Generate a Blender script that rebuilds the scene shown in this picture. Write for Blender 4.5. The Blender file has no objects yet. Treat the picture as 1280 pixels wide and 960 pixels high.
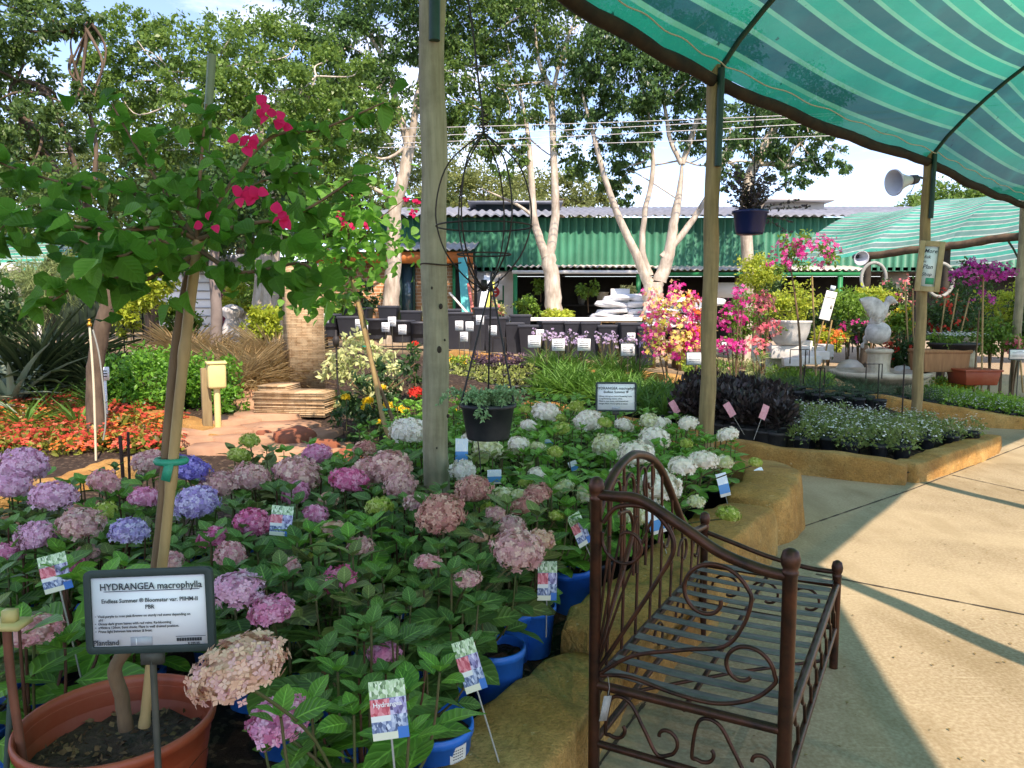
import bpy, math, random
import numpy as np
from mathutils import Vector, Matrix
random.seed(11)
rng = np.random.default_rng(11)
sc = bpy.context.scene
COL = sc.collection
R = math.radians
F, PITCH, CH = 960.0, R(5.36), 1.55
cP, sP = math.cos(PITCH), math.sin(PITCH)

def ray(px, py):
    u, v = (px - 640) / F, (480 - py) / F
    return np.array([u, cP + v * sP, -sP + v * cP])
def at_h(px, py, h):
    r = ray(px, py); t = (h - CH) / r[2]
    return np.array([r[0] * t, r[1] * t, h])
def at_y(px, py, y):
    r = ray(px, py); t = y / r[1]
    return np.array([r[0] * t, y, CH + r[2] * t])
def nrm(v):
    v = np.asarray(v, float); return v / max(1e-9, np.linalg.norm(v))

# ---------------------------------------------------------------- mesh building
class MB:
    def __init__(s): s.c = []
    def add(s, v, f, uv=None, m=0):
        v = np.asarray(v, float).reshape(-1, 3)
        s.c.append((v, f, uv, m)); return s
    def mesh(s, name, smooth=False):
        me = bpy.data.meshes.new(name)
        V = []; L = []; T = []; U = []; M = []; off = 0; anyuv = any(c[2] is not None for c in s.c)
        for v, f, uv, m in s.c:
            V.append(v)
            if isinstance(f, np.ndarray):
                idx = f.reshape(-1); n = np.full(len(f), f.shape[1])
            else:
                idx = np.array([i for q in f for i in q], dtype=np.int64); n = np.array([len(q) for q in f])
            L.append(idx + off); T.append(n); M.append(np.full(len(n), m))
            if anyuv:
                U.append(np.asarray(uv, float)[idx] if uv is not None else np.zeros((len(idx), 2)))
            off += len(v)
        if not V: return me
        V = np.concatenate(V); L = np.concatenate(L); T = np.concatenate(T); M = np.concatenate(M)
        me.vertices.add(len(V)); me.vertices.foreach_set('co', V.astype(np.float32).ravel())
        me.loops.add(len(L)); me.loops.foreach_set('vertex_index', L.astype(np.int32))
        me.polygons.add(len(T))
        st = np.concatenate([[0], np.cumsum(T)[:-1]])
        me.polygons.foreach_set('loop_start', st.astype(np.int32))
        me.polygons.foreach_set('material_index', M.astype(np.int32))
        if anyuv:
            ul = me.uv_layers.new(name='UVMap')
            ul.data.foreach_set('uv', np.concatenate(U).astype(np.float32).ravel())
        me.update(calc_edges=True)
        if smooth: me.polygons.foreach_set('use_smooth', np.ones(len(T), bool))
        me.validate()
        return me

def tag(o, label=None, cat=None, group=None, kind=None):
    if label: o['label'] = label
    if cat: o['category'] = cat
    if group: o['group'] = group
    if kind: o['kind'] = kind
    return o
def link(o, parent=None):
    COL.objects.link(o)
    if parent is not None: o.parent = parent
    return o
def thing(name, label, cat, loc=(0, 0, 0), rz=0.0, group=None):
    o = bpy.data.objects.new(name, None); link(o)
    o.empty_display_size = 0.05
    o.location = tuple(float(a) for a in loc); o.rotation_euler = (0, 0, rz)
    return tag(o, label, cat, group)
def obj(name, mb, mats, parent=None, smooth=False, bevel=0.0, loc=None, rot=None, scale=None):
    me = mb if isinstance(mb, bpy.types.Mesh) else mb.mesh(name, smooth)
    if not isinstance(mats, (list, tuple)): mats = [mats]
    if len(me.materials) == 0:
        for m in mats: me.materials.append(m)
    o = bpy.data.objects.new(name, me); link(o, parent)
    if loc is not None: o.location = tuple(float(a) for a in loc)
    if rot is not None: o.rotation_euler = rot
    if scale is not None: o.scale = (scale,) * 3 if np.isscalar(scale) else scale
    if bevel:
        b = o.modifiers.new('bevel', 'BEVEL'); b.width = bevel; b.segments = 2; b.limit_method = 'ANGLE'
    return o
def single(name, mb, mats, label, cat, group=None, **k):
    return tag(obj(name, mb, mats, **k), label, cat, group)
def structure(name, mb, mats, smooth=False, kind='structure'):
    return tag(obj(name, mb, mats, smooth=smooth), kind=kind)
def remat(o, m):
    o.material_slots[0].link = 'OBJECT'; o.material_slots[0].material = m

# ---------------------------------------------------------------- shapes
BOXF = np.array([[0, 3, 2, 1], [4, 5, 6, 7], [0, 1, 5, 4], [1, 2, 6, 5], [2, 3, 7, 6], [3, 0, 4, 7]])
def box(mb, c, s, M=None, m=0, taper=1.0):
    x, y, z = [a / 2 for a in s]
    v = np.array([[-x, -y, -z], [x, -y, -z], [x, y, -z], [-x, y, -z],
                  [-x * taper, -y * taper, z], [x * taper, -y * taper, z], [x * taper, y * taper, z], [-x * taper, y * taper, z]])
    if M is not None: v = v @ np.asarray(M).T
    uv = np.array([[0, 0], [1, 0], [1, 0], [0, 0], [0, 1], [1, 1], [1, 1], [0, 1]], float)
    mb.add(v + np.asarray(c, float), BOXF, uv, m); return mb
def rotz(a): c, s = math.cos(a), math.sin(a); return np.array([[c, -s, 0], [s, c, 0], [0, 0, 1.0]])
def rotx(a): c, s = math.cos(a), math.sin(a); return np.array([[1.0, 0, 0], [0, c, -s], [0, s, c]])
def roty(a): c, s = math.cos(a), math.sin(a); return np.array([[c, 0, s], [0, 1.0, 0], [-s, 0, c]])
def frames(P):
    P = np.asarray(P, float); n = len(P)
    T = np.zeros_like(P); T[1:-1] = P[2:] - P[:-2]; T[0] = P[1] - P[0]; T[-1] = P[-1] - P[-2]
    T /= np.maximum(1e-9, np.linalg.norm(T, axis=1))[:, None]
    up = np.array([0, 0, 1.0]) if abs(T[0][2]) < .9 else np.array([1.0, 0, 0])
    A = np.zeros_like(P); B = np.zeros_like(P)
    a = nrm(np.cross(up, T[0]))
    for i in range(n):
        a = a - T[i] * a.dot(T[i]); a = nrm(a); A[i] = a; B[i] = np.cross(T[i], a)
    return T, A, B
def tube(mb, P, r, n=8, m=0, cap=True, wob=0.0):
    P = np.asarray(P, float); k = len(P)
    r = np.full(k, r, float) if np.isscalar(r) else np.asarray(r, float)
    T, A, B = frames(P)
    th = np.linspace(0, 2 * math.pi, n, endpoint=False)
    rr = np.repeat(r[:, None], n, 1)
    if wob: rr = rr * (1 + wob * (rng.random((k, n)) - .5))
    V = P[:, None, :] + rr[..., None] * (np.cos(th)[None, :, None] * A[:, None, :] + np.sin(th)[None, :, None] * B[:, None, :])
    i = np.arange(k - 1)[:, None]; j = np.arange(n)[None, :]
    f = np.stack([i * n + j, i * n + (j + 1) % n, (i + 1) * n + (j + 1) % n, (i + 1) * n + j], -1).reshape(-1, 4)
    mb.add(V.reshape(-1, 3), f, None, m)
    if cap:
        mb.add(V[0], [list(range(n))[::-1]], None, m); mb.add(V[-1], [list(range(n))], None, m)
    return mb
def smooth_path(P, k=6):
    P = np.asarray(P, float); n = len(P); out = []
    for i in range(n - 1):
        p0, p1, p2, p3 = P[max(0, i - 1)], P[i], P[i + 1], P[min(n - 1, i + 2)]
        for t in np.linspace(0, 1, k, endpoint=False):
            out.append(.5 * ((2 * p1) + (-p0 + p2) * t + (2 * p0 - 5 * p1 + 4 * p2 - p3) * t * t + (-p0 + 3 * p1 - 3 * p2 + p3) * t ** 3))
    out.append(P[-1]); return np.array(out)
def lathe(mb, prof, n=24, c=(0, 0, 0), m=0, sx=1.0, sy=1.0, ripple=None):
    pr = np.asarray(prof, float); k = len(pr)
    th = np.linspace(0, 2 * math.pi, n, endpoint=False)
    rad = pr[:, 0][:, None] * np.ones(n)[None]
    if ripple: rad = rad * (1 + ripple[0] * np.cos(ripple[1] * th))[None]
    V = np.stack([rad * np.cos(th) * sx, rad * np.sin(th) * sy, np.repeat(pr[:, 1][:, None], n, 1)], -1) + np.asarray(c, float)
    i = np.arange(k - 1)[:, None]; j = np.arange(n)[None, :]
    f = np.stack([i * n + j, i * n + (j + 1) % n, (i + 1) * n + (j + 1) % n, (i + 1) * n + j], -1).reshape(-1, 4)
    mb.add(V.reshape(-1, 3), f, None, m); return mb
def disc(mb, r, z, n=20, m=0, bump=0.0, c=(0, 0), sx=1, sy=1):
    rings = 4; V = [[c[0], c[1], z]]
    for a in range(1, rings + 1):
        for t in range(n):
            th = 2 * math.pi * t / n; q = r * a / rings
            V.append([c[0] + q * math.cos(th) * sx, c[1] + q * math.sin(th) * sy, z + (random.random() - .5) * bump])
    f = [[0, 1 + t, 1 + (t + 1) % n] for t in range(n)]
    for a in range(rings - 1):
        for t in range(n):
            f.append([1 + a * n + t, 1 + (a + 1) * n + t, 1 + (a + 1) * n + (t + 1) % n, 1 + a * n + (t + 1) % n])
    mb.add(V, f, None, m); return mb
def ellipsoid(mb, c, r, nu=16, nv=10, noise=0.0, m=0, ph=None):
    ph = random.random() * 9 if ph is None else ph
    V = []
    for i in range(nv + 1):
        a = math.pi * i / nv
        for j in range(nu):
            b = 2 * math.pi * j / nu
            d = np.array([math.sin(a) * math.cos(b), math.sin(a) * math.sin(b), math.cos(a)])
            k = 1 + noise * (math.sin(3.1 * d[0] + ph) * math.cos(2.7 * d[1] + 2 * ph) + .6 * math.sin(5.3 * d[2] + 4 * d[0] + ph))
            V.append(np.asarray(c) + d * np.asarray(r) * k)
    f = [[i * nu + j, (i + 1) * nu + j, (i + 1) * nu + (j + 1) % nu, i * nu + (j + 1) % nu] for i in range(nv) for j in range(nu)]
    mb.add(V, f, None, m); return mb
def scatter(mb, tpl, P, Rm, S, m=0):
    v, f, uv = tpl; n = len(P); k = len(v)
    S = np.asarray(S, float)
    if S.ndim == 1: S = np.repeat(S[:, None], 3, 1)
    W = np.einsum('nij,nkj->nki', Rm, v[None] * S[:, None, :]) + P[:, None, :]
    ff = (f[None] + (np.arange(n) * k)[:, None, None]).reshape(-1, f.shape[1])
    mb.add(W.reshape(-1, 3), ff, np.tile(uv, (n, 1)) if uv is not None else None, m); return mb
def orient(tip, nh):
    """frames whose +Y is the tip direction and +Z leans to nh"""
    tip = tip / np.maximum(1e-9, np.linalg.norm(tip, axis=1))[:, None]
    x = np.cross(tip, nh); ln = np.linalg.norm(x, axis=1)
    bad = ln < 1e-3; x[bad] = np.cross(tip[bad], np.array([.3, .8, .5])); x /= np.linalg.norm(x, axis=1)[:, None]
    z = np.cross(x, tip)
    return np.stack([x, tip, z], -1)
def rdir(n, zlo=-1., zhi=1.):
    z = rng.uniform(zlo, zhi, n); a = rng.uniform(0, 2 * math.pi, n); q = np.sqrt(np.maximum(0, 1 - z * z))
    return np.stack([q * np.cos(a), q * np.sin(a), z], -1)

# leaf templates (length 1 along +Y); uv = (across 0..1, along 0..1)
def leaf_tpl(w=.6, nseg=5, fold=.12, curl=.25, tipw=1.0, wav=.0, peak=.4):
    V = []; U = []
    for i in range(nseg + 1):
        t = i / nseg
        ww = w * .5 * (math.sin(math.pi * t ** (math.log(.5) / math.log(peak))) ** .8 if 0 < t < 1 else 0.0)
        z0 = -curl * t * t
        for k, s in enumerate((-1, 0, 1)):
            V.append([s * ww, t + (.0 if s == 0 else .02), z0 + abs(s) * ww * fold * 2 + (wav * math.sin(t * 14 + s) if s else 0)])
            U.append([.5 + .5 * s, t])
    f = []
    for i in range(nseg):
        a = i * 3
        f += [[a, a + 1, a + 4, a + 3], [a + 1, a + 2, a + 5, a + 4]]
    return np.array(V, float), np.array(f), np.array(U, float)
HYD = leaf_tpl(.64, 7, .10, .22, wav=.012, peak=.45)
HEART = leaf_tpl(.82, 6, .12, .18, peak=.36)
OVAL = leaf_tpl(.5, 3, .12, .2)
# a two-triangle folded leaf for far crowns
TINY = (np.array([[0, 0, 0], [.3, .45, .08], [0, 1, -.12], [-.3, .45, .08]], float), np.array([[0, 1, 2, 3]]), np.array([[.5, 0], [1, .5], [.5, 1], [0, .5]], float))
BLADE = leaf_tpl(.07, 4, .1, .55)
STRAP = leaf_tpl(.09, 5, .25, .45, peak=.35)
def floret_tpl():
    V = [[0, 0, 0]]; f = []; U = [[.5, 0]]
    for k in range(4):
        a = k * math.pi / 2
        for (da, r, z) in ((-.62, .62, .10), (0, 1.0, .05), (.62, .62, .10)):
            V.append([r * math.cos(a + da), r * math.sin(a + da), z]); U.append([.5 + .5 * da, r])
        b = 1 + 3 * k; f.append([0, b, b + 1, b + 2])
    return np.array(V, float), np.array(f), np.array(U, float)
FLORET = floret_tpl()

# ---------------------------------------------------------------- materials
def lin(h):
    h = h.lstrip('#'); c = [int(h[i:i + 2], 16) / 255 for i in (0, 2, 4)]
    return tuple(x / 12.92 if x <= .04045 else ((x + .055) / 1.055) ** 2.4 for x in c)
class NT:
    def __init__(s, name):
        s.m = bpy.data.materials.new(name); s.m.use_nodes = True; s.t = s.m.node_tree; s.t.nodes.clear()
        s.out = s.n('ShaderNodeOutputMaterial')
    def n(s, typ, **k):
        nd = s.t.nodes.new(typ)
        for a, b in k.items(): setattr(nd, a, b)
        return nd
    def l(s, a, b): s.t.links.new(a, b)
    def set(s, sock, val):
        if hasattr(val, 'links'): s.l(val, sock)
        elif isinstance(val, (tuple, list)) and len(val) == 3 and sock.type == 'RGBA': sock.default_value = (*val, 1)
        else: sock.default_value = val
    def coord(s, kind='Object'): return s.n('ShaderNodeTexCoord').outputs[kind]
    def noise(s, scale, detail=4, rough=.55, co=None, stretch=None):
        co = co or s.coord()
        if stretch:
            mp = s.n('ShaderNodeMapping'); mp.inputs['Scale'].default_value = stretch; s.l(co, mp.inputs[0]); co = mp.outputs[0]
        t = s.n('ShaderNodeTexNoise'); t.inputs['Scale'].default_value = scale; t.inputs['Detail'].default_value = detail
        t.inputs['Roughness'].default_value = rough; s.l(co, t.inputs['Vector']); return t.outputs['Fac']
    def ramp(s, fac, stops):
        r = s.n('ShaderNodeValToRGB'); e = r.color_ramp.elements
        while len(e) < len(stops): e.new(.5)
        for k, (p, c) in enumerate(stops):
            e[k].position = p; e[k].color = (*c, 1) if len(c) == 3 else c
        s.l(fac, r.inputs[0]); return r.outputs[0]
    def mix(s, fac, a, b, mode='MIX'):
        x = s.n('ShaderNodeMix', data_type='RGBA', blend_type=mode)
        s.set(x.inputs[0], fac); s.set(x.inputs[6], a); s.set(x.inputs[7], b); return x.outputs[2]
    def math(s, op, a, b=0.0, c=None):
        x = s.n('ShaderNodeMath', operation=op); s.set(x.inputs[0], a); s.set(x.inputs[1], b)
        if c is not None: s.set(x.inputs[2], c)
        return x.outputs[0]
    def bump(s, h, strength=.3, dist=.01):
        b = s.n('ShaderNodeBump'); b.inputs['Strength'].default_value = strength; b.inputs['Distance'].default_value = dist
        s.l(h, b.inputs['Height']); return b.outputs[0]
    def bsdf(s, col, rough=.7, metal=0., spec=.4, normal=None):
        p = s.n('ShaderNodeBsdfPrincipled'); s.set(p.inputs['Base Color'], col); s.set(p.inputs['Roughness'], rough)
        s.set(p.inputs['Metallic'], metal); s.set(p.inputs['Specular IOR Level'], spec)
        if normal is not None: s.l(normal, p.inputs['Normal'])
        return p.outputs[0]
    def done(s, sh): s.l(sh, s.out.inputs[0]); return s.m
_mc = {}
def mat(name, c1, c2=None, scale=6, rough=.7, bump=.0, metal=0., spec=.4, stretch=None, detail=5, dist=.01, dirt=None, dscale=2.0):
    if name in _mc: return _mc[name]
    t = NT(name)
    if isinstance(c1, str): c1 = lin(c1)
    if isinstance(c2, str): c2 = lin(c2)
    nz = t.noise(scale, detail, .6, stretch=stretch) if (c2 or bump) else None
    col = t.ramp(nz, [(.32, c1), (.68, c2)]) if c2 else c1
    if dirt:
        d = t.ramp(t.noise(dscale, 6, .65), [(.45, (0, 0, 0)), (.7, (1, 1, 1))])
        col = t.mix(t.math('MULTIPLY', d, dirt[1]), col, lin(dirt[0]))
    nm = t.bump(nz, bump, dist) if bump else None
    _mc[name] = t.done(t.bsdf(col, rough, metal, spec, nm)); return _mc[name]
def leafmat(name, a, b, trans=.3, rough=.45, vein=0.0, spec=.35, tcol=None, back=None, objvar=.25):
    """foliage: every leaf (mesh island) its own tint, veins from the leaf's own uv, light shining through"""
    if name in _mc: return _mc[name]
    t = NT(name); a = lin(a) if isinstance(a, str) else a; b = lin(b) if isinstance(b, str) else b
    g = t.n('ShaderNodeNewGeometry'); oi = t.n('ShaderNodeObjectInfo')
    f = t.math('ADD', t.math('MULTIPLY', g.outputs['Random Per Island'], 1 - objvar), t.math('MULTIPLY', oi.outputs['Random'], objvar))
    col = t.mix(f, a, b); nm = None
    if vein:
        uv = t.n('ShaderNodeTexCoord').outputs['UV']; sx = t.n('ShaderNodeSeparateXYZ'); t.l(uv, sx.inputs[0])
        ax = t.math('ABSOLUTE', t.math('SUBTRACT', sx.outputs[0], .5))
        mid = t.math('LESS_THAN', ax, .035)
        w = t.math('SINE', t.math('MULTIPLY', t.math('SUBTRACT', sx.outputs[1], t.math('MULTIPLY', ax, .45)), 44.0))
        side = t.math('GREATER_THAN', w, .86)
        vv = t.math('MAXIMUM', mid, t.math('MULTIPLY', side, .45))
        col = t.mix(t.math('MULTIPLY', vv, vein), col, tuple(min(1, x * 2.2 + .02) for x in b))
        nm = t.bump(t.math('SUBTRACT', t.math('MULTIPLY', w, .5), t.math('MULTIPLY', mid, 1.0)), .35, .004)
    p = t.bsdf(col, rough, 0, spec, nm)
    tr = t.n('ShaderNodeBsdfTranslucent')
    t.set(tr.inputs[0], t.mix(.5, col, tcol or tuple(min(1, x * 2.0) for x in b)))
    mx = t.n('ShaderNodeMixShader'); mx.inputs[0].default_value = trans
    t.l(p, mx.inputs[1]); t.l(tr.outputs[0], mx.inputs[2])
    _mc[name] = t.done(mx.outputs[0]); return _mc[name]
def petalmat(name, a, b, c=None, trans=.25):
    if name in _mc: return _mc[name]
    t = NT(name); g = t.n('ShaderNodeNewGeometry')
    st = [(0, lin(a)), (1, lin(b))] if not c else [(0, lin(a)), (.55, lin(b)), (1, lin(c))]
    col = t.ramp(g.outputs['Random Per Island'], st)
    p = t.bsdf(col, .7, 0, .2); tr = t.n('ShaderNodeBsdfTranslucent'); t.l(col, tr.inputs[0])
    mx = t.n('ShaderNodeMixShader'); mx.inputs[0].default_value = trans; t.l(p, mx.inputs[1]); t.l(tr.outputs[0], mx.inputs[2])
    _mc[name] = t.done(mx.outputs[0]); return _mc[name]
# ---------------------------------------------------------------- camera, light
cam = bpy.data.cameras.new('camera'); camo = bpy.data.objects.new('camera', cam); COL.objects.link(camo)
cam.sensor_width = 36; cam.lens = 36 * F / 1280; cam.clip_end = 3000; cam.clip_start = .05
camo.location = (0, 0, CH); camo.rotation_euler = (math.pi / 2 - PITCH, 0, 0); sc.camera = camo
SUN_EL, SUN_AZ = R(50), R(20)        # sun behind the camera, a little to its right
sdir = np.array([math.sin(SUN_AZ) * math.cos(SUN_EL), -math.cos(SUN_AZ) * math.cos(SUN_EL), math.sin(SUN_EL)])
sl = bpy.data.lights.new('sun', 'SUN'); sl.energy = 3.0; sl.angle = R(.55); sl.color = (1.0, .93, .80)
so = bpy.data.objects.new('sun', sl); COL.objects.link(so); so.location = tuple(sdir * 40)
so.rotation_euler = Vector(sdir).to_track_quat('Z', 'Y').to_euler()
w = bpy.data.worlds.new('World'); sc.world = w; w.use_nodes = True; nt = w.node_tree
bg = nt.nodes['Background']; sky = nt.nodes.new('ShaderNodeTexSky'); sky.sky_type = 'NISHITA'; sky.sun_disc = False
sky.sun_elevation = SUN_EL; sky.sun_rotation = math.pi - SUN_AZ; sky.air_density = .85; sky.dust_density = .15; sky.ozone_density = 3.2
# thin bright cloud veil in the sky itself
tc = nt.nodes.new('ShaderNodeTexCoord'); mp = nt.nodes.new('ShaderNodeMapping'); mp.inputs['Scale'].default_value = (1.2, 1.2, 4.0)
nz = nt.nodes.new('ShaderNodeTexNoise'); nz.inputs['Scale'].default_value = 2.6; nz.inputs['Detail'].default_value = 8; nz.inputs['Roughness'].default_value = .62
rp = nt.nodes.new('ShaderNodeValToRGB'); rp.color_ramp.elements[0].position = .46; rp.color_ramp.elements[1].position = .72
mxn = nt.nodes.new('ShaderNodeMix'); mxn.data_type = 'RGBA'
mxn.inputs[7].default_value = (9.5, 9.7, 10.0, 1)
ml = nt.nodes.new('ShaderNodeMath'); ml.operation = 'MULTIPLY'; ml.inputs[1].default_value = .45
nt.links.new(tc.outputs['Generated'], mp.inputs[0]); nt.links.new(mp.outputs[0], nz.inputs['Vector']); nt.links.new(nz.outputs['Fac'], rp.inputs[0])
nt.links.new(rp.outputs[0], ml.inputs[0]); nt.links.new(ml.outputs[0], mxn.inputs[0]); nt.links.new(sky.outputs[0], mxn.inputs[6])
nt.links.new(mxn.outputs[2], bg.inputs[0]); bg.inputs[1].default_value = .15
vs = sc.view_settings; vs.view_transform = 'Standard'; vs.look = 'None'; vs.gamma = 1; vs.exposure = 1.3; vs.use_curve_mapping = False
vs.use_white_balance = True; vs.white_balance_temperature = 7050; vs.white_balance_tint = 22   # the phone balanced for the green shade
sc.cycles.use_denoising = True; sc.cycles.max_bounces = 6; sc.cycles.diffuse_bounces = 3; sc.cycles.transmission_bounces = 5; sc.cycles.transparent_max_bounces = 8
sc.cycles.caustics_reflective = False; sc.cycles.caustics_refractive = False; sc.cycles.sample_clamp_indirect = 6
sc.render.film_transparent = False

# ---------------------------------------------------------------- layout lines (metres)
KA = np.array([[-1.6, -1.2], [-.75, .75], [.10, 2.62], [.57, 3.44], [1.15, 4.40], [1.82, 5.36]])       # middle line of the near kerb
KA2 = np.array([[1.82, 5.36], [1.97, 5.75], [1.98, 6.25], [1.72, 6.75], [1.25, 7.5], [.5, 8.5]])
K1 = [at_y(655, 500, 10.3), at_y(730, 510, 9.4), at_y(800, 524, 8.75), at_y(925, 549, 7.75), at_y(1040, 565, 7.2), at_y(1134, 578, 6.85)]
K1R = [at_y(1140, 578, 6.87), at_y(1200, 560, 7.6), at_y(1245, 543, 8.45)]
K2 = [at_y(560, 437, 14.2), at_y(640, 445, 13.8), at_y(720, 454, 13.2), at_y(830, 468, 12.3), at_y(945, 480, 11.7), at_y(1080, 492, 11.0), at_y(1210, 511, 10.45), at_y(1310, 526, 10.1), at_y(1520, 545, 9.7)]
K2x = np.array([p[0] for p in K2]); K2y = np.array([p[1] for p in K2]); K2z = np.array([p[2] for p in K2])
pathpoly = [tuple(p) for p in KA] + [tuple(p) for p in KA2[1:]] + [(-.3, 9.6), (-1.2, 11.5), (-1.35, 14.2)] + [(p[0], p[1] + .12) for p in K2] + [(40, 9), (40, -12), (-1.6, -12)]
def inpoly(x, y, poly):
    ins = False; n = len(poly); j = n - 1
    for i in range(n):
        xi, yi = poly[i]; xj, yj = poly[j]
        if (yi > y) != (yj > y) and x < (xj - xi) * (y - yi) / (yj - yi) + xi: ins = not ins
        j = i
    return ins
def sst(a, b, x):
    t = min(1, max(0, (x - a) / (b - a))); return t * t * (3 - 2 * t)
def Hl(y): return .08 + .75 * sst(6.3, 14.5, y)
def hz(px, py): # ground of the left garden at a pixel
    h = .2
    for _ in range(20): p = at_h(px, py, h); h = .5 * h + .5 * Hl(p[1])
    return at_h(px, py, h)
def Hb(x, y): return float(np.interp(x, K2x, K2z)) - .12 + .1 * sst(0, 6, y - 12)
def ground(x, y):
    if inpoly(x, y, pathpoly): return -.05
    l = Hl(y); b = Hb(x, y) if y > 9 else l
    s = sst(-2.2, -1.0, x)
    return l * (1 - s) + b * s if y > 9 else l
def gh(x, y):
    """height things stand on"""
    g = ground(x, y)
    return g
xs = np.unique(np.round(np.concatenate([np.arange(-9, 13, .14), np.geomspace(13, 900, 26), -np.geomspace(9, 900, 26)]), 3))
ys = np.unique(np.round(np.concatenate([np.arange(-3, 17, .14), np.geomspace(17, 1200, 28), -np.geomspace(3, 200, 12)]), 3))
V = []; nx = len(xs)
for y in ys:
    for x in xs:
        b = (random.random() - .5) * .035 if (-9 < x < 13 and -3 < y < 17) else 0
        V.append((x, y, ground(x, y) + (b if ground(x, y) > -.04 else 0)))
i, j = np.meshgrid(np.arange(len(ys) - 1), np.arange(nx - 1), indexing='ij')
f = np.stack([i * nx + j, i * nx + j + 1, (i + 1) * nx + j + 1, (i + 1) * nx + j], -1).reshape(-1, 4)
t = NT('soil_ground')
n1 = t.noise(14, 8, .75); n2 = t.noise(.35, 4)
vo = t.n('ShaderNodeTexVoronoi'); vo.inputs['Scale'].default_value = 45; t.l(t.coord(), vo.inputs['Vector'])
chip = t.math('GREATER_THAN', t.n('ShaderNodeSeparateColor').outputs[0], .5)
sepc = t.t.nodes[-1]
for nd in t.t.nodes:
    if nd.bl_idname == 'ShaderNodeSeparateColor': t.l(vo.outputs['Color'], nd.inputs[0]); sepn = nd
chip = t.math('GREATER_THAN', sepn.outputs[0], .86)
c0 = t.ramp(n1, [(.3, (.018, .013, .010)), (.7, (.075, .050, .034))])
c0 = t.mix(t.math('MULTIPLY', chip, .6), c0, (.17, .12, .075))
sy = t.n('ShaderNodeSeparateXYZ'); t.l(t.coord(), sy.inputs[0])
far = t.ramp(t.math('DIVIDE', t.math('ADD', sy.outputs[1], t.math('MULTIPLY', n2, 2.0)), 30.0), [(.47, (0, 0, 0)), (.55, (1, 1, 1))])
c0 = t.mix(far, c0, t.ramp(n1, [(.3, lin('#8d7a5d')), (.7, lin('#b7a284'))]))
SOIL = t.done(t.bsdf(c0, .95, 0, .15, t.bump(n1, .8, .03)))
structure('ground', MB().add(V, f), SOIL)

# concrete walk: pale screed with saw-cut joints, stains and a few leaf scraps
t = NT('concrete')
n1 = t.noise(1.1, 6, .6); n2 = t.noise(7, 8, .7); n3 = t.noise(60, 3, .6)
c = t.ramp(n1, [(.25, lin('#8b775a')), (.5, lin('#9b8668')), (.75, lin('#a69172'))])
c = t.mix(t.ramp(n2, [(.42, (0, 0, 0)), (.75, (.55, .55, .55))]), c, lin('#8b7655'))
fl = t.ramp(t.noise(26, 6, .8), [(.64, (0, 0, 0)), (.70, (.5, .5, .5))])
c = t.mix(fl, c, lin('#85704c'))
c = t.mix(t.ramp(n3, [(.35, (.25, .25, .25)), (.6, (0, 0, 0))]), c, lin('#e0d2b0'))
st_ = t.noise(2.3, 8, .68, stretch=(1, .35, 1)); c = t.mix(t.ramp(st_, [(.48, (0, 0, 0)), (.62, (.55, .55, .55))]), c, lin('#806c4c'))
pt_ = t.ramp(t.noise(.55, 3, .5), [(.5, (0, 0, 0)), (.56, (.28, .28, .28))]); c = t.mix(pt_, c, lin('#b9a583'))
sc_ = t.ramp(t.noise(5, 2, .4, stretch=(.35, 6, 1)), [(.70, (0, 0, 0)), (.73, (.35, .35, .35))]); c = t.mix(sc_, c, lin('#cdbb98'))
CONC = t.done(t.bsdf(c, .8, 0, .25, t.bump(n2, .15, .006)))
structure('concrete_path', MB().add([(-3, -12, 0), (40, -12, 0), (40, 10.6, 0), (-3, 10.6, 0)], [[0, 1, 2, 3]]), CONC)
mb = MB()
def joint(a, b, wd=.012):
    a = np.array(a); b = np.array(b); n = 24
    d = nrm(np.append(b - a, 0)); s = np.array([-d[1], d[0]])
    for k in range(n):
        p, q = a + (b - a) * k / n, a + (b - a) * (k + 1) / n
        w1 = wd * (.6 + .8 * random.random())
        mb.add([(*(p - s * w1 / 2), .004), (*(p + s * w1 / 2), .004), (*(q + s * w1 / 2), .004), (*(q - s * w1 / 2), .004)], [[0, 3, 2, 1]])
g0 = lambda px, py: at_h(px, py, 0)[:2]
joint(g0(1020, 718), g0(1420, 796)); joint(g0(965, 672), g0(1140, 612)); joint(g0(1140, 612), g0(1290, 553)); joint(g0(1190, 594), g0(1330, 625))
joint(g0(745, 962), g0(850, 820)); joint(g0(850, 820), g0(965, 672)); joint((-.2, 1.6), g0(745, 962))
structure('pavement_joints', mb, mat('joint', (.06, .045, .03), rough=.95))
# leaf scraps and grit lying on the walk
mb = MB(); P = []
for k in range(700):
    x = random.uniform(.7, 5); y = random.uniform(2.2, 8.2)
    if inpoly(x, y, pathpoly): P.append((x, y, .006))
P = np.array(P); n = len(P)
scatter(mb, TINY, P, orient(rdir(n, -.05, .1), np.tile([0, 0, 1.], (n, 1))), rng.uniform(.006, .022, n))
structure('fallen_leaves', mb, mat('scrap', '#6b5433', '#a08a55', 40), kind='stuff')

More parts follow.
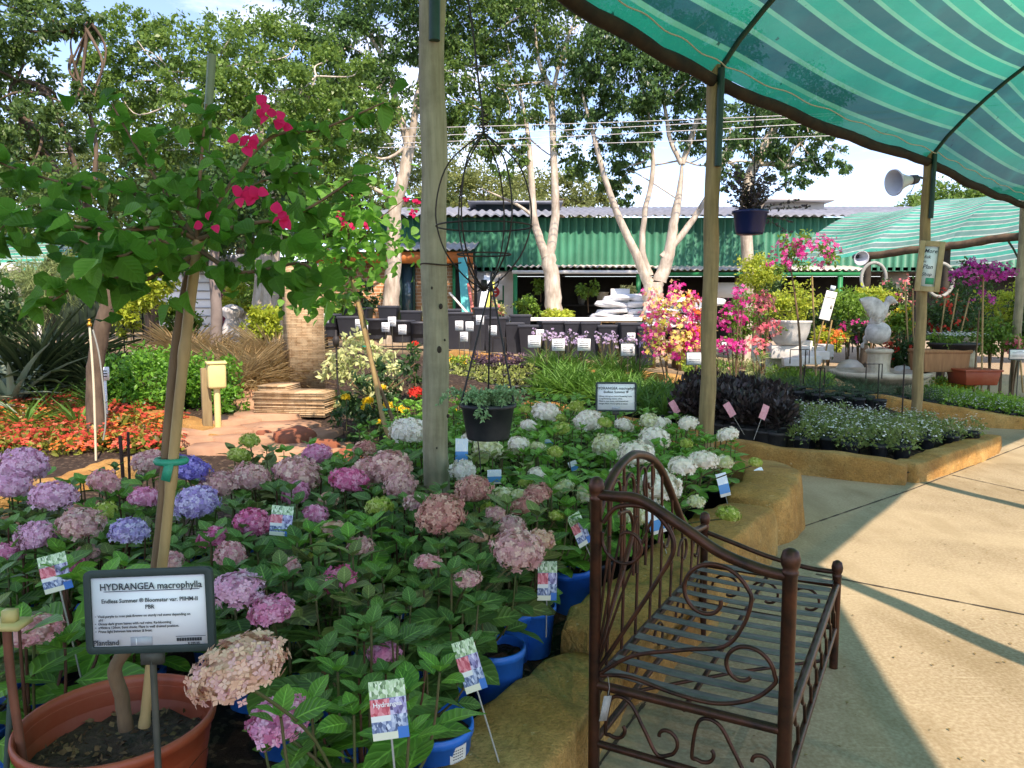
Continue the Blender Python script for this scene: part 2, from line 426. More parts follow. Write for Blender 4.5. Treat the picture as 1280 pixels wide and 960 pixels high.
# ---------------------------------------------------------------- kerbs cast to look like rock
t = NT('rock_kerb')
n1 = t.noise(2.2, 6, .6); n2 = t.noise(11, 8, .7); n3 = t.noise(.9, 3)
c = t.ramp(n1, [(.28, lin('#a4713a')), (.5, lin('#bf8e4d')), (.72, lin('#cfa767'))])
c = t.mix(t.ramp(n2, [(.45, (0, 0, 0)), (.72, (.6, .6, .6))]), c, lin('#7a6238'))
c = t.mix(t.ramp(n3, [(.5, (0, 0, 0)), (.7, (.4, .4, .4))]), c, lin('#6f6a48'))
vo = t.n('ShaderNodeTexVoronoi'); vo.feature = 'DISTANCE_TO_EDGE'; vo.inputs['Scale'].default_value = 1.7
wn = t.n('ShaderNodeMix', data_type='RGBA', blend_type='LINEAR_LIGHT'); wn.inputs[0].default_value = .18
nzz = t.n('ShaderNodeTexNoise'); nzz.inputs['Scale'].default_value = 3.0; t.l(t.coord(), wn.inputs[6]); t.l(nzz.outputs['Color'], wn.inputs[7]); t.l(wn.outputs[2], vo.inputs['Vector'])
crk = t.ramp(vo.outputs['Distance'], [(0.0, (1, 1, 1)), (.012, (0, 0, 0))])
c = t.mix(t.math('MULTIPLY', crk, .12), c, lin('#4b3820'))
gr = t.noise(70, 4, .7); c = t.mix(t.ramp(gr, [(.35, (.45, .45, .45)), (.55, (0, 0, 0))]), c, lin('#6b5128'))
spk = t.ramp(t.noise(34, 3, .6), [(.66, (0, 0, 0)), (.72, (.6, .6, .6))]); c = t.mix(spk, c, lin('#cdb78c'))
hh = t.math('SUBTRACT', t.math('ADD', n2, t.math('MULTIPLY', n1, 2.0)), t.math('MULTIPLY', crk, .15))
hh = t.math('ADD', hh, t.math('MULTIPLY', gr, .5))
KERB = t.done(t.bsdf(c, .88, 0, .2, t.bump(hh, .75, .035)))
def wn3(p, ph):
    return (math.sin(p[0] * 5.1 + ph) * math.cos(p[1] * 4.3 + ph * 1.7) + .6 * math.sin(p[0] * 11.7 + p[2] * 9 + ph * 3) * math.cos(p[1] * 12.9 + ph) + .35 * math.sin(p[0] * 27 + p[1] * 23 + p[2] * 19 + ph))
def kerb(label, P, wd=.34, top=None, base=0.0, step=.07, amp=.017, slope=.04, name='rock_edging', cat='kerb', mtl=None, group='rock-like kerbs of the planting beds', lump=.03):
    """wall of cast rock along the middle line P = (x, y, top z)"""
    P = np.array([(p[0], p[1], p[2] if len(p) > 2 else top) for p in P], float)
    Q = smooth_path(P, 8) if len(P) > 2 else P
    L = np.concatenate([[0], np.cumsum(np.linalg.norm(np.diff(Q[:, :2], axis=0), axis=1))])
    n = max(4, int(L[-1] / step)); s = np.linspace(0, L[-1], n)
    C = np.stack([np.interp(s, L, Q[:, k]) for k in range(3)], -1)
    T = np.gradient(C[:, :2], axis=0); T /= np.linalg.norm(T, axis=1)[:, None]; N = np.stack([-T[:, 1], T[:, 0]], -1)
    ph = random.random() * 20; V = []; prof = []
    h = .5 * wd
    sec = [(-h, 0), (-h * .97, .3), (-h * .93, .62), (-h * .89, .90), (-h * .84, .96), (-h * .76, .985), (-h * .3, 1.0), (h * .3, 1.0), (h * .72, .985), (h * .81, .96), (h * .87, .90), (h * .92, .62), (h * .97, .3), (h, 0)]
    k = len(sec)
    for a in range(n):
        endf = min(1, (min(a, n - 1 - a) + .55) / 2.2)
        ht = C[a, 2] - base
        ht *= 1 + lump * math.sin(s[a] * 3.1 + ph) + lump * .6 * math.sin(s[a] * 7.7 + 2 * ph)
        for (o, z) in sec:
            oo = o * (.72 + .28 * endf)
            p = np.array([C[a, 0] + N[a, 0] * oo, C[a, 1] + N[a, 1] * oo, base + ht * z * (.86 + .14 * endf)])
            d = wn3(p, ph) * amp * .8 + amp * .55 * (1 if math.sin(p[0] * 3.3 + p[1] * 4.1 + p[2] * 6 + ph) > .35 else -.3)
            p[:2] += N[a] * d * np.sign(o) * (1 if z < .99 else .4); p[2] += (d * .6 if z > .5 else 0)
            V.append(p)
    f = [[a * k + b, (a + 1) * k + b, (a + 1) * k + b + 1, a * k + b + 1] for a in range(n - 1) for b in range(k - 1)]
    f += [list(range(k)), [(n - 1) * k + b for b in range(k)][::-1]]
    return single(name, MB().add(V, f), mtl or KERB, label, cat, group, smooth=True)
kerb('ochre rock kerb along blue pots, low section nearest the camera', [(*KA[0], .19), (*KA[1], .19), (*KA[2] + [.03, 0], .20), (.33, 2.98, .20)], .36)
kerb('ochre rock kerb section rising beside the metal daybed', [(.34, 2.99, .28), (.60, 3.44, .30), (1.17, 4.40, .30), (1.62, 5.05, .31)], .42)
kerb('rounded ochre kerb end where the white hydrangea bed meets the walk', [(1.61, 5.06, .34), (1.86, 5.45, .37), (2.0, 5.85, .35), (1.98, 6.3, .30), (1.72, 6.75, .27), (1.25, 7.5, .27), (.5, 8.5, .27)], .46)
kerb('long ochre kerb in front of grass pots and dark shrubs', [(p[0], p[1], p[2]) for p in K1], .26)
kerb('sunlit ochre kerb side facing the open walk below white daisies', [(p[0] - .03, p[1] + .08, p[2]) for p in K1R], .28)
kerb('far ochre kerb below the white alyssum pots at right', [tuple(p) for p in K2[5:]], .26)
kerb('ochre kerb behind the dark-leaved shrubs', [tuple(p) for p in K2[2:6]], .26, base=.1)
kerb('ochre kerb below the row of black tub planters', [tuple(p) for p in K2[:3]], .26, base=.3)
# planting soil between the kerbs of the middle bed
mb = MB(); k1 = np.array([K1[k] for k in range(6)] + [K1R[1], K1R[2]]); k2 = np.array([K2[0], K2[1], K2[2], K2[3], K2[4], K2[5], (K1R[1] + K2[6]) / 2 * [1, 1, 1], K1R[2] + [-.3, .8, 0]])
rows = []
for a in np.linspace(0, 1, 12):
    rows.append(k1 * (1 - a) + k2 * a - np.array([0, 0, .10]))
V = np.array(rows).reshape(-1, 3); m_ = len(k1)
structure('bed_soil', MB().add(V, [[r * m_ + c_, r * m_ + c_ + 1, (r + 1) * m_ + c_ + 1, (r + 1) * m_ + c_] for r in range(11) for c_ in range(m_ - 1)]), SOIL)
def bedz(x, y):
    """soil height in the middle bed, by nearest loft point"""
    d = (V[:, 0] - x) ** 2 + (V[:, 1] - y) ** 2; i = np.argsort(d)[:4]; w_ = 1 / (d[i] + 1e-3)
    return float((V[i, 2] * w_).sum() / w_.sum())
BEDV = V
def bedz(x, y, V=BEDV):
    d = (V[:, 0] - x) ** 2 + (V[:, 1] - y) ** 2; i = np.argsort(d)[:4]; w_ = 1 / (d[i] + 1e-3)
    return float((V[i, 2] * w_).sum() / w_.sum())
# left side edging stones
LK = [at_h(-90, 636, .22), at_h(-20, 618, .22), at_h(60, 596, .23), at_h(130, 582, .23), at_h(205, 570, .20)]
kerb('sunlit rock edging in front of the red flower bed', [tuple(p) for p in LK], .34, amp=.03, lump=.06)
LK2 = [hz(150, 505) + [0, 0, .09], hz(190, 521) + [0, 0, .09], hz(235, 534) + [0, 0, .08], hz(290, 548) + [0, 0, .07]]
kerb('flat pink stone edging behind the red flower bed', [tuple(p) for p in LK2], .4, base=.05, amp=.03, lump=.08)
# ---------------------------------------------------------------- shade canopy
WOOD = mat('post_wood', '#a39b7d', '#857d62', 5, .85, .5, stretch=(6, 6, .5), dist=.006, dirt=('#4a4433', .55), dscale=3)
WOODL = mat('post_wood_tan', '#a08a5e', '#7f6b45', 5, .85, .5, stretch=(6, 6, .5), dist=.006, dirt=('#54503a', .5), dscale=2.5)
LOG = mat('beam_log', '#382a1c', '#1a1510', 7, .9, .6, stretch=(1, 1, 1), dist=.01)
PIPE = mat('green_pipe', '#1d3a30', '#27463a', 9, .5, metal=.3)
DKGREEN = mat('dark_green_paint', '#15332b', '#1c4236', 8, .55)
def top(px, py, y): return at_y(px, py, y)
FR = [np.array([-5.2, -.9, 3.75]), np.array([-2.85, 1.7, 3.75]), np.array([-.43, 4.3, 3.76]), top(894, 92, 6.7), top(1161, 196, 10.0), top(1283, 252, 12.6), np.array([11.6, 15.4, 3.6])]
RE = [np.array([1.9, -3.9, 3.7]), np.array([2.42, -.5, 3.7]), np.array([2.86, 1.75, 3.7]), np.array([4.76, 4.15, 3.7]), np.array([8.0, 7.2, 3.7]), np.array([10.9, 9.9, 3.7]), np.array([13.9, 12.8, 3.7])]
def canopy_pt(u, v, FRl, REl, rise, sag):
    k = min(len(FRl) - 2, int(u)); a = u - k
    p = (FRl[k] * (1 - a) + FRl[k + 1] * a) * (1 - v) + (REl[k] * (1 - a) + REl[k + 1] * a) * v
    b = math.sin(math.pi * a)
    p = p + np.array([0, 0, rise * math.sin(math.pi * v) ** .85 - sag * b * (.35 + .65 * math.sin(math.pi * min(1, v * 1.1 + .08)))])
    p = p + np.array([0, 0, .006 * math.sin(u * 9 + v * 5)])
    return p
def net_mat(name, period, g1, g2, g3, hole=.10, trn=.74):
    t = NT(name); uv = t.n('ShaderNodeTexCoord').outputs['UV']; sx = t.n('ShaderNodeSeparateXYZ'); t.l(uv, sx.inputs[0])
    fr = t.math('FRACT', t.math('DIVIDE', sx.outputs[1], period))
    r = t.n('ShaderNodeValToRGB'); r.color_ramp.interpolation = 'LINEAR'; e = r.color_ramp.elements
    st = [(0, g1), (.385, g1), (.395, g3), (.475, g3), (.485, g2), (.885, g2), (.895, g3), (.985, g3), (1, g1)]
    while len(e) < len(st): e.new(.5)
    for k, (p, c) in enumerate(st): e[k].position = p; e[k].color = (*lin(c), 1)
    t.l(fr, r.inputs[0]); col = r.outputs[0]
    dn = t.noise(.9, 5, .6); col = t.mix(t.ramp(dn, [(.4, (0, 0, 0)), (.75, (.45, .45, .45))]), col, lin('#1c6b56'))
    hv = t.noise(1.6, 3, .5, co=uv); col = t.mix(t.ramp(hv, [(.5, (0, 0, 0)), (.75, (.35, .35, .35))]), col, lin('#2aa88f'))
    wr = t.bump(t.math('ADD', t.noise(3.0, 5, .6), t.math('MULTIPLY', t.noise(1.3, 3, .5, stretch=(.4, 2.2, 1)), 2.0)), .9, .06)
    pk = t.ramp(t.noise(11, 3, .5), [(.70, (0, 0, 0)), (.74, (.8, .8, .8))]); col = t.mix(pk, col, lin('#0f3a33'))
    d = t.n('ShaderNodeBsdfDiffuse'); t.l(col, d.inputs[0]); t.l(wr, d.inputs['Normal']); tr = t.n('ShaderNodeBsdfTranslucent'); t.l(col, tr.inputs[0])
    tp = t.n('ShaderNodeBsdfTransparent')
    m1 = t.n('ShaderNodeMixShader'); m1.inputs[0].default_value = trn; t.l(d.outputs[0], m1.inputs[1]); t.l(tr.outputs[0], m1.inputs[2])
    m2 = t.n('ShaderNodeMixShader'); m2.inputs[0].default_value = hole; t.l(m1.outputs[0], m2.inputs[1]); t.l(tp.outputs[0], m2.inputs[2])
    return t.done(m2.outputs[0])
NET = net_mat('shade_net', .37, '#05a880', '#1f675e', '#6fc494', .04, .68)
NET2 = net_mat('shade_net_far', .30, '#5ad2b8', '#8fb3b0', '#eef6ee', .05, .5)
def canopy(root, FRl, REl, rise, sag, mtl, nu=14, nv=26, ribr=.024, ribskip=()):
    base = np.array(root.location); n = len(FRl) - 1; U = np.linspace(0, n - 1e-6, n * nu + 1); W = np.linspace(0, 1, nv + 1)
    wid = np.mean([np.linalg.norm(FRl[k] - REl[k]) for k in range(n + 1)]) * 1.12
    Vv = np.array([canopy_pt(u, v, FRl, REl, rise, sag) - base for u in U for v in W]); uv = np.array([(u * 3.6, v * wid) for u in U for v in W])
    k = nv + 1
    f = np.array([[a * k + b, (a + 1) * k + b, (a + 1) * k + b + 1, a * k + b + 1] for a in range(len(U) - 1) for b in range(nv)])
    obj('net', MB().add(Vv, f, uv), mtl, root, smooth=True)
    for s in range(n + 1):
        if s in ribskip: continue
        P = [canopy_pt(min(s, n - 1e-6), v, FRl, REl, rise, sag) - base - np.array([0, 0, .03]) for v in np.linspace(0, 1, 20)]
        obj('rib', tube(MB(), P, ribr, 8), PIPE, root, smooth=True)
cr = thing('shade_canopy', 'large arched shade-net canopy with wide green stripes overhead at upper right', 'canopy', FR[2])
canopy(cr, FR, RE, 1.15, .16, NET)
cb = np.array(cr.location)
for a in range(1, len(FR) - 1):
    p, q = FR[a] - cb, FR[a + 1] - cb; d = q - p; n = 16
    P = [p + d * t + np.array([0, 0, -.06 - .05 * math.sin(math.pi * t) + .012 * math.sin(t * 21 + a)]) for t in np.linspace(0, 1, n)]
    obj('edge_beam', tube(MB(), P, .054, 10, wob=.25), LOG, cr, smooth=True)
    P = [p + d * t + np.array([0, 0, .035 - .02 * math.sin(math.pi * t) + .014 * math.sin(t * 37 + a * 2)]) + np.array([.07, -.07, 0]) for t in np.linspace(0, 1, 40)]
    obj('cable', tube(MB(), P, .006, 6), mat('pale_cable', '#b9b6a4', rough=.6), cr, smooth=True)
    p, q = RE[a] - cb, RE[a + 1] - cb
    obj('rear_beam', tube(MB(), [p + (q - p) * t - np.array([0, 0, .06]) for t in np.linspace(0, 1, 10)], .06, 10, wob=.12), LOG, cr, smooth=True)
for a in (2, 3, 4):
    p = FR[a] - cb; o = np.array([.02, -.085, 0])
    obj('rib_bracket', tube(MB(), [p + o + np.array([.01, 0, .02]), p + o + np.array([0, 0, -.78])], .03, 8), DKGREEN, cr, smooth=True)
def post(label, x, y, zb, zt, r, m, top_dark=.0, lean=(0, 0)):
    t = thing('timber_post', label, 'post', (x, y, zb), group='round timber posts carrying the shade nets')
    n = 26; H = zt - zb
    P = [(lean[0] * k / n + .006 * math.sin(k * .9 + x), lean[1] * k / n, H * k / n) for k in range(n + 1)]
    rad = [r * (1.04 - .08 * k / n + .03 * math.sin(k * 1.3 + y)) for k in range(n + 1)]
    obj('shaft', tube(MB(), P, rad, 16, wob=.05), m, t, smooth=True)
    return t
P1t = post('pale timber post in front of the wire plant globe, nearest of the canopy posts', -.43, 4.3, .05, 3.78, .072, WOOD)
P2t = post('timber post at the rear corner of the white hydrangea bed', FR[3][0], FR[3][1], .02, FR[3][2] + .06, .066, WOODL)
P3t = post('timber post among white daisies with a framed notice and a loudspeaker', FR[4][0], FR[4][1], .1, FR[4][2] + .05, .064, WOODL, lean=(0, 0))
P4t = post('timber post at the right edge of the picture beside the yellow flowers', FR[5][0] - .02, FR[5][1], .05, FR[5][2] + .05, .066, WOOD)
for (x, y) in ((2.86, 1.75), (4.76, 4.15), (8.0, 7.2)):
    post('timber post on the open side of the large canopy', x, y, 0, 3.72, .065, WOODL)
# dark knots and the wire round the nearest post
mb = MB()
for (px, py, s) in ((551, 383, .016), (549, 437, .020), (556, 425, .008), (540, 360, .01), (560, 520, .012), (546, 560, .007)):
    c = at_y(px, py, 4.3 - .068) - np.array([-.43, 4.3, .05]); ellipsoid(mb, c + np.array([0, 0, 0]), (s * .7, .007, s), 10, 6)
obj('knot', mb, mat('knot', (.035, .024, .015), rough=.9), P1t, smooth=True)
zc = at_y(546, 331, 4.3)[2] - .05
obj('wire_tie', tube(MB(), [(.078 * math.cos(a), .078 * math.sin(a), zc + .004 * math.sin(2 * a)) for a in np.linspace(0, 2 * math.pi * 1.02, 30)] + [(.15, -.02, zc + .01)], .004, 6), mat('wire_rust', '#3c2f26', rough=.7, metal=.5), P1t, smooth=True)
# second canopy further off
FB = [at_y(985, 328, 17.2), at_y(1085, 316, 15.6), at_y(1188, 303, 14.4), at_y(1300, 287, 13.2), at_y(1420, 262, 11.9)]
RB = [p + np.array([5.2, 3.3, .1]) for p in FB]
cr2 = thing('shade_canopy', 'smaller green and white striped shade-net canopy beyond the fountain', 'canopy', FB[1])
canopy(cr2, FB, RB, 1.25, .1, NET2, nv=30)
cb = np.array(cr2.location)
for a in range(1, len(FB) - 1):
    p, q = FB[a] - cb, FB[a + 1] - cb
    obj('edge_beam', tube(MB(), [p + (q - p) * t - np.array([0, 0, .06 + .01 * math.sin(t * 9)]) for t in np.linspace(0, 1, 12)], .075, 10, wob=.15), mat('beam_log_grey', '#6e5b45', '#43352a', 6, .9, .5), cr2, smooth=True)
for p in (FB[1], FB[2] + [0, .1, 0], FB[3]):
    post('timber post under the smaller striped canopy', p[0], p[1], gh(p[0], p[1]) - .05, p[2] - .05, .07, mat('post_dark', '#4a4338', '#332d26', 6, .85))

# ---------------------------------------------------------------- buildings
BY = 22.0
def bz(py, y=BY): return at_y(640, py, y)[2]
def bx(px, y=BY): return at_y(px, 350, y)[0]
bt = thing('green_building', 'long nursery shed clad in green ribbed sheeting behind the gum trees', 'building', (0, BY, .6))
o0 = np.array([0, BY, .6])
GSH = mat('green_sheet', '#3a8467', '#2f7056', 1.2, .5, dirt=('#245a44', .6), dscale=1.1)
mb = MB(); x0, x1, zt, zb = bx(470), 18.0, bz(272), bz(339); x = x0; Vp = []
while x < x1:
    for dx, dy in ((0, 0), (.14, 0), (.16, -.035), (.20, -.035), (.22, 0)): Vp.append((x + dx, dy))
    x += .22
V2 = np.array([(a, b, z) for a, b in Vp for z in (zb - .6, zt - .6)]); n = len(Vp)
obj('cladding', mb.add(V2, [[2 * k, 2 * k + 2, 2 * k + 3, 2 * k + 1] for k in range(n - 1)]), GSH, bt)
def corr(x0, x1, ya, za, yb, zb_, pitch=.17, amp=.025, thick=True):
    n = int((x1 - x0) / pitch * 6); V = []
    for k in range(n + 1):
        x = x0 + (x1 - x0) * k / n; c = amp * math.sin(2 * math.pi * (x - x0) / pitch)
        V += [(x, ya, za + c), (x, yb, zb_ + c), (x, yb, zb_ + c - .012), (x, ya, za + c - .012)]
    f = [[4 * k, 4 * k + 4, 4 * k + 5, 4 * k + 1] for k in range(n)] + [[4 * k + 2, 4 * k + 6, 4 * k + 7, 4 * k + 3] for k in range(n)] + [[4 * k + 3, 4 * k + 7, 4 * k + 4, 4 * k] for k in range(n)]
    return MB().add(V, f)
ROOF = mat('roof_sheet', '#8f949b', '#757a82', 2, .45, metal=.2, dirt=('#7e7a76', .4), dscale=1.2)
obj('roof', corr(x0 - .3, x1 + .3, -.35, zt - .58, 7.0, zt + .62, .26, .035), ROOF, bt)
mb = MB(); box(mb, (bx(645), 5.2, zt - .02), (2.6, 2.6, .62)); rm_ = obj('roof_monitor', mb, mat('dark_sheet', '#4d5a63', '#3d464d', 2, .6), bt); mb = MB(); box(mb, (bx(645), 5.1, zt + .33), (3.1, 3.2, .07)); obj('monitor_roof', mb, ROOF, rm_)
mb = MB(); box(mb, (bx(985) + 1.6, 5.2, zt + .05), (1.9, 2.4, .66)); rm_ = obj('roof_monitor', mb, mat('pale_sheet', '#c9c2ba', '#b4ada4', 2, .6), bt); mb = MB(); box(mb, (bx(985) + 1.6, 5.1, zt + .42), (2.3, 2.9, .07)); obj('monitor_roof', mb, mat('pale_sheet', '#c9c2ba'), rm_)
# ground-floor: recess with posts, back wall, white end bay
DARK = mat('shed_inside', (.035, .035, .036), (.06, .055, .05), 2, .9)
mb = MB(); zl = zb - .6
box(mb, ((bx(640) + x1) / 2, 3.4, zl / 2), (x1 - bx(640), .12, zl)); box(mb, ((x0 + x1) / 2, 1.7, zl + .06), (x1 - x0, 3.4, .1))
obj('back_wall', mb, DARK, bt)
mb = MB(); box(mb, ((bx(588) + bx(642)) / 2, .12, zl / 2), (bx(642) - bx(588), .14, zl)); obj('white_wall', mb, mat('white_plaster', '#e6e2da', '#d6d0c6', 3, .8), bt)
mb = MB(); box(mb, ((bx(604) + bx(630)) / 2, .03, .85), (bx(630) - bx(604), .06, 1.7)); dr = obj('door', mb, mat('green_door', '#1f7a50', '#186241', 4, .55), bt, bevel=.01)
mb = MB(); box(mb, (bx(627), -.03, .8), (.05, .06, .12)); obj('handle', mb, mat('steel', '#8b8d90', rough=.35, metal=.8), dr)
for px in (925, 1112):
    mb = MB(); box(mb, (bx(px + 17), .5, zl / 2), (bx(px + 34) - bx(px), .1, zl)); obj('beige_panel', mb, mat('beige_board', '#b7a795', '#a39381', 2, .8), bt)
obj('veranda_roof', corr(bx(634), bx(806), -1.9, zl + .02, .0, zl + .16), mat('veranda_sheet', '#d8d2c6', '#b9b0a2', 3, .6), bt)
obj('veranda_roof', corr(bx(812), bx(1060), -1.2, zl - .02, .0, zl + .14), mat('veranda_sheet2', '#c9c6ba', '#a8a59a', 3, .6), bt)
GP = mat('green_post', '#1f8a55', '#1a7447', 4, .5)
for px, yy in ((644, -1.8), (798, -1.8), (955, -1.1), (700, 2), (880, 1.5), (1050, -1.1)):
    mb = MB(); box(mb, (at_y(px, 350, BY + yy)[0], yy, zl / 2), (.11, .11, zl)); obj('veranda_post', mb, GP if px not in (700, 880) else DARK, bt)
mb = MB(); box(mb, ((bx(634) + bx(806)) / 2, -1.86, zl - .12), (bx(800) - bx(640), .06, .09)); obj('white_fascia', mb, mat('white_paint', '#e8e8e4', rough=.6), bt)
mb = MB(); box(mb, ((bx(812) + bx(1060)) / 2, -1.14, zl - .14), (bx(1055) - bx(815), .06, .1)); obj('green_fascia', mb, GP, bt)
mb = MB(); box(mb, (bx(912), -.5, zl - .55), (1.0, .05, .42)); obj('white_board', mb, mat('white_paint', '#e8e8e4', rough=.6), bt)
# shelves of pots in the recess
SH = mat('shelf_dark', '#2a2a2a', rough=.7)
st = thing('pot_shelf', 'dark metal shelf with pale pots in the open bay of the green shed', 'shelf', (bx(715, 24), 24.0, .6))
for z in (.55, 1.15):
    mb = MB(); box(mb, (0, 0, z), (3.6, .5, .05)); obj('board', mb, SH, st)
for x in (-1.75, 1.75):
    mb = MB(); box(mb, (x, 0, .85), (.06, .5, 1.7)); obj('upright', mb, SH, st)
POTP = [mat('pot_grey', '#6f7274', rough=.6), mat('pot_white', '#d9d6cf', rough=.5), mat('pot_brown', '#7a3c28', rough=.5), mat('pot_teal', '#3f5d5c', rough=.4)]
for k, (x, z, m_, s) in enumerate(((-1.5, .58, 0, .3), (-.8, .58, 0, .34), (-.1, .58, 2, .3), (.6, .58, 0, .26), (1.3, .58, 3, .3), (-1.3, 1.18, 3, .28), (-.5, 1.18, 0, .34), (.3, 1.18, 0, .25), (.95, 1.18, 1, .38))):
    single('display_pot', lathe(MB(), [(.01, 0), (.6, 0), (.85, .9), (1, 1), (.9, 1), (.75, .2)], 16), POTP[m_], ['grey pot', 'pale pot', 'brown pot', 'dark teal pot'][m_] + ' on the ' + ('upper' if z > 1 else 'lower') + ' board of the shed shelf, ' + ['first', 'second', 'third', 'fourth', 'fifth', 'first', 'second', 'third', 'fourth'][k] + ' from its left end', 'pot', 'pots stored in the shed bay', smooth=True, loc=(bx(715, 24) + x, 24.0, .6 + z), scale=(s * .55, s * .55, s))
# brick annex at left
AY = 19.6
ax = lambda px: at_y(px, 350, AY)[0]
an = thing('brick_annex', 'small brick building with an orange fascia behind the pale gum trunk', 'building', (0, AY, .6))
t = NT('bricks'); bk = t.n('ShaderNodeTexBrick'); mpg = t.n('ShaderNodeMapping'); mpg.inputs['Rotation'].default_value = (math.pi / 2, 0, 0); t.l(t.coord(), mpg.inputs[0]); t.l(mpg.outputs[0], bk.inputs[0])
bk.inputs['Scale'].default_value = 1; bk.inputs['Brick Width'].default_value = .23; bk.inputs['Row Height'].default_value = .085; bk.inputs['Mortar Size'].default_value = .006
bk.inputs['Color1'].default_value = (*lin('#b98a5e'), 1); bk.inputs['Color2'].default_value = (*lin('#9b6b45'), 1); bk.inputs['Mortar'].default_value = (*lin('#cdbba0'), 1)
BRK = t.done(t.bsdf(bk.outputs[0], .85))
at = bz(330, AY) - .6
mb = MB()
for a, b in ((404, 499), (519, 566), (581, 592)): box(mb, ((ax(a) + ax(b)) / 2, .1, at / 2), (ax(b) - ax(a), .2, at))
box(mb, ((ax(499) + ax(519)) / 2, .1, .3), (ax(519) - ax(499), .2, .6)); obj('wall', mb, BRK, an)
mb = MB(); box(mb, ((ax(400) + ax(592)) / 2, -.3, at + .14), (ax(592) - ax(400), .08, .28)); obj('fascia', mb, mat('orange_board', '#c8773a', '#b0632d', 3, .6), an)
obj('roof', corr(ax(398), ax(594), -.45, at + .33, 2.4, at + .75), mat('annex_roof', '#a8aba8', '#8d908d', 2, .5), an)
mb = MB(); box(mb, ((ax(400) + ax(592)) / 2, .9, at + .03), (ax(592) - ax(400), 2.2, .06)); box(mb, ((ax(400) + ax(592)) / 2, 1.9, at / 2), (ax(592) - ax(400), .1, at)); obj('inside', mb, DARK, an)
wf = MB(); xa, xb = ax(499), ax(519); box(wf, (xa + .03, .02, (at + .6) / 2), (.06, .1, at - .6)); box(wf, (xb - .03, .02, (at + .6) / 2), (.06, .1, at - .6)); box(wf, ((xa + xb) / 2, .02, .63), (xb - xa - .13, .1, .06))
wo = obj('window', wf, DKGREEN, an); mb = MB(); box(mb, ((xa + xb) / 2, .06, (at + .6) / 2), (xb - xa - .1, .02, at - .62)); obj('pane', mb, mat('glass_dark', '#3b5560', rough=.08, spec=.8), wo)
wf = MB(); xa, xb = ax(566), ax(581); box(wf, (xa + .03, .02, at / 2), (.07, .1, at - .02)); box(wf, (xb - .03, .02, at / 2), (.07, .1, at - .02)); box(wf, ((xa + xb) / 2, .02, 1.0), (xb - xa - .15, .06, .06)); obj('door_frame', wf, GP, an)
# things leaning by the annex: boards and a red-on-white sign
for k, (pa, pb, y, wd, col, lb) in enumerate((((583, 395), (578, 322), 18.6, .22, '#4fb7b5', 'turquoise plank leaning on the brick building'), ((592, 395), (585, 352), 18.4, .07, '#d8786a', 'thin salmon pole leaning beside the turquoise plank'), ((600, 410), (611, 345), 18.0, .22, '#dfe6e6', 'white board leaning behind the wire plant globe'), ((604, 405), (617, 352), 17.8, .08, '#d8d95a', 'yellow-green pole leaning against the white board'), ((585, 392), (562, 366), 18.3, .05, '#dad6cc', 'white pole leaning low by the brick doorway'))):
    a, b = at_y(*pa, y), at_y(*pb, y + .5); mb = MB(); d = b - a; L = np.linalg.norm(d); z = d / L; x_ = nrm(np.cross([0, 1, 0], z)); y_ = np.cross(z, x_)
    box(mb, (0, 0, L / 2), (wd, .04, L)); M = Matrix(np.stack([x_, y_, z], -1).tolist()).to_euler()
    single('leaning_board', mb, mat('board_' + str(k), col, rough=.6), lb, 'board', loc=a, rot=M, bevel=.008)
s = thing('notice_board', 'small white notice with a red mark on the green shed door', 'sign', at_y(618, 365, BY - .02))
mb = MB(); box(mb, (0, 0, 0), (.46, .02, .46)); obj('panel', mb, mat('sign_white', '#efeeea', rough=.5), s)
mb = MB(); lathe(mb, [(.08, 0), (.15, 0), (.15, .01), (.08, .01), (.08, 0)], 20); mm = MB(); V3 = mb.c[0][0] @ rotx(math.pi / 2).T; mm.add(V3 + [0, -.012, 0], mb.c[0][1]); box(mm, (0, -.015, 0), (.2, .01, .06)); obj('mark', mm, mat('sign_red', '#c43a35', rough=.5), s)
gm = single('green_mat', box(MB(), (0, 0, .12), (1.7, .7, .24)), mat('astro_turf', '#3f9a35', '#2f7d2a', 30, .9), 'bright green turf-covered step at the brick doorway', 'step', loc=(ax(571), 18.7, .75), bevel=.03)
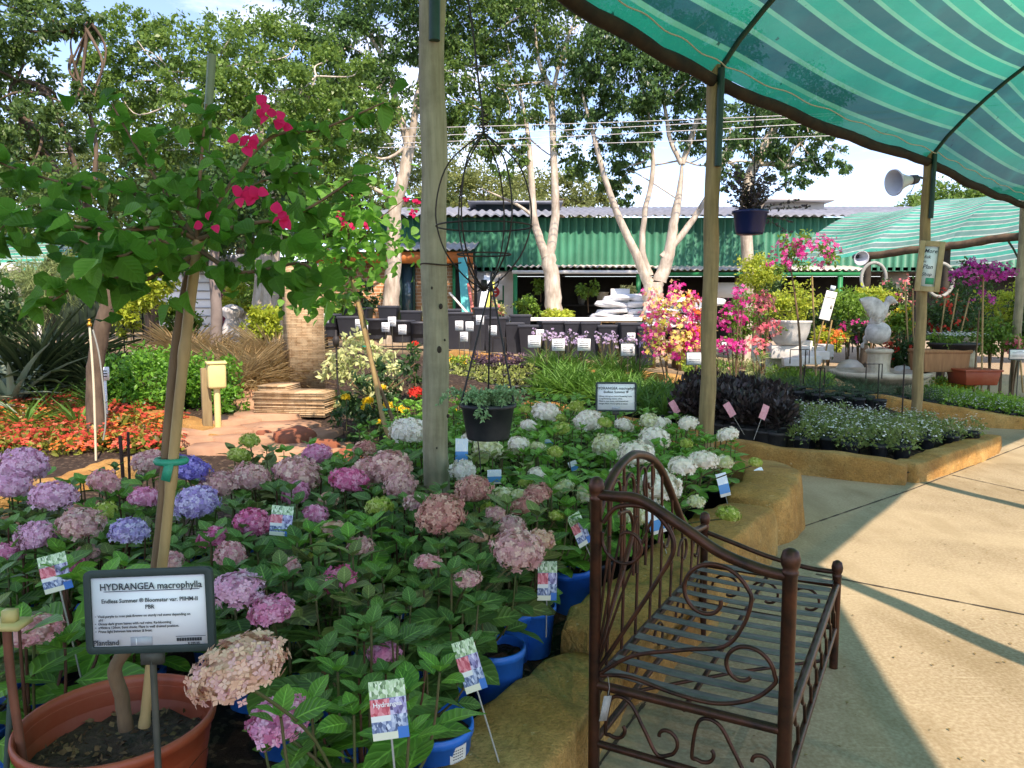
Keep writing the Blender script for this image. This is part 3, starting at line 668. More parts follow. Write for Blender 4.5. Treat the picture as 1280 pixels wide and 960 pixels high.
# sacks
BAG = mat('sack_white', '#eceae6', '#d5d8dc', 9, .5, dirt=('#9db4c4', .3), dscale=7)
def sack_pile(px0, px1, y, rows, base_px, label, grp):
    x0_, x1_ = at_y(px0, 390, y)[0], at_y(px1, 390, y)[0]; zb_ = at_y(px0, base_px, y)[2]; W_ = .62; sm = None
    pz = gh((x0_ + x1_) / 2, y); ph_ = max(.16, zb_ - pz); pl = MB()
    for q in range(7): box(pl, ((q - 3) * (x1_ - x0_) / 7, 0, ph_ - .012), ((x1_ - x0_) / 7.6, .8, .024))
    for q in (-1, 0, 1): box(pl, (q * (x1_ - x0_) * .42, 0, (ph_ - .026) / 2), (.1, .78, ph_ - .026))
    single('sack_platform', pl, mat('pallet_wood', '#8a7350', '#6b583c', 5, .85), 'wooden platform under the ' + grp, 'platform', loc=((x0_ + x1_) / 2, y, pz))
    for r in range(rows):
        n = max(2, int((x1_ - x0_ - r * .12) / W_))
        for k in range(n):
            if sm is None:
                sm = MB(); ellipsoid(sm, (0, 0, 0), (.36, .27, .09), 20, 10, .14); sm = sm.mesh('sack', True); sm.materials.append(BAG)
            o = obj('sack', sm, BAG, loc=(x0_ + r * .06 + W_ * (k + .5) + random.uniform(-.04, .04) + (.2 if r % 2 else 0) * .5, y + random.uniform(-.06, .06), zb_ + .09 + r * .145), rot=(random.uniform(-.12, .12), random.uniform(-.08, .08), random.uniform(-.3, .3)), scale=(random.uniform(.9, 1.1), 1, random.uniform(.8, 1.1)))
            tag(o, label, 'sack', grp)
sack_pile(742, 802, 17.2, 4, 402, 'white filled sack in the pile beside the shed veranda', 'white sacks piled by the veranda')
sack_pile(806, 892, 15.2, 4, 412, 'white filled sack in the stack behind the pink bougainvillea', 'white sacks stacked behind the bougainvillea')
mb = MB(); box(mb, (0, 0, .2), (.42, .02, .42)); single('blank_board', mb, mat('white_paint', '#e8e8e4', rough=.6), 'blank white board standing on the sack pile by the veranda', 'board', loc=at_y(775, 384, 17.2))
tb = thing('trestle_table', 'long white-topped table behind the black tubs', 'table', (at_y(722, 400, 16)[0], 16, .55)); zt_ = at_y(722, 399, 16)[2] - .55
tw = at_y(822, 400, 16)[0] - at_y(640, 400, 16)[0]
mb = MB(); box(mb, (0, 0, zt_), (tw, .9, .07)); obj('table_top', mb, mat('white_paint', '#e8e8e4', rough=.6), tb, bevel=.01)
for a in (-.45, .45):
    for b in (-.35, .35): mb = MB(); box(mb, (a * tw, b, zt_ / 2 - .02), (.06, .06, zt_ - .04)); obj('leg', mb, SH, tb)
# power lines
for k, (pa, pb) in enumerate((((400, 160), (910, 145)), ((400, 180), (910, 158)), ((400, 183), (905, 172)), ((400, 172), (905, 150)))):
    a, b = at_y(*pa, 15.5), at_y(*pb, 15.5); d = b - a; a = a - d * 1.2; b = b + d * 1.2
    P = [a + (b - a) * t - np.array([0, 0, .25 * (1 - (2 * t - 1) ** 2) - .19]) for t in np.linspace(0, 1, 24)]
    single('power_line', tube(MB(), P, .007, 5), mat('line_metal', '#c9c6c0', rough=.5), 'overhead wire crossing in front of the gum trees', 'wire', 'overhead wires', smooth=True)
# ---------------------------------------------------------------- trees
GUMBARK = mat('gum_bark', '#d6cbb8', '#a49682', 5, .85, .7, stretch=(3, 3, .6), dist=.02, dirt=('#75675a', .6), dscale=2.6)
DARKBARK = mat('dark_bark', '#6b5a48', '#4a3d30', 5, .9, .6, stretch=(3, 3, .8), dist=.02)
GUML = leafmat('gum_leaf', '#2c4720', '#769548', .3, .4)
GUMD = leafmat('gum_leaf_dark', '#243d24', '#5f8242', .3, .4)
LIME = leafmat('lime_leaf', '#345423', '#7c9a46', .35, .4)
OLIV = leafmat('olive_leaf', '#4c5a2c', '#8f9858', .3, .5)
FARM = leafmat('far_leaf', '#35482a', '#707f42', .3, .5)
def foliage(mb, clumps, n, size, droop=.3, spread=.32, shell=.55, tpl=TINY, sub=None, flat=1.0):
    """leaves in small sprays filling ellipsoids: clumps = [(centre, radii)]"""
    vol = np.array([np.prod(r) ** .7 for c, r in clumps]); vol /= vol.sum(); PP = []; TT = []
    for (c, r), w_ in zip(clumps, vol):
        k = max(1, int(n * w_)); ns = sub or max(5, int(k / 42))
        d = rdir(ns); rad = rng.uniform(shell ** 2.2, 1, ns) ** (1 / 2.2)
        bump = 1 + .22 * np.sin(d[:, 0] * 5 + c[0] * 3) * np.cos(d[:, 2] * 4 + c[2] * 2)
        sc_ = np.asarray(c) + d * np.asarray(r) * (rad * bump)[:, None]
        idx = rng.integers(0, ns, k); mr = np.mean(r)
        loc = rng.normal(0, 1, (k, 3)) * mr * spread * .5; loc[:, 2] *= .75 * flat
        PP.append(sc_[idx] + loc)
        tip = d[idx] * .5 + rdir(k) * .9; tip[:, 2] -= droop; TT.append(tip)
    P = np.concatenate(PP); T = np.concatenate(TT); nh = rdir(len(P), -.2, 1); nh[:, 2] += .5
    scatter(mb, tpl, P, orient(T, nh), size * rng.uniform(.65, 1.35, len(P))); return mb
def px_clumps(L, y, dy=1.0):
    out = []
    for (px, py, rx, ry) in L:
        c = at_y(px, py, y + random.uniform(-.5, .5) * dy); k = y / F
        out.append((c, (rx * k, (rx + ry) * .5 * k * 1.05, ry * k)))
    return out
def tree(name, label, y, limbs, clumps, leaf, bark, n, size, base_px, droop=.3, group=None, twigs=26, spread=.32, cat='tree', shell=.5, depth=1.0, tpl=TINY, lw=1.0):
    """limbs: list of [(px, py, width_px, dy), ...]; first starts at the ground"""
    b = at_y(*base_px, y); b[2] = gh(b[0], y) - .05
    t = thing(name, label, cat, b, group=group); k = y / F; mb = MB(); ends = []
    for L in limbs:
        P = [at_y(q[0], q[1], y + (q[3] if len(q) > 3 else 0)) - b for q in L]
        rad = [q[2] * .5 * k * lw for q in L]
        if L is limbs[0]:
            P = [np.array([P[0][0] * .9, P[0][1], 0.0])] + P; rad = [rad[0] * 1.12] + rad
        Q = smooth_path(P, 6); rr = np.interp(np.linspace(0, 1, len(Q)), np.linspace(0, 1, len(rad)), rad)
        if L is not limbs[0]: rr = rr * np.interp(np.linspace(0, 1, len(Q)), [0, .6, 1], [1, 1, .3])
        Q[1:-1] += rng.normal(0, 1, (len(Q) - 2, 3)) * rr[1:-1, None] * .05
        tube(mb, Q, rr, 10, wob=.07); ends.append((Q[-1], rr[-1])); ends.append((Q[len(Q) * 2 // 3], rr[-1] * .8))
    obj('trunk', mb, bark, t, smooth=True)
    cl = px_clumps(clumps, y, depth); cl = [(c - b, r) for c, r in cl]
    mb = MB()
    for q in range(twigs):
        c, r = cl[random.randrange(len(cl))]; e, er = min(ends, key=lambda a: np.linalg.norm(a[0] - c) + random.random() * 1.2)
        tgt = c + rdir(1)[0] * np.asarray(r) * .75; mid = (e + tgt) / 2 + rdir(1)[0] * .25 * np.linalg.norm(tgt - e)
        tube(mb, smooth_path([e, mid, tgt], 5), np.linspace(max(.02, min(er, .05)), .006, 11), 5, cap=False)
    obj('branches', mb, bark, t, smooth=True)
    obj('crown', foliage(MB(), cl, int(n * 1.6), size * .82, droop, spread * .62, shell, tpl), leaf, t)
    return t
G = 'pale-trunked gum trees in front of the green shed'
tree('gum_tree', 'gum tree with a single bent pale trunk left of the nearest post', 17.5,
     [[(487, 395, 34), (492, 340, 32), (493, 270, 27), (506, 215, 24), (512, 180, 22)], [(512, 185, 20), (495, 130, 14), (488, 85, 11), (470, 40, 8)], [(513, 185, 18), (522, 120, 12), (532, 60, 9), (540, 10, 6)], [(488, 88, 9), (455, 35, 7), (438, 30, 5)]],
     [(440, 60, 55, 45), (490, 20, 60, 45), (400, 30, 45, 50), (470, 120, 48, 38), (545, 40, 45, 55), (395, 120, 40, 40), (430, 170, 30, 25), (520, -40, 80, 40)], GUMD, GUMBARK, 15000, .115, (487, 395), .6, G, lw=.6)
tree('gum_tree', 'gum tree with twin pale stems forking low behind the wire globe', 17.0,
     [[(692, 396, 38), (690, 350, 33), (684, 318, 30)], [(683, 322, 20), (668, 275, 16), (664, 215, 13), (657, 150, 11), (640, 80, 8)], [(686, 322, 22), (694, 270, 18), (692, 200, 15), (688, 120, 14), (672, 70, 11), (668, 10, 8)], [(688, 125, 10), (705, 60, 7), (725, 10, 5)], [(665, 215, 9), (640, 180, 7), (610, 140, 6)], [(668, 272, 7), (645, 255, 6), (600, 235, 4)]],
     [(600, 90, 50, 40), (640, 30, 60, 40), (700, 30, 60, 40), (600, 160, 42, 36), (650, 120, 42, 42), (715, 110, 42, 42), (590, 30, 45, 45), (715, 190, 30, 32), (635, 195, 28, 28), (665, -40, 110, 40), (560, 120, 30, 50)], GUML, GUMBARK, 17000, .11, (692, 396), .7, G, lw=.6)
tree('gum_tree', 'widest gum tree with three pale stems spreading from one stump', 16.6,
     [[(818, 400, 46), (816, 375, 42), (818, 352, 40)], [(812, 355, 24), (795, 318, 19), (775, 275, 15), (757, 225, 12), (742, 170, 10), (728, 118, 9), (724, 95, 7)], [(812, 345, 18), (803, 315, 13), (806, 265, 11), (816, 215, 10), (812, 150, 9), (802, 110, 7)], [(824, 352, 30), (836, 318, 24), (842, 280, 19), (850, 235, 16), (853, 200, 14)], [(853, 205, 12), (868, 160, 11), (882, 120, 9), (895, 60, 6)], [(852, 205, 11), (838, 175, 9), (830, 130, 7), (818, 90, 6)], [(828, 322, 16), (855, 290, 14), (885, 245, 11), (905, 200, 9), (915, 150, 7)]],
     [(750, 70, 48, 34), (800, 100, 48, 38), (850, 90, 45, 42), (740, 130, 34, 28), (790, 165, 36, 40), (765, 200, 26, 36), (870, 150, 34, 40), (800, 40, 70, 40), (780, 235, 16, 30), (880, 60, 60, 40), (905, 180, 22, 40)], GUMD, GUMBARK, 17000, .105, (818, 400), .8, G, lw=.6)
tree('gum_tree', 'gum tree leaning right behind the hanging basket', 18.5,
     [[(934, 400, 26), (936, 340, 24), (932, 280, 24), (936, 225, 22), (950, 195, 20), (972, 150, 16), (990, 110, 10)], [(948, 205, 12), (965, 205, 10), (985, 208, 8), (1010, 200, 4)], [(982, 205, 7), (995, 185, 5), (1010, 170, 3)], [(936, 225, 9), (915, 205, 7), (900, 195, 4)]],
     [(1000, 180, 40, 24), (1040, 205, 28, 20), (960, 170, 36, 30), (990, 215, 28, 22), (925, 150, 34, 34), (1015, 160, 34, 24), (985, 120, 60, 34), (915, 215, 20, 20)], GUMD, GUMBARK, 8500, .11, (934, 400), .6, G, lw=.6)
tree('leafy_tree', 'tall yellow-green leafy tree behind the bougainvillea', 14.5,
     [[(330, 420, 34), (335, 330, 28), (350, 230, 22), (340, 200, 12)], [(345, 230, 16), (250, 145, 12), (232, 130, 10), (240, 115, 8), (262, 105, 6)], [(345, 205, 14), (380, 130, 9), (395, 95, 5)], [(262, 145, 8), (305, 145, 7), (330, 132, 5)], [(340, 205, 10), (310, 110, 7), (300, 80, 4)]],
     [(165, 40, 42, 30), (240, 60, 60, 36), (330, 50, 60, 36), (180, 110, 50, 34), (255, 120, 60, 40), (345, 110, 55, 40), (400, 160, 45, 40), (440, 215, 38, 38), (150, 160, 45, 36), (220, 180, 50, 34), (330, 180, 60, 36), (420, 90, 40, 40), (390, 230, 45, 30), (130, 90, 34, 40), (460, 150, 30, 34)], LIME, GUMBARK, 26000, .10, (330, 420), .25, depth=2.5)
tree('shade_tree', 'small-leaved tree with grey branches reaching in at the left edge', 8.2,
     [[(118, 470, 20), (126, 420, 19), (138, 360, 20), (132, 310, 18), (110, 270, 14), (60, 200, 10), (20, 140, 8)], [(130, 310, 10), (105, 240, 7), (60, 118, 5), (20, 100, 3)], [(108, 268, 8), (120, 180, 5), (90, 70, 3), (92, 40, 2)], [(60, 200, 7), (-10, 190, 6), (-60, 170, 4)], [(92, 72, 2.5), (105, 45, 2), (115, 30, 1.5)]],
     [(20, 20, 60, 34), (80, 20, 44, 26), (-40, 60, 60, 50), (25, 90, 55, 36), (20, 150, 60, 34), (70, 170, 44, 30), (40, 230, 60, 34), (-50, 180, 60, 60), (100, 120, 22, 20), (110, 30, 20, 14)], leafmat('shade_leaf', '#2c4526', '#6c8a45', .35, .4), DARKBARK, 12500, .068, (116, 470), .3, depth=1.4, tpl=OVAL)
for px, y, ry, lb in ((610, 34, 60, 'olive crown above the roof just right of the nearest post'), (700, 31, 58, 'bushy olive tree rising behind the shed roof between the gum stems'), (560, 36, 90, 'olive tree beyond the brick building'), (500, 30, 110, 'darker tree behind the bent gum trunk'), (390, 26, 120, 'dense green tree filling the gap behind the bougainvillea')):
    tree('distant_tree', lb, y, [[(px, 330, 14), (px, 290, 10), (px + 4, 250, 8)]], [(px - 45, 240, 45, 34), (px + 35, 238, 45, 30), (px, 330 - ry * 1.5, 55, ry * .5), (px - 20, 275, 70, 30), (px + 40, 275, 50, 30)], OLIV if px > 520 else FARM, DARKBARK, 7000, .17, (px, 330), .3, 'trees beyond the shed', twigs=6, depth=3)
tree('distant_tree', 'rounded yellow-green tree above the far canopy at right', 30, [[(1185, 330, 14), (1185, 280, 12)], ], [(1185, 248, 42, 20), (1160, 258, 34, 16), (1215, 255, 36, 20), (1185, 270, 60, 18)], LIME, DARKBARK, 7000, .16, (1185, 330), .2, 'trees beyond the shed', twigs=4, depth=3)
for px, y, sz in ((-120, 20, 1.3), (60, 22, 1.2), (190, 19, 1.0), (300, 24, 1.1)):
    tree('background_tree', {-120: 'dark green tree mass beyond the left edge of the garden', 60: 'broad tree behind the agaves at left', 190: 'shaded tree behind the green hedge', 300: 'leafy tree behind the brown grasses'}[px], y, [[(px, 400, 16), (px, 330, 13), (px + 5, 260, 9)]], [(px - 40, 230, 60, 60), (px + 40, 240, 60, 55), (px, 170, 60, 50), (px - 30, 300, 70, 36), (px + 40, 310, 60, 30)], FARM, DARKBARK, 9000, .14, (px, 400), .3, 'trees closing the left background', twigs=8, depth=3)
# ---------------------------------------------------------------- hydrangeas
HL = [leafmat('hydrangea_leaf_dark', '#2a4a1f', '#648a3f', .18, .48, .5, .3, objvar=.4), leafmat('hydrangea_leaf_fresh', '#34661f', '#74a83c', .24, .45, .5, .35, objvar=.4), leafmat('hydrangea_leaf_old', '#3d4a24', '#7d8a4a', .15, .5, .5, .3)]
STEM = mat('hydrangea_stem', '#5c4a30', '#4b5a2a', 12, .7)
STEMR = mat('red_stem', '#5a2d22', '#4a3a22', 12, .6)
BLUEP = mat('blue_pot', '#1c76d2', '#1668bd', 3, .38, dirt=('#41546a', .35), dscale=5)
BLACKP = mat('black_pot', '#1b1d20', '#24272a', 4, .5, dirt=('#4d4a45', .4), dscale=6)
TERRA = mat('terracotta_plastic', '#9c4528', '#8a3a21', 2.5, .45, dirt=('#b06a4c', .35), dscale=5)
COMP = mat('compost', (.030, .020, .014), (.085, .055, .035), 60, .95, .8, dist=.02)
HC = {'pink': petalmat('petal_pink', '#d77aa0', '#eda3c0', '#f5c6d4'), 'hot': petalmat('petal_hot', '#d65a8c', '#ea85aa', '#f2b0c4'),
      'dusty': petalmat('petal_dusty', '#cc9296', '#e4b6ac', '#f0d0bc'), 'tan': petalmat('petal_tan', '#dcab92', '#ecc8a6', '#e4b2b4'),
      'lilac': petalmat('petal_lilac', '#d99cb8', '#eab8cf', '#f3cdd8'), 'violet': petalmat('petal_violet', '#7a68bf', '#9c8dd6', '#b7a6e0'),
      'pale': petalmat('petal_pale', '#d58a94', '#eab4ac', '#f0ccc0'), 'white': petalmat('petal_white', '#eee4cc', '#f8f0de', '#f6e6da'),
      'cream': petalmat('petal_cream', '#cfd08f', '#e2dfb4', '#efe9d4'), 'green': petalmat('petal_green', '#8fa53c', '#b5c25a', '#d3d588'), 'lilacwhite': petalmat('petal_lilacwhite', '#a288c4', '#c9b6dc', '#e2d9e8'), 'rose': petalmat('petal_rose', '#b6736c', '#d49c8c', '#e6bca4')}
HCN = {'pink': 'pink', 'hot': 'hot pink', 'dusty': 'dusty pink', 'tan': 'tan-pink faded', 'lilac': 'lilac', 'violet': 'violet-blue', 'pale': 'pale pink', 'white': 'white', 'cream': 'cream', 'green': 'yellow-green', 'lilacwhite': 'lilac-white', 'rose': 'faded rose'}
def head_mesh(n, seed):
    """dome of four-petalled florets, radius 1"""
    g = np.random.default_rng(seed); k = np.arange(n); z = 1 - 1.55 * (k + .5) / n; a = k * 2.39996 + g.uniform(-.25, .25, n); q = np.sqrt(1 - z * z)
    d = np.stack([q * np.cos(a), q * np.sin(a), z], -1) + g.normal(0, .09, (n, 3)); d /= np.linalg.norm(d, axis=1)[:, None]
    lump = 1 + .10 * np.sin(d[:, 0] * 4 + seed) * np.cos(d[:, 1] * 5 + seed * 2)
    P = d * np.array([1, 1, .78]) * (g.uniform(.84, 1.06, n) * lump)[:, None]
    nd = d + g.normal(0, .33, (n, 3)); tip = np.cross(nd, g.normal(0, 1, (n, 3)))
    x = orient(tip, nd)
    mb = MB(); scatter(mb, FLORET, P, x, g.uniform(.21, .29, n) * (130 / n) ** .5)
    me = mb.mesh('flower_head', False); return me
HEADS = [head_mesh(170, s) for s in range(5)]; HEADS_BIG = [head_mesh(340, 20 + s) for s in range(3)]
for m_ in HEADS + HEADS_BIG: m_.materials.append(HC['pink'])
core = MB(); ellipsoid(core, (0, 0, -.02), (.80, .80, .60), 10, 6); COREM = core.mesh('flower_core', True); COREM.materials.append(STEM)
def hyd_foliage(seed, nst=8, spread=.25, height=.42, ll=.15):
    g = np.random.default_rng(seed); random.seed(seed); st = MB(); P = []; T = []; N = []; S = []; tips = []
    for s in range(nst):
        a = 2 * math.pi * (s + g.uniform(-.3, .3)) / nst; r = spread * (g.uniform(.35, 1.0) if s else .1); h = height * g.uniform(.68, 1.05)
        p0 = np.array([.03 * math.cos(a), .03 * math.sin(a), 0]); p2 = np.array([r * math.cos(a), r * math.sin(a), h]); p1 = (p0 + p2) / 2 + np.array([.25 * r * math.cos(a), .25 * r * math.sin(a), -.02])
        Q = smooth_path([p0, p1, p2], 6); tube(st, Q, np.linspace(.0055, .0035, len(Q)), 6, cap=False); tips.append(p2)
        nd = 3; tw = g.uniform(0, 3)
        for q in range(nd):
            t = .38 + .6 * q / (nd - 1) if nd > 1 else 1; c = Q[int(t * (len(Q) - 1))]
            for side in (0, math.pi):
                b = tw + q * math.pi / 2 + side; lift = .55 if q == nd - 1 else .18
                d = np.array([math.cos(b), math.sin(b), lift + g.uniform(-.3, .15)])
                P.append(c + d * .02); T.append(d); N.append([.25 * g.normal(), .25 * g.normal(), 1]) if g.random() < .8 else N.append([.6 * g.normal(), .6 * g.normal(), .7]); S.append(ll * g.uniform(.6, 1.3) * (.62 if q == nd - 1 else 1.0))
        for b in np.arange(3) * 2.1 + g.uniform(0, 2):
            d = np.array([math.cos(b) * .7, math.sin(b) * .7, .75]); P.append(p2); T.append(d); N.append([-d[0], -d[1], .8]); S.append(ll * g.uniform(.35, .55))
    fo = MB(); scatter(fo, HYD, np.array(P), orient(np.array(T), np.array(N)), np.array(S))
    fm = fo.mesh('foliage', True); sm_ = st.mesh('stems', True); fm.materials.append(HL[0]); sm_.materials.append(STEM); return fm, sm_
FOL = [hyd_foliage(100 + s, 8 + s % 3) for s in range(7)]; FOLW = [hyd_foliage(200 + s, 9, .24, .40, .125) for s in range(5)]
random.seed(5)
def pot_mesh(r, h, n=24, rim=.006):
    mb = MB(); lathe(mb, [(0, 0), (r * .80, 0), (r * .82, .004), (r * .985, h - .03), (r + rim, h - .028), (r + rim, h), (r - .004, h), (r * .96, h - .05), (r * .9, h - .06)], n); me = mb.mesh('pot', True)
    s = MB(); disc(s, r * .97, h - .035, 18, bump=.014); return me, s.mesh('soil', False)
POTB = pot_mesh(.108, .215); POTK = pot_mesh(.105, .20)
POTB[0].materials.append(BLUEP); POTB[1].materials.append(COMP); POTK[0].materials.append(BLACKP); POTK[1].materials.append(COMP)
placed = []
def hydrangea(x, y, zone, heads, label, group, fs=None, sc_=1.0, rz=None, fo_off=(0, 0, .165)):
    z = max(gh(x, y), .07)
    t = thing('hydrangea', label, 'hydrangea', (x, y, z - .01), group=group); fo = random.choice(FOL if zone == 'pink' else FOLW); pt = POTB if zone == 'pink' else POTK
    p = obj('pot', pt[0], None, t, rot=(random.uniform(-.05, .05), random.uniform(-.05, .05), random.random() * 6)); obj('soil', pt[1], None, p)
    a = random.random() * 6.28 if rz is None else rz
    f_ = obj('foliage', fo[0], None, t, loc=fo_off, rot=(0, 0, a), scale=sc_); s_ = obj('stems', fo[1], None, t, loc=fo_off, rot=(0, 0, a), scale=sc_)
    if zone == 'white': remat(f_, HL[1])
    else:
        q_ = random.random()
        if q_ < .22: remat(f_, HL[1])
        elif q_ < .34: remat(f_, HL[2])
        if random.random() < .3: remat(s_, STEMR)
    for (hx, hy, hz, r, c) in heads:
        h = obj('flower_head', random.choice(HEADS_BIG if r > .075 else HEADS), None, t, loc=(hx - x, hy - y, hz - z), rot=(random.uniform(-.25, .25), random.uniform(-.25, .25), random.random() * 6), scale=(r * random.uniform(.9, 1.1), r * random.uniform(.9, 1.1), r * random.uniform(.8, 1.0)))
        remat(h, HC[c])
        co = obj('core', COREM, None, h); remat(co, HC[c])
        P = smooth_path([(0, 0, .17), ((hx - x) * .4, (hy - y) * .4, .17 + (hz - z - .17) * .55), (hx - x, hy - y, hz - z - r * .3)], 6)
        obj('flower_stem', tube(MB(), P, .0042, 6, cap=False), STEM, t, smooth=True)
    placed.append((x, y)); return t
HH = [  # px, py, width px, colour, height above the soil
 (300, 830, 106, 'tan', .74), (347, 897, 70, 'pink', .50), (297, 733, 58, 'lilac', .62), (340, 760, 54, 'pink', .58), (288, 690, 38, 'pale', .62), (266, 669, 36, 'hot', .62), (316, 650, 46, 'hot', .62), (338, 652, 26, 'hot', .61),
 (246, 626, 52, 'lilacwhite', .64), (233, 584, 52, 'violet', .68), (312, 596, 50, 'dusty', .62), (274, 603, 44, 'dusty', .60), (374, 590, 54, 'dusty', .62), (370, 614, 34, 'pink', .56), (437, 599, 42, 'hot', .62), (487, 582, 56, 'dusty', .66), (462, 588, 44, 'dusty', .62), (500, 605, 40, 'dusty', .6),
 (552, 640, 58, 'rose', .70), (592, 611, 48, 'rose', .64), (648, 686, 64, 'dusty', .62), (677, 672, 36, 'tan', .6), (424, 722, 42, 'hot', .56), (481, 812, 38, 'pink', .46), (161, 662, 48, 'lilacwhite', .64), (100, 652, 54, 'dusty', .66), (66, 618, 52, 'lilac', .66), (30, 580, 58, 'lilac', .68), (14, 606, 44, 'lilac', .64), (44, 668, 48, 'lilac', .62),
 (42, 786, 58, 'pale', .56), (418, 659, 30, 'tan', .58), (474, 631, 30, 'green', .60), (380, 691, 22, 'green', .56), (672, 614, 32, 'rose', .62), (656, 630, 34, 'rose', .60), (601, 668, 28, 'tan', .56), (97, 703, 22, 'hot', .54), (188, 577, 44, 'dusty', .66), (131, 636, 30, 'green', .62), (298, 568, 26, 'green', .66), (312, 549, 24, 'green', .7), (395, 566, 34, 'pink', .6), (110, 690, 30, 'dusty', .55), (8, 690, 40, 'pink', .56), (640, 655, 34, 'dusty', .6), (455, 560, 26, 'rose', .62), (352, 585, 22, 'pink', .6), (410, 622, 22, 'tan', .56), (535, 700, 30, 'pale', .6), (585, 720, 30, 'dusty', .58), (450, 680, 30, 'dusty', .58), (360, 705, 30, 'pale', .58), (210, 700, 34, 'pale', .6), (180, 620, 34, 'pink', .64), (520, 625, 30, 'dusty', .62), (130, 600, 36, 'pale', .66), (620, 640, 26, 'dusty', .6), (395, 640, 28, 'pink', .6)]
HW = [(512, 538, 46, 'white', .66), (682, 514, 34, 'white', .66), (700, 521, 16, 'green', .62), (661, 531, 20, 'white', .6), (703, 535, 22, 'green', .62), (650, 556, 26, 'cream', .6), (735, 526, 36, 'white', .62), (756, 527, 17, 'green', .66), (757, 555, 36, 'cream', .6), (812, 525, 26, 'cream', .64), (827, 529, 22, 'white', .62), (860, 527, 22, 'white', .66), (819, 547, 34, 'white', .62), (796, 566, 42, 'white', .66), (858, 553, 16, 'green', .62), (853, 581, 32, 'white', .62), (879, 573, 32, 'white', .64), (826, 606, 50, 'white', .56), (735, 614, 28, 'cream', .56), (704, 608, 26, 'cream', .56), (695, 642, 18, 'green', .54), (694, 563, 18, 'green', .62), (650, 618, 26, 'cream', .58), (792, 642, 34, 'cream', .5), (911, 641, 28, 'green', .42), (905, 576, 22, 'cream', .6), (944, 576, 16, 'green', .62), (780, 530, 22, 'white', .6), (720, 507, 18, 'green', .7), (657, 511, 14, 'green', .68), (579, 586, 32, 'white', .6), (611, 560, 38, 'cream', .6), (648, 553, 24, 'white', .62), (629, 616, 26, 'cream', .58), (607, 633, 22, 'green', .54), (657, 601, 16, 'green', .58), (672, 557, 18, 'cream', .6), (590, 545, 22, 'white', .62), (540, 560, 24, 'cream', .6), (775, 590, 24, 'cream', .56), (910, 542, 24, 'white', .6), (672, 590, 22, 'white', .58), (870, 625, 22, 'cream', .5)]
def land(x, y):
    if x > .9 and y > 4.0: return 'near the kerb by the daybed'
    if x < -2.4: return 'at the far left of the bed'
    if y > 6.2: return 'at the back below the grass pots'
    if abs(x + .43) < .7 and abs(y - 4.3) < .8: return 'around the pale timber post'
    if y < 2.2: return 'beside the big terracotta tub'
    if x < -1.0: return 'left of the staked trunk' if x < -y * .42 else 'right of the staked trunk'
    return 'in the middle of the bed'
plants = []
for zone, LST in (('pink', HH), ('white', HW)):
    pts = []
    for (px, py, wpx, c, h) in LST:
        p = at_h(px, py, h + .08); r = wpx * .5 * p[1] / F * 1.05
        pts.append((p, min(r, .125), c))
    used = [False] * len(pts)
    for i, (p, r, c) in enumerate(pts):
        if used[i]: continue
        g = [j for j in range(len(pts)) if not used[j] and np.linalg.norm(pts[j][0][:2] - p[:2]) < .30]
        for j in g: used[j] = True
        c0 = np.mean([pts[j][0][:2] for j in g], axis=0) + np.array([random.uniform(-.03, .03), .05])
        plants.append((c0[0], c0[1], zone, [(*pts[j][0], pts[j][1], pts[j][2]) for j in g]))
def ok_bed(x, y):
    if y > 6.4 and x < -1.1: return False
    if y > 5.6 and x < -2.0: return False
    if y > 8.1 or y < 1.0: return False
    for KX in (KA, KA2):
        for k in range(len(KX) - 1):
            a, b = KX[k], KX[k + 1]; t_ = np.clip(np.dot([x - a[0], y - a[1]], b - a) / np.dot(b - a, b - a), 0, 1)
            if np.linalg.norm(a + (b - a) * t_ - [x, y]) < .36: return False
    return not inpoly(x, y, pathpoly)
for a in range(len(plants)):               # keep pots clear of kerb and of one another
    x, y, z_, hd = plants[a]
    if hd[0][3] > .08 and y < 2.0: x += .2
    for it in range(30):
        mv = np.zeros(2)
        for b in range(len(plants)):
            if b != a:
                d = np.array([x - plants[b][0], y - plants[b][1]]); L = np.linalg.norm(d)
                if L < .225: mv += d / max(L, .01) * (.23 - L) * .5
        dt_ = np.array([x + .93, y - 1.95]); lt_ = np.linalg.norm(dt_)
        if lt_ < .56: mv += dt_ / max(lt_, .01) * (.58 - lt_)
        if not ok_bed(x, y): mv += np.array([-.03, .015]) if y < 7.9 else np.array([0, -.04])
        if np.linalg.norm(mv) < 1e-4: break
        x += mv[0]; y += mv[1]
    plants[a] = (x, y, z_, hd)
seen_l = {}
ORD = ['', 'another ', 'a third ', 'a fourth ']
def blooms(hd):
    cs = []
    for h in hd:
        n = HCN[h[4]]
        if n not in cs: cs.append(n)
    k = len(hd); big = max(h[3] for h in hd) > .1
    return ('one ' + ('large ' if big else 'small ' if hd[0][3] < .06 else '') + cs[0] + ' bloom') if k == 1 else (['two', 'three', 'four', 'five', 'six', 'seven'][k - 2] + ' ' + ' and '.join(cs[:2]) + ' blooms')
lab = []
for (x, y, zone, hd) in plants: lab.append('hydrangea, ' + blooms(hd).replace(' and ', ', ') + ' ' + land(x, y))
for i, l_ in enumerate(lab):
    same = [j for j in range(len(lab)) if lab[j] == l_]
    if len(same) > 1:
        same.sort(key=lambda j: plants[j][0] / plants[j][1])
        for q, j in enumerate(same): lab[j] = l_ + ', ' + ['leftmost', 'second from left', 'third from left', 'fourth from left', 'fifth from left', 'sixth from left'][q]
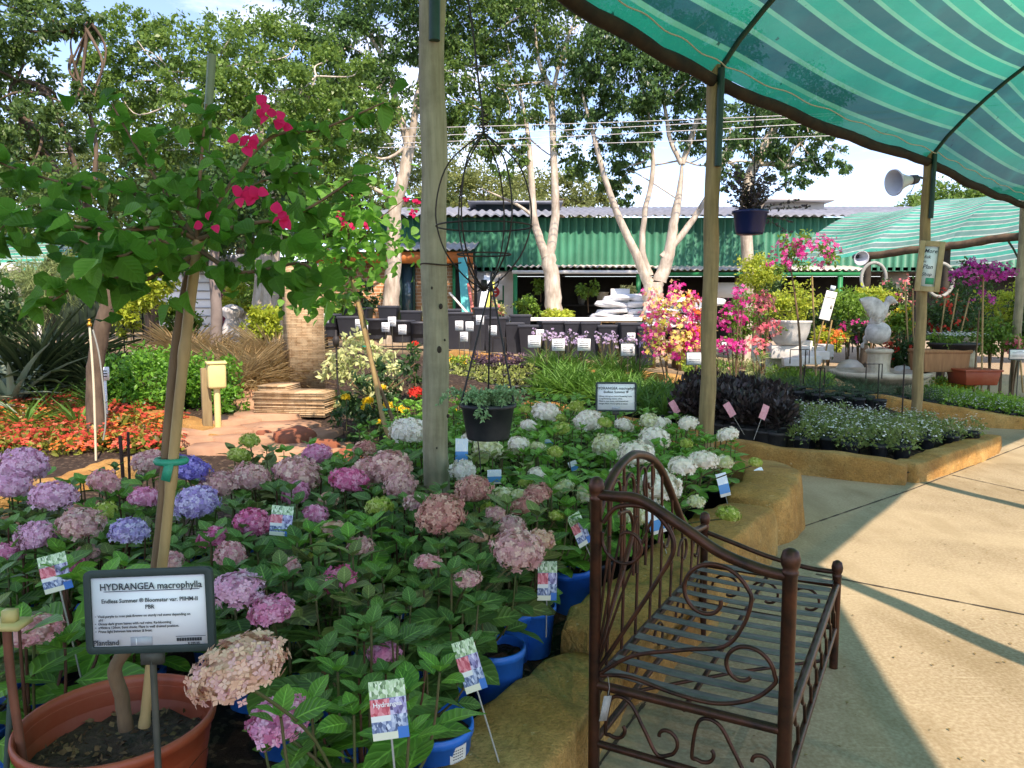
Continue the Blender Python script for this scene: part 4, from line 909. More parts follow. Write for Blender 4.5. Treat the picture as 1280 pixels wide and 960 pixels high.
for (x, y, zone, hd), l_ in zip(plants, lab):
    if len(l_.replace('-', ' ').split()) > 15: l_ = l_.replace('near the kerb by the daybed', 'by the daybed').replace(' blooms', '').replace('at the back below the grass pots', 'below the grass pots')
    import re as _re
    if len(_re.findall(r"[A-Za-z0-9']+", l_)) > 14: l_ = l_.replace('rightmost', 'right').replace(', third from left', ', third').replace(', second from left', ', second').replace('at the far left of the bed', 'at far left').replace('yellow-green', 'green'); print('LONG', l_)
    hydrangea(x, y, zone, hd, l_, 'hydrangeas in pots standing in the rock-edged bed', sc_=(1.0 if zone == 'pink' else 1.0) * random.uniform(.95, 1.15))
# the blue-potted plants along the kerb, leaf only where the photo shows no bloom
ROWB = [(548, 925, .30), (622, 833, .30), (663, 782, .30), (708, 735, .30), (474, 985, .30), (538, 790, .30), (565, 760, .3)]
rl = ['with a price sticker, nearest the low rock kerb', 'second along the kerb, by the step', 'third along the kerb from the camera', 'behind the metal daybed post', 'cut off by the lower edge of the picture', 'half hidden in leaves behind the front row', 'deep among leaves behind the kerb row']
for (px, py, h), l_ in zip(ROWB, rl):
    p = at_h(px, py - 30, h); t = hydrangea(p[0], p[1], 'pink', [], 'leafy hydrangea in a bright blue pot ' + l_, 'blue-potted hydrangeas along the kerb', sc_=.8, fo_off=(-.05, .05, .19))
    if px == 548:
        pot = t.children[0]; mb = MB(); n = 6; V_ = []; a0 = -1.15
        for k in range(n + 1):
            a = a0 + .55 * k / n
            for z_, r_ in ((.09, .0995 + .0035), (.18, .1055 + .0035)): V_.append((r_ * math.cos(a), r_ * math.sin(a), z_))
        stk = obj('sticker', MB().add(V_, [[2 * k, 2 * k + 2, 2 * k + 3, 2 * k + 1] for k in range(n)]), mat('sticker_paper', '#d9d6c8', rough=.6), t)
        mb = MB()
        for k in range(13):
            a = a0 + .12 + .022 * k
            for (z1, z2) in ((.115, .133),):
                r1 = .1055; w_ = .004 if k % 3 else .008
                mb.add([(r1 * math.cos(a), r1 * math.sin(a), z1), (r1 * math.cos(a + w_ * 1.3), r1 * math.sin(a + w_ * 1.3), z1), ((r1 + .001) * math.cos(a + w_ * 1.3), (r1 + .001) * math.sin(a + w_ * 1.3), z2), ((r1 + .001) * math.cos(a), (r1 + .001) * math.sin(a), z2)], [[0, 1, 2, 3]])
        for z_ in (.140, .149, .158, .167):
            for k in range(5):
                a = a0 + .09 + .07 * k; r1 = .1065 + (z_ - .14) * .07
                mb.add([(r1 * math.cos(a), r1 * math.sin(a), z_), (r1 * math.cos(a + .05), r1 * math.sin(a + .05), z_), (r1 * math.cos(a + .05), r1 * math.sin(a + .05), z_ + .003), (r1 * math.cos(a), r1 * math.sin(a), z_ + .003)], [[0, 1, 2, 3]])
        obj('print', mb, mat('print_black', '#2c2c2c', rough=.6), stk)
# leafy plants without bloom filling the gaps
random.seed(77); nf = 0
for tr_ in range(6000):
    y = random.uniform(1.25, 8.0); x = random.uniform(-4.3, 1.9)
    if x / y < -.75 or not ok_bed(x, y): continue
    if math.hypot(x + .93, y - 1.95) < .58 or (y < 1.8 and x < -.35): continue
    if (x < -1.6 and y > 4.2) or (x < -1.0 and y > 5.4): continue
    if any((x - a) ** 2 + (y - b) ** 2 < .285 ** 2 for a, b in placed): continue
    zone = 'white' if y > 4.9 and x > -1.3 + .0 or (x > .55 and y > 4.2) else 'pink'
    hydrangea(x, y, zone, [], 'leafy hydrangea without open blooms, fresh green among the white ones' if zone == 'white' else 'leafy dark green hydrangea without open blooms among the pink ones', 'bloomless hydrangeas among the white ones' if zone == 'white' else 'bloomless hydrangeas among the pink ones', sc_=random.uniform(.85, 1.1)); nf += 1
    if nf > 120: break
print('hydrangeas', len(plants), 'fill', nf)
# ---------------------------------------------------------------- metal daybed
IRON = mat('bronze_iron', '#241813', '#56301f', 16, .42, .15, metal=.55, spec=.5, dirt=('#5b3a28', .5), dscale=14)
SLAT = mat('slat_iron', '#5d5a55', '#74706a', 14, .45, metal=.35, dirt=('#3a3531', .6), dscale=9)
SE = .394; dO = np.array([.834, 2.785, 0.0]); ex = np.array([math.cos(-.5), math.sin(-.5)]); ey = np.array([-ex[1], ex[0]]); wB, lB = .577, 1.329
dt = thing('metal_daybed', 'dark bronze wrought-iron daybed with scrollwork and slatted seat on the walk', 'daybed', dO, math.atan2(ex[1], ex[0]))
xl, xr, yn, yf = -wB / 2, wB / 2, -lB / 2, lB / 2
def tb_(name, P, r, par=dt, n=8, m=IRON): return obj(name, tube(MB(), P, r, n), m, par, smooth=True)
for (x, y, h, r) in ((xl, yn, 1.02, .0185), (xr, yn, .88, .0205), (xl, yf, .60, .018), (xr, yf, .46, .018)):
    pr = [(0, 0), (r * 1.0, 0), (r, .01), (r, h - .055), (r * 1.12, h - .05), (r * 1.12, h - .042), (r * .95, h - .038), (r * 1.25, h - .024), (r * 1.34, h - .008), (r * 1.05, h + .014), (r * .4, h + .022), (0, h + .023)]
    obj('leg_post', lathe(MB(), pr, 18), IRON, dt, smooth=True, loc=(x, y, 0))
for (a, b) in (((xl, yn), (xr, yn)), ((xl, yf), (xr, yf)), ((xl, yn), (xl, yf)), ((xr, yn), (xr, yf))):
    tb_('seat_rail', [(*a, SE - .02), (*b, SE - .02)], .015)
    tb_('lower_rail', [(*a, SE - .215), (*b, SE - .215)], .012)
ns = 13
for k in range(ns):
    y = yn + (yf - yn) * (k + .6) / ns
    mb = MB(); n = 10
    for q in range(n):
        x0_, x1_ = xl + .01 + (wB - .02) * q / n, xl + .01 + (wB - .02) * (q + 1) / n
        z0, z1 = [SE + .004 - .008 * math.sin(math.pi * a / n) for a in (q, q + 1)]
        mb.add([(x0_, y - .022, z0), (x1_, y - .022, z1), (x1_, y + .022, z1), (x0_, y + .022, z0), (x0_, y - .022, z0 - .004), (x1_, y - .022, z1 - .004), (x1_, y + .022, z1 - .004), (x0_, y + .022, z0 - .004)], [[0, 1, 2, 3], [7, 6, 5, 4], [0, 4, 5, 1], [3, 2, 6, 7]])
    obj('slat', mb, SLAT, dt)
tb_('centre_bar', [(0, yn, SE - .03), (0, yf, SE - .03)], .009)
tb_('cross_brace', [(xl, (yn + yf) / 2 - .3, SE - .21), (0, 0, SE - .20), (xr, (yn + yf) / 2 + .3, SE - .21)], .007)
def pan(name, P2, o, ax, r=.0065, k=8, n=6):
    """scroll in a panel: P2 = (along, z), o origin, ax unit direction along the panel"""
    Q = smooth_path([(o[0] + ax[0] * a, o[1] + ax[1] * a, z) for a, z in P2], k); return tb_(name, Q, r, n=n)
def spiral(cx, cz, r0, r1, a0, a1, n=16): return [(cx + (r0 + (r1 - r0) * t) * math.cos(a0 + (a1 - a0) * t), cz + (r0 + (r1 - r0) * t) * math.sin(a0 + (a1 - a0) * t)) for t in np.linspace(0, 1, n)]
W = wB; o, X = (xl, yn), (1, 0); P_ = math.pi
tb_('arm_rail', smooth_path([(xl + a * W, yn, z) for a, z in ((0, .985), (.1, .987), (.25, .985), (.46, .925), (.66, .862), (.86, .83), (1.0, .822))], 6), .0165, n=10)
pan('scroll', [(.02, SE + .02), (.22 * W, SE + .10), (.5 * W, SE + .155), (.70 * W, .585), (.79 * W, .66)] + spiral(.62 * W, .725, .17 * W + .02, .055 * W, .1, 1.95 * P_, 20), o, X, .0065)
pan('scroll', [(.02, SE + .012), (.2 * W, SE + .03), (.45 * W, SE + .012), (.66 * W, SE + .012), (.84 * W, SE + .05)] + spiral(.80 * W, SE + .135, .15 * W, .045 * W, -.3, 1.75 * P_, 18), o, X, .0065)
pan('scroll', [(.0, SE + .01), (.18 * W, .58), (.34 * W, .74), (.43 * W, .85), (.38 * W, .925), (.27 * W, .965), (.12 * W, .955), (.04 * W, .90)], o, X, .0075)
for (a, z) in ((.08, .86), (.15, .90), (.23, .935), (.31, .93)): pan('fan_rod', [(.0, SE + .01), (a * .5 * W, SE + (z - SE) * .55), (a * W, z)], o, X, .0042)
pan('scroll', spiral(.17 * W, .845, .14 * W, .05 * W, P_ * .9, P_ * 2.7, 16), o, X, .0055)
for (c, flip) in ((.26, 1), (.74, 1)):
    L = spiral((c - .13) * W, SE - .125, .035 * W, .10 * W, P_ * .2, -P_ * 1.35, 12)
    Rr = spiral((c + .13) * W, SE - .14, .10 * W, .03 * W, -P_ * .55, P_ * 1.1, 12)
    pan('scroll', [(a, z) for a, z in spiral((c - .12) * W, SE - .14, .03 * W, .085 * W, .3, -2.6, 9)] + [((c - .16) * W, SE - .055), ((c - .06) * W, SE - .05), ((c + .03) * W, SE - .13), ((c + .1) * W, SE - .195)] + spiral((c + .14) * W, SE - .14, .085 * W, .03 * W, -1.2, 2.9, 10), o, X, .006)
# far end: low row of scrolls
for c in (.2, .5, .8):
    pan('scroll', spiral(c * W, SE - .12, .13 * W, .05 * W, P_, -P_ * .6, 14), (xl, yf), X, .006)
pan('scroll', [(0, .53), (.2 * W, .50), (.5 * W, .455), (.8 * W, .43), (W, .43)], (xl, yf), X, .011)
# back: arch over a fan of rods, falling to the low far post
Y = (0, 1); L_ = lB
AR = [(.0, .905), (.062, .97), (.168, 1.03), (.30, 1.056), (.406, 1.045), (.53, 1.01), (.636, .955), (.74, .87), (.846, .77), (.97, .66), (1.12, .585), (L_, .555)]
AX_, AZ_ = [q[0] for q in AR], [q[1] for q in AR]
tb_('back_rail', smooth_path([(xl, yn + a, z) for a, z in AR], 6), .0155, n=10)
for a in (.17, .30, .43): pan('loop', [(a - .05, .62), (a - .055, .8), (a - .04, .96), (a, .995), (a + .04, .96), (a + .055, .8), (a + .05, .62)], (xl, yn), Y, .0055)
for c in (.30, .52): pan('scroll', spiral(c, .93, .075, .02, P_ * 1.2, -P_ * .9, 16), (xl, yn), Y, .005)
for a in (.10, .24, .38, .54, .66, .80, .95, 1.10, 1.22): pan('back_rod', [(a, SE), (a + .015, (SE + float(np.interp(a, AX_, AZ_))) / 2), (a, float(np.interp(a, AX_, AZ_)))], (xl, yn), Y, .0055)
pan('scroll', spiral(.72, .66, .085, .03, P_, -P_ * .8, 16), (xl, yn), Y, .006); pan('scroll', spiral(.98, .53, .075, .025, P_, -P_ * .8, 16), (xl, yn), Y, .006); pan('scroll', spiral(1.18, .48, .06, .02, P_, -P_ * .8, 16), (xl, yn), Y, .006)
pan('scroll', [(.0, SE + .01), (.12, .55), (.26, .68), (.34, .78), (.30, .86), (.2, .88)], (xl, yn), Y, .007)
for k in range(9):
    c = .08 + (L_ - .16) * k / 8
    pan('side_scroll', [(c - .06, SE - .03), (c - .02, SE - .10), (c + .03, SE - .13), (c + .06, SE - .205)], (xr, yn), Y, .006)
    if k % 2 == 0: pan('side_scroll', spiral(c, SE - .12, .07, .025, P_, -P_ * .7, 12), (xl, yn), Y, .0055)
tgm = MB(); box(tgm, (0, 0, -.05), (.028, .0015, .085)); tg = single('price_tag', tgm, mat('tag_grey', '#b6b3ac', '#8f8c86', 20, .6), 'small worn price tag tied to the daybed by its tall corner post', 'tag', loc=(*(dO[:2] + ex * (xl + .055) + ey * (yn - .02)), SE - .03), rot=(.1, .15, .4))
tube_ = obj('string', tube(MB(), [(0, 0, -.005), (.002, .004, .02), (-.006, .012, .05)], .0012, 5), mat('string', '#8a857c', rough=.8), tg)

# ---------------------------------------------------------------- printed signs
DKF = mat('sign_frame', '#20302c', '#2a3a36', 12, .5); PAPER = mat('sign_paper', '#f0f1ee', '#e6e9e6', 1.5, .35, spec=.5); INK = mat('ink', '#30353a', rough=.6); GREYB = mat('logo_grey', '#a9abae', rough=.6); STK = mat('stake_metal', '#3d4038', '#555247', 8, .6, metal=.3)
def text(par, s, x, z, size, m=INK, name='lettering', y=-.006, align='LEFT', wmax=None, shear=0, sx=1.0):
    c = bpy.data.curves.new(name, 'FONT'); c.body = s; c.size = size; c.align_x = align; c.fill_mode = 'FRONT'; c.extrude = .0003; c.offset = size * .012; c.resolution_u = 2; c.shear = shear; c.materials.append(m)
    oc = bpy.data.objects.new('curve', c); COL.objects.link(oc); me = bpy.data.meshes.new_from_object(oc); bpy.data.objects.remove(oc); bpy.data.curves.remove(c)
    me.name = name
    if not me.materials: me.materials.append(m)
    o = bpy.data.objects.new(name, me); link(o, par); o.location = (x, y, z); o.rotation_euler = (math.pi / 2, 0, 0); o.scale = (sx, 1, 1)
    return o
def rframe(mb, w_, h_, d_, r_=.012, b=.016):
    """rounded bar frame w x h, bar b, depth d, in the xz plane"""
    def loop(W_, H_, rr):
        out = []
        for cx, cz, a0 in ((W_ / 2 - rr, H_ / 2 - rr, 0), (-W_ / 2 + rr, H_ / 2 - rr, P_ / 2), (-W_ / 2 + rr, -H_ / 2 + rr, P_), (W_ / 2 - rr, -H_ / 2 + rr, 1.5 * P_)):
            for t in np.linspace(0, P_ / 2, 5): out.append((cx + rr * math.cos(a0 + t), cz + rr * math.sin(a0 + t)))
        return out
    A, B = loop(w_, h_, r_), loop(w_ - 2 * b, h_ - 2 * b, max(.003, r_ - b)); n = len(A); V_ = []
    for y in (-d_ / 2, d_ / 2):
        V_ += [(x, y, z) for x, z in A] + [(x, y, z) for x, z in B]
    f = []
    for i in range(n):
        j = (i + 1) % n
        f += [[i, j, n + j, n + i], [2 * n + i, 3 * n + i, 3 * n + j, 2 * n + j], [i, 2 * n + i, 2 * n + j, j], [n + i, n + j, 3 * n + j, 3 * n + i]]
    mb.add(V_, f); return mb
def bed_sign(label, c, w_, h_, rot, zb, big=True, lines=(), group=None, b=.016):
    t = thing('plant_sign', label, 'sign', c, 0, group); t.rotation_euler = rot
    obj('frame', rframe(MB(), w_, h_, .012, .014 * w_ / .3, b), DKF, t, bevel=.001)
    mb = MB(); box(mb, (0, 0, 0), (w_ - b * 1.9, .004, h_ - b * 1.9)); p = obj('panel', mb, PAPER, t)
    mb = MB(); box(mb, (0, .004, -h_ / 2 - .012), (.05 * w_ / .3, .014, .03)); tube(mb, [(0, .004, -h_ / 2 - .02), (0, .006, zb - c[2])], .0075 * max(.5, w_ / .3), 8); obj('stake', mb, STK, t)
    return t, p
sgc = at_y(187, 763, 1.66); sw, sh = .298, .186
sg, sp = bed_sign('large white printed hydrangea sign in a dark green frame before the terracotta tub', sgc, sw, sh, (R(-6), R(-3.6), R(-4)), .1)
L0 = -sw / 2 + .024
text(sp, 'HYDRANGEA macrophylla', .008, .049, .0212, align='CENTER', sx=1.0); mb = MB(); box(mb, (.008, -.0035, .0455), (.222, .001, .0013)); obj('underline', mb, INK, sp)
text(sp, 'Endless Summer \u00ae Bloomstar var. PIIHM-II', .004, .0205, .0128, align='CENTER'); text(sp, 'PBR', .004, .0055, .0128, align='CENTER')
for z, s in ((-.0115, '\u2022  Vivid purple to rose pink flowers on sturdy red stems depending on'), (-.0195, '    pH'), (-.028, '\u2022  Glossy dark green leaves with red veins. Re-blooming'), (-.0365, '\u2022  \u00b190cm x 120cm. Semi shade. Plant in well drained position.'), (-.045, '\u2022  Prune light between late winter & frost.')):
    text(sp, s, L0, z, .0078)
text(sp, 'Plantland', L0 - .006, -.073, .0165)
mb = MB(); box(mb, (-.020, -.0035, -.067), (.050, .001, .019)); obj('logo_block', mb, GREYB, sp); mb = MB(); box(mb, (-.0315, -.0042, -.067), (.002, .001, .014)); obj('logo_bar', mb, PAPER, sp)
mb = MB(); x = .062
for k in range(30): w_ = .0006 + .0009 * ((k * 7) % 3) / 2; box(mb, (x, -.0035, -.0655), (w_, .001, .007)); x += w_ + .0009
obj('barcode', mb, INK, sp); mb = MB(); box(mb, (.094, -.0035, -.0585), (.068, .001, .0008)); obj('rule', mb, INK, sp); text(sp, 'R 299.95', .088, -.0765, .0075)
s2c = at_y(770, 496, 6.1); k2_ = 6.1 / F
s2, p2 = bed_sign('white hydrangea sign on a thin stake behind the white blooms, by the grass pots', s2c, 51 * k2_, 37 * k2_, (R(-4), 0, R(-4)), .1, b=.014)
W2, H2 = 51 * k2_, 37 * k2_
text(p2, 'HYDRANGEA macrophylla', 0, H2 * .25, .029, align='CENTER', y=-.004); text(p2, 'Endless Summer \u00ae', 0, H2 * .13, .026, align='CENTER', y=-.004)
for q, s in enumerate(('Glossy dark green leaves flowering heads', 'Long flowering season, white', 'Plant in semi shade, well drained soil', 'Height 90cm. Prune lightly in winter')): text(p2, s, -W2 * .41, H2 * (.0 - .085 * q), .0155, y=-.004)
mb = MB(); box(mb, (0, -.003, -H2 * .385), (W2 * .2, .001, H2 * .09)); obj('logo_block', mb, GREYB, p2)
# picture cards pushed into the pots
def card_mat(name, blue=False):
    t = NT(name); uv = t.n('ShaderNodeTexCoord').outputs['UV']; s = t.n('ShaderNodeSeparateXYZ'); t.l(uv, s.inputs[0]); x, y = s.outputs[0], s.outputs[1]
    def blob(sc_, a, b, c):
        v = t.n('ShaderNodeTexVoronoi'); v.inputs['Scale'].default_value = sc_; t.l(uv, v.inputs['Vector']); sp_ = t.n('ShaderNodeSeparateColor'); t.l(v.outputs['Color'], sp_.inputs[0]); return t.ramp(sp_.outputs[0], [(0, lin(a)), (.5, lin(b)), (1, lin(c))])
    if blue:
        c = blob(9, '#e9edf0', '#d6e4ee', '#f6f6f2'); c = t.mix(t.math('LESS_THAN', y, .52), c, lin('#3f8fce')); c = t.mix(t.math('LESS_THAN', y, .13), c, lin('#d9d2c4'))
    else:
        gr = blob(14, '#3f6a3a', '#a9c795', '#dfe7cf'); pk = blob(11, '#b8404f', '#d9707c', '#e8a0a4'); pu = blob(12, '#4a3f6a', '#8e86b4', '#cfcbe0'); bl = blob(13, '#37496b', '#7f92b5', '#d3dbe6')
        c = t.mix(t.math('GREATER_THAN', y, .71), bl, gr); mid = t.mix(t.math('GREATER_THAN', x, .54), pk, pu)
        inm = t.math('MULTIPLY', t.math('GREATER_THAN', y, .42), t.math('LESS_THAN', y, .70)); c = t.mix(inm, c, mid)
        lab_ = t.math('MULTIPLY', t.math('MULTIPLY', t.math('GREATER_THAN', y, .32), t.math('LESS_THAN', y, .42)), t.math('LESS_THAN', x, .54)); c = t.mix(lab_, c, lin('#e4e6de'))
        bot = t.math('MULTIPLY', t.math('LESS_THAN', y, .13), t.math('LESS_THAN', x, .7)); c = t.mix(bot, c, lin('#dfe0c6')); cor = t.math('MULTIPLY', t.math('LESS_THAN', y, .2), t.math('GREATER_THAN', x, .7)); c = t.mix(cor, c, lin('#3a78c0'))
    return t.done(t.bsdf(c, .3, 0, .5))
CARD = card_mat('card_print'); CARDB = card_mat('card_print_blue', True); CARDP = mat('card_pink', '#d9a0a4', '#c98088', 30, .5)
def card(label, px, py, y, w_, h_, tilt, yaw, m=CARD, zb=None, word=None, pitch=-.15):
    c = at_y(px, py, y); t = thing('picture_card', label, 'plant card', c, 0, 'printed picture cards in the flower pots'); t.rotation_euler = (pitch, tilt, yaw)
    n = 5; V_ = []; U_ = []
    for k in range(n + 1):
        z = -h_ / 2 + h_ * k / n; bow = .03 * h_ * math.sin(math.pi * k / n)
        for s in (-1, 1): V_.append((s * w_ / 2, -bow, z)); U_.append((.5 + s * .5, k / n))
    for k in range(n + 1):
        z = -h_ / 2 + h_ * k / n; bow = .03 * h_ * math.sin(math.pi * k / n)
        for s in (-1, 1): V_.append((s * w_ / 2, -bow + .0008, z)); U_.append((.5 + s * .5, k / n))
    o_ = 2 * (n + 1)
    f = [[2 * k, 2 * k + 1, 2 * k + 3, 2 * k + 2] for k in range(n)] + [[o_ + 2 * k, o_ + 2 * k + 2, o_ + 2 * k + 3, o_ + 2 * k + 1] for k in range(n)]
    obj('card', MB().add(V_, f, U_), m, t)
    zb = c[2] - .30 if zb is None else zb
    obj('stake', tube(MB(), [(0, .003, h_ * .35), (0, .004, -h_ / 2), (0, .004, -max(.05, c[2] - zb))], .0028, 5), mat('card_stake', '#9a978c', rough=.6), t)
    if word: text(t, word, -w_ * .42, h_ * .07, w_ * .185, mat('white_ink', '#f2f0ec', rough=.5), y=-.03 * h_ - .0012)
kc = lambda wpx, y: wpx * y / F
card('pink and purple picture card nearest the camera, lettered in white', 486, 887, 1.66, kc(47, 1.66), kc(76, 1.66), R(-5), .1, word='Hydrangea', zb=.1)
card('tilted pink and purple picture card against a blue pot', 587, 832, 2.12, kc(29, 2.12), kc(68, 2.12), R(-16), .15, zb=.25)
card('pink and purple picture card in the blue pot beside the kerb', 684, 726, 3.0, kc(25, 3.0), kc(50, 3.0), R(2), .1, zb=.25)
card('tilted purple picture card left of the daybed arch', 724, 662, 3.55, kc(20, 3.55), kc(44, 3.55), R(-22), .5, zb=.3)
card('tilted picture card at the left edge among pink blooms', 69, 716, 2.35, kc(36, 2.35), kc(48, 2.35), R(-14), .1, zb=.25)
card('small purple picture card behind the hot pink bloom', 352, 651, 2.95, kc(28, 2.95), kc(38, 2.95), R(5), 0, zb=.3)
card('dark purple picture card half hidden behind the terracotta tub', 500, 755, 2.9, kc(14, 2.9), kc(40, 2.9), R(8), .9, zb=.25)
for px, py, y, wp, hp, tl, lb in ((577, 565, 4.55, 16, 34, 2, 'blue and white picture card just right of the pale post'), (618, 596, 4.5, 18, 18, 0, 'blue and white picture card under the hanging pot'), (822, 650, 3.9, 26, 34, -14, 'blue and white picture card seen through the daybed back'), (904, 606, 5.0, 14, 30, -12, 'blue and white picture card by the bed corner'), (717, 583, 5.2, 11, 14, -20, 'small blue card among the white hydrangeas'), (952, 596, 5.6, 11, 24, -25, 'white card at the far corner pot of the hydrangea bed'), (686, 553, 5.8, 11, 8, 0, 'small blue card flat among leaves below the second hydrangea sign')):
    card(lb, px, py, y, kc(wp, y), kc(hp, y), R(tl), .15, CARDB, zb=.25)

# ---------------------------------------------------------------- bougainvillea standard in its tub
BGL = leafmat('bougainvillea_leaf', '#27561f', '#72a83e', .5, .42, .12); BGR = petalmat('bract_red', '#c0184c', '#dd2a62', '#ea5088', .45)
BAMB = mat('bamboo', '#ab9160', '#8f7648', 4, .55, .2, stretch=(5, 5, .7), dirt=('#6b5230', .4), dscale=8); BOUGW = mat('bougainvillea_bark', '#7d6447', '#5e4a34', 7, .85, .6, stretch=(4, 4, .8)); TIE = mat('green_tie', '#128a6a', rough=.5)
bc = at_h(142, 900, .53); bz0 = .09
bg = thing('potted_bougainvillea', 'tall staked red bougainvillea standard in the big terracotta tub', 'bougainvillea', (bc[0], bc[1] + .02, bz0))
bo = np.array(bg.location)
rT, hT = .232, .44
pt_ = obj('tub', lathe(MB(), [(0, 0), (rT * .72, 0), (rT * .75, .01), (rT * .93, hT - .07), (rT * .945, hT - .065), (rT * .95, hT - .03), (rT, hT - .026), (rT * 1.01, hT - .012), (rT, hT), (rT * .965, hT), (rT * .955, hT - .02), (rT * .90, hT - .14)], 40), TERRA, bg, smooth=True)
mb = MB(); disc(mb, rT * .93, hT - .10, 36, bump=.02); n = 260; a_ = rng.uniform(0, 6.28, n); q_ = rT * .9 * np.sqrt(rng.random(n))
obj('soil', mb, COMP, pt_); mb = MB(); scatter(mb, TINY, np.stack([q_ * np.cos(a_), q_ * np.sin(a_), np.full(n, hT - .09)], -1), orient(rdir(n, -.3, .6), rdir(n, .2, 1)), rng.uniform(.006, .028, n)); tag(obj('bark_chips', mb, mat('chips', '#4a3522', '#8a6d4a', 30, .9), pt_), kind='stuff')
def bp(px, py, y): return at_y(px, py, y) - bo
Yt = bo[1]
mb = MB(); Q = smooth_path([bp(158, 912, Yt), bp(152, 870, Yt), bp(144, 835, Yt - .01), bp(166, 800, Yt), bp(190, 740, Yt + .02), bp(203, 640, Yt + .02), bp(212, 520, Yt + .02), bp(222, 420, Yt + .02), bp(236, 345, Yt + .02), bp(246, 300, Yt + .01)], 8); tube(mb, Q, np.linspace(.018, .0105, len(Q)), 12, wob=.14); obj('trunk', mb, BOUGW, bg, smooth=True)
mb = MB(); Q = smooth_path([bp(180, 908, Yt + .0), bp(192, 800, Yt + .005), bp(208, 660, Yt + .0), bp(222, 520, Yt), bp(235, 400, Yt), bp(248, 300, Yt)], 10); r_ = np.array([.0125 + (.0022 if k % 12 in (0, 1) else 0) for k in range(len(Q))]); tube(mb, Q, r_, 12); obj('bamboo_stake', mb, BAMB, bg, smooth=True)
mb = MB(); tube(mb, [bp(257, 190, Yt), bp(265, 68, Yt)], .0105, 4); obj('flat_stake', mb, mat('stake_green', '#5c6a4c', '#6d7a58', 6, .6), bg)
c_ = bp(214, 576, Yt + .01); mb = MB(); tube(mb, [c_ + np.array([.034 * math.cos(a), .026 * math.sin(a), 0]) for a in np.linspace(0, 6.4, 24)], .009, 6); box(mb, c_ + np.array([.003, -.03, -.022]), (.022, .004, .045), roty(.25)); obj('tie', mb, TIE, bg)
mb = MB(); limbs = []
for (pts, r0) in (([(246, 300, 0), (210, 285, -.05), (140, 288, -.1), (60, 280, -.12), (-20, 285, -.1)], .007), ([(246, 300, 0), (175, 245, .05), (110, 235, .08), (30, 215, .1), (-30, 190, .1)], .006), ([(246, 300, 0), (300, 282, -.08), (370, 268, -.12), (440, 225, -.15)], .0065), ([(248, 290, 0), (330, 178, .04), (400, 162, .04), (480, 128, .02)], .0055), ([(246, 300, 0), (250, 220, -.05), (258, 130, -.05)], .006), ([(240, 320, 0), (180, 350, -.1), (120, 345, -.15), (60, 380, -.15)], .006), ([(246, 310, 0), (300, 340, -.06), (380, 330, -.1), (400, 370, -.1)], .006), ([(246, 300, 0), (180, 200, 0), (140, 130, 0)], .005), ([(246, 300, 0), (320, 230, .15), (380, 215, .2)], .005), ([(230, 330, 0), (200, 300, -.2), (150, 320, -.3), (100, 300, -.3)], .005)):
    Q = smooth_path([bp(a, b, Yt + d) for a, b, d in pts], 7); tube(mb, Q, np.linspace(r0, .0022, len(Q)), 6, cap=False); limbs.append(Q)
obj('branches', mb, BOUGW, bg, smooth=True)
PP, TT, NN = [], [], []
for Q in limbs:
    n = len(Q)
    for k in range(3, n):
        for s in range(2):
            PP.append(Q[k] + rng.normal(0, .012, 3)); d = nrm(Q[k] - Q[k - 1]) * .4 + rdir(1)[0] * .8; d[2] -= .35; TT.append(d); NN.append([rng.normal() * .5, rng.normal() * .5 - .6, .8])
            if rng.random() < .4:
                e = Q[k] + rdir(1, -.5, .7)[0] * rng.uniform(.03, .13); PP.append(e); TT.append(rdir(1, -.9, .3)[0]); NN.append([rng.normal() * .5, -.8, .6])
for (px, py, sx_, sy_, n) in ((250, 255, 130, 60, 44), (130, 290, 100, 45, 34), (340, 330, 60, 60, 26), (370, 270, 70, 60, 22), (60, 255, 70, 40, 22), (160, 345, 70, 50, 14), (180, 170, 70, 30, 12), (10, 300, 60, 40, 14), (400, 180, 50, 30, 6)):
    for q in range(n):
        PP.append(bp(px + rng.normal() * sx_ * .5, py + rng.normal() * sy_ * .5, Yt + rng.uniform(-.28, .28))); TT.append(rdir(1, -1, .4)[0]); NN.append([rng.normal() * .5, -.7, .7])
mb = MB(); PP, TT, NN = np.array(PP), np.array(TT), np.array(NN); which = rng.integers(0, 3, len(PP)); SZ = rng.uniform(.026, .070, len(PP)) * rng.choice([1, 1, .75], len(PP))
for q in range(3): k = which == q; scatter(mb, (HEART, leaf_tpl(.78, 6, .24, .42, wav=.02, peak=.34), leaf_tpl(.7, 6, .3, -.15, wav=.02, peak=.36))[q], PP[k], orient(TT[k], NN[k]), SZ[k]); obj('foliage', mb, BGL, bg, smooth=True)
BRACT = leaf_tpl(.95, 5, .22, .3, peak=.42)
def bracts(mb, c, r=.033, k=3):
    a0 = rng.uniform(0, 6)
    P = np.tile(c, (k, 1)) + rng.normal(0, r * .25, (k, 3)); T = np.array([[math.cos(a0 + q * 6.283 / k), -.25 + .2 * rng.normal(), math.sin(a0 + q * 6.283 / k)] for q in range(k)]); scatter(mb, BRACT, P, orient(T, T * .2 + np.array([0, -1., .1]) + rng.normal(0, .35, (k, 3))), r * rng.uniform(1.0, 1.35, k))
for (px, py, dy) in ((327, 133, -.22), (343, 150, -.22), (352, 153, -.22), (305, 176, -.26), (313, 179, -.26), (305, 246, -.33), (319, 246, -.33), (311, 243, -.32), (348, 272, -.33), (355, 276, -.33), (260, 282, -.3)):
    mb = MB(); bracts(mb, bp(px, py, Yt + dy), .019, 3); obj('bract_cluster', mb, BGR, bg, smooth=True)
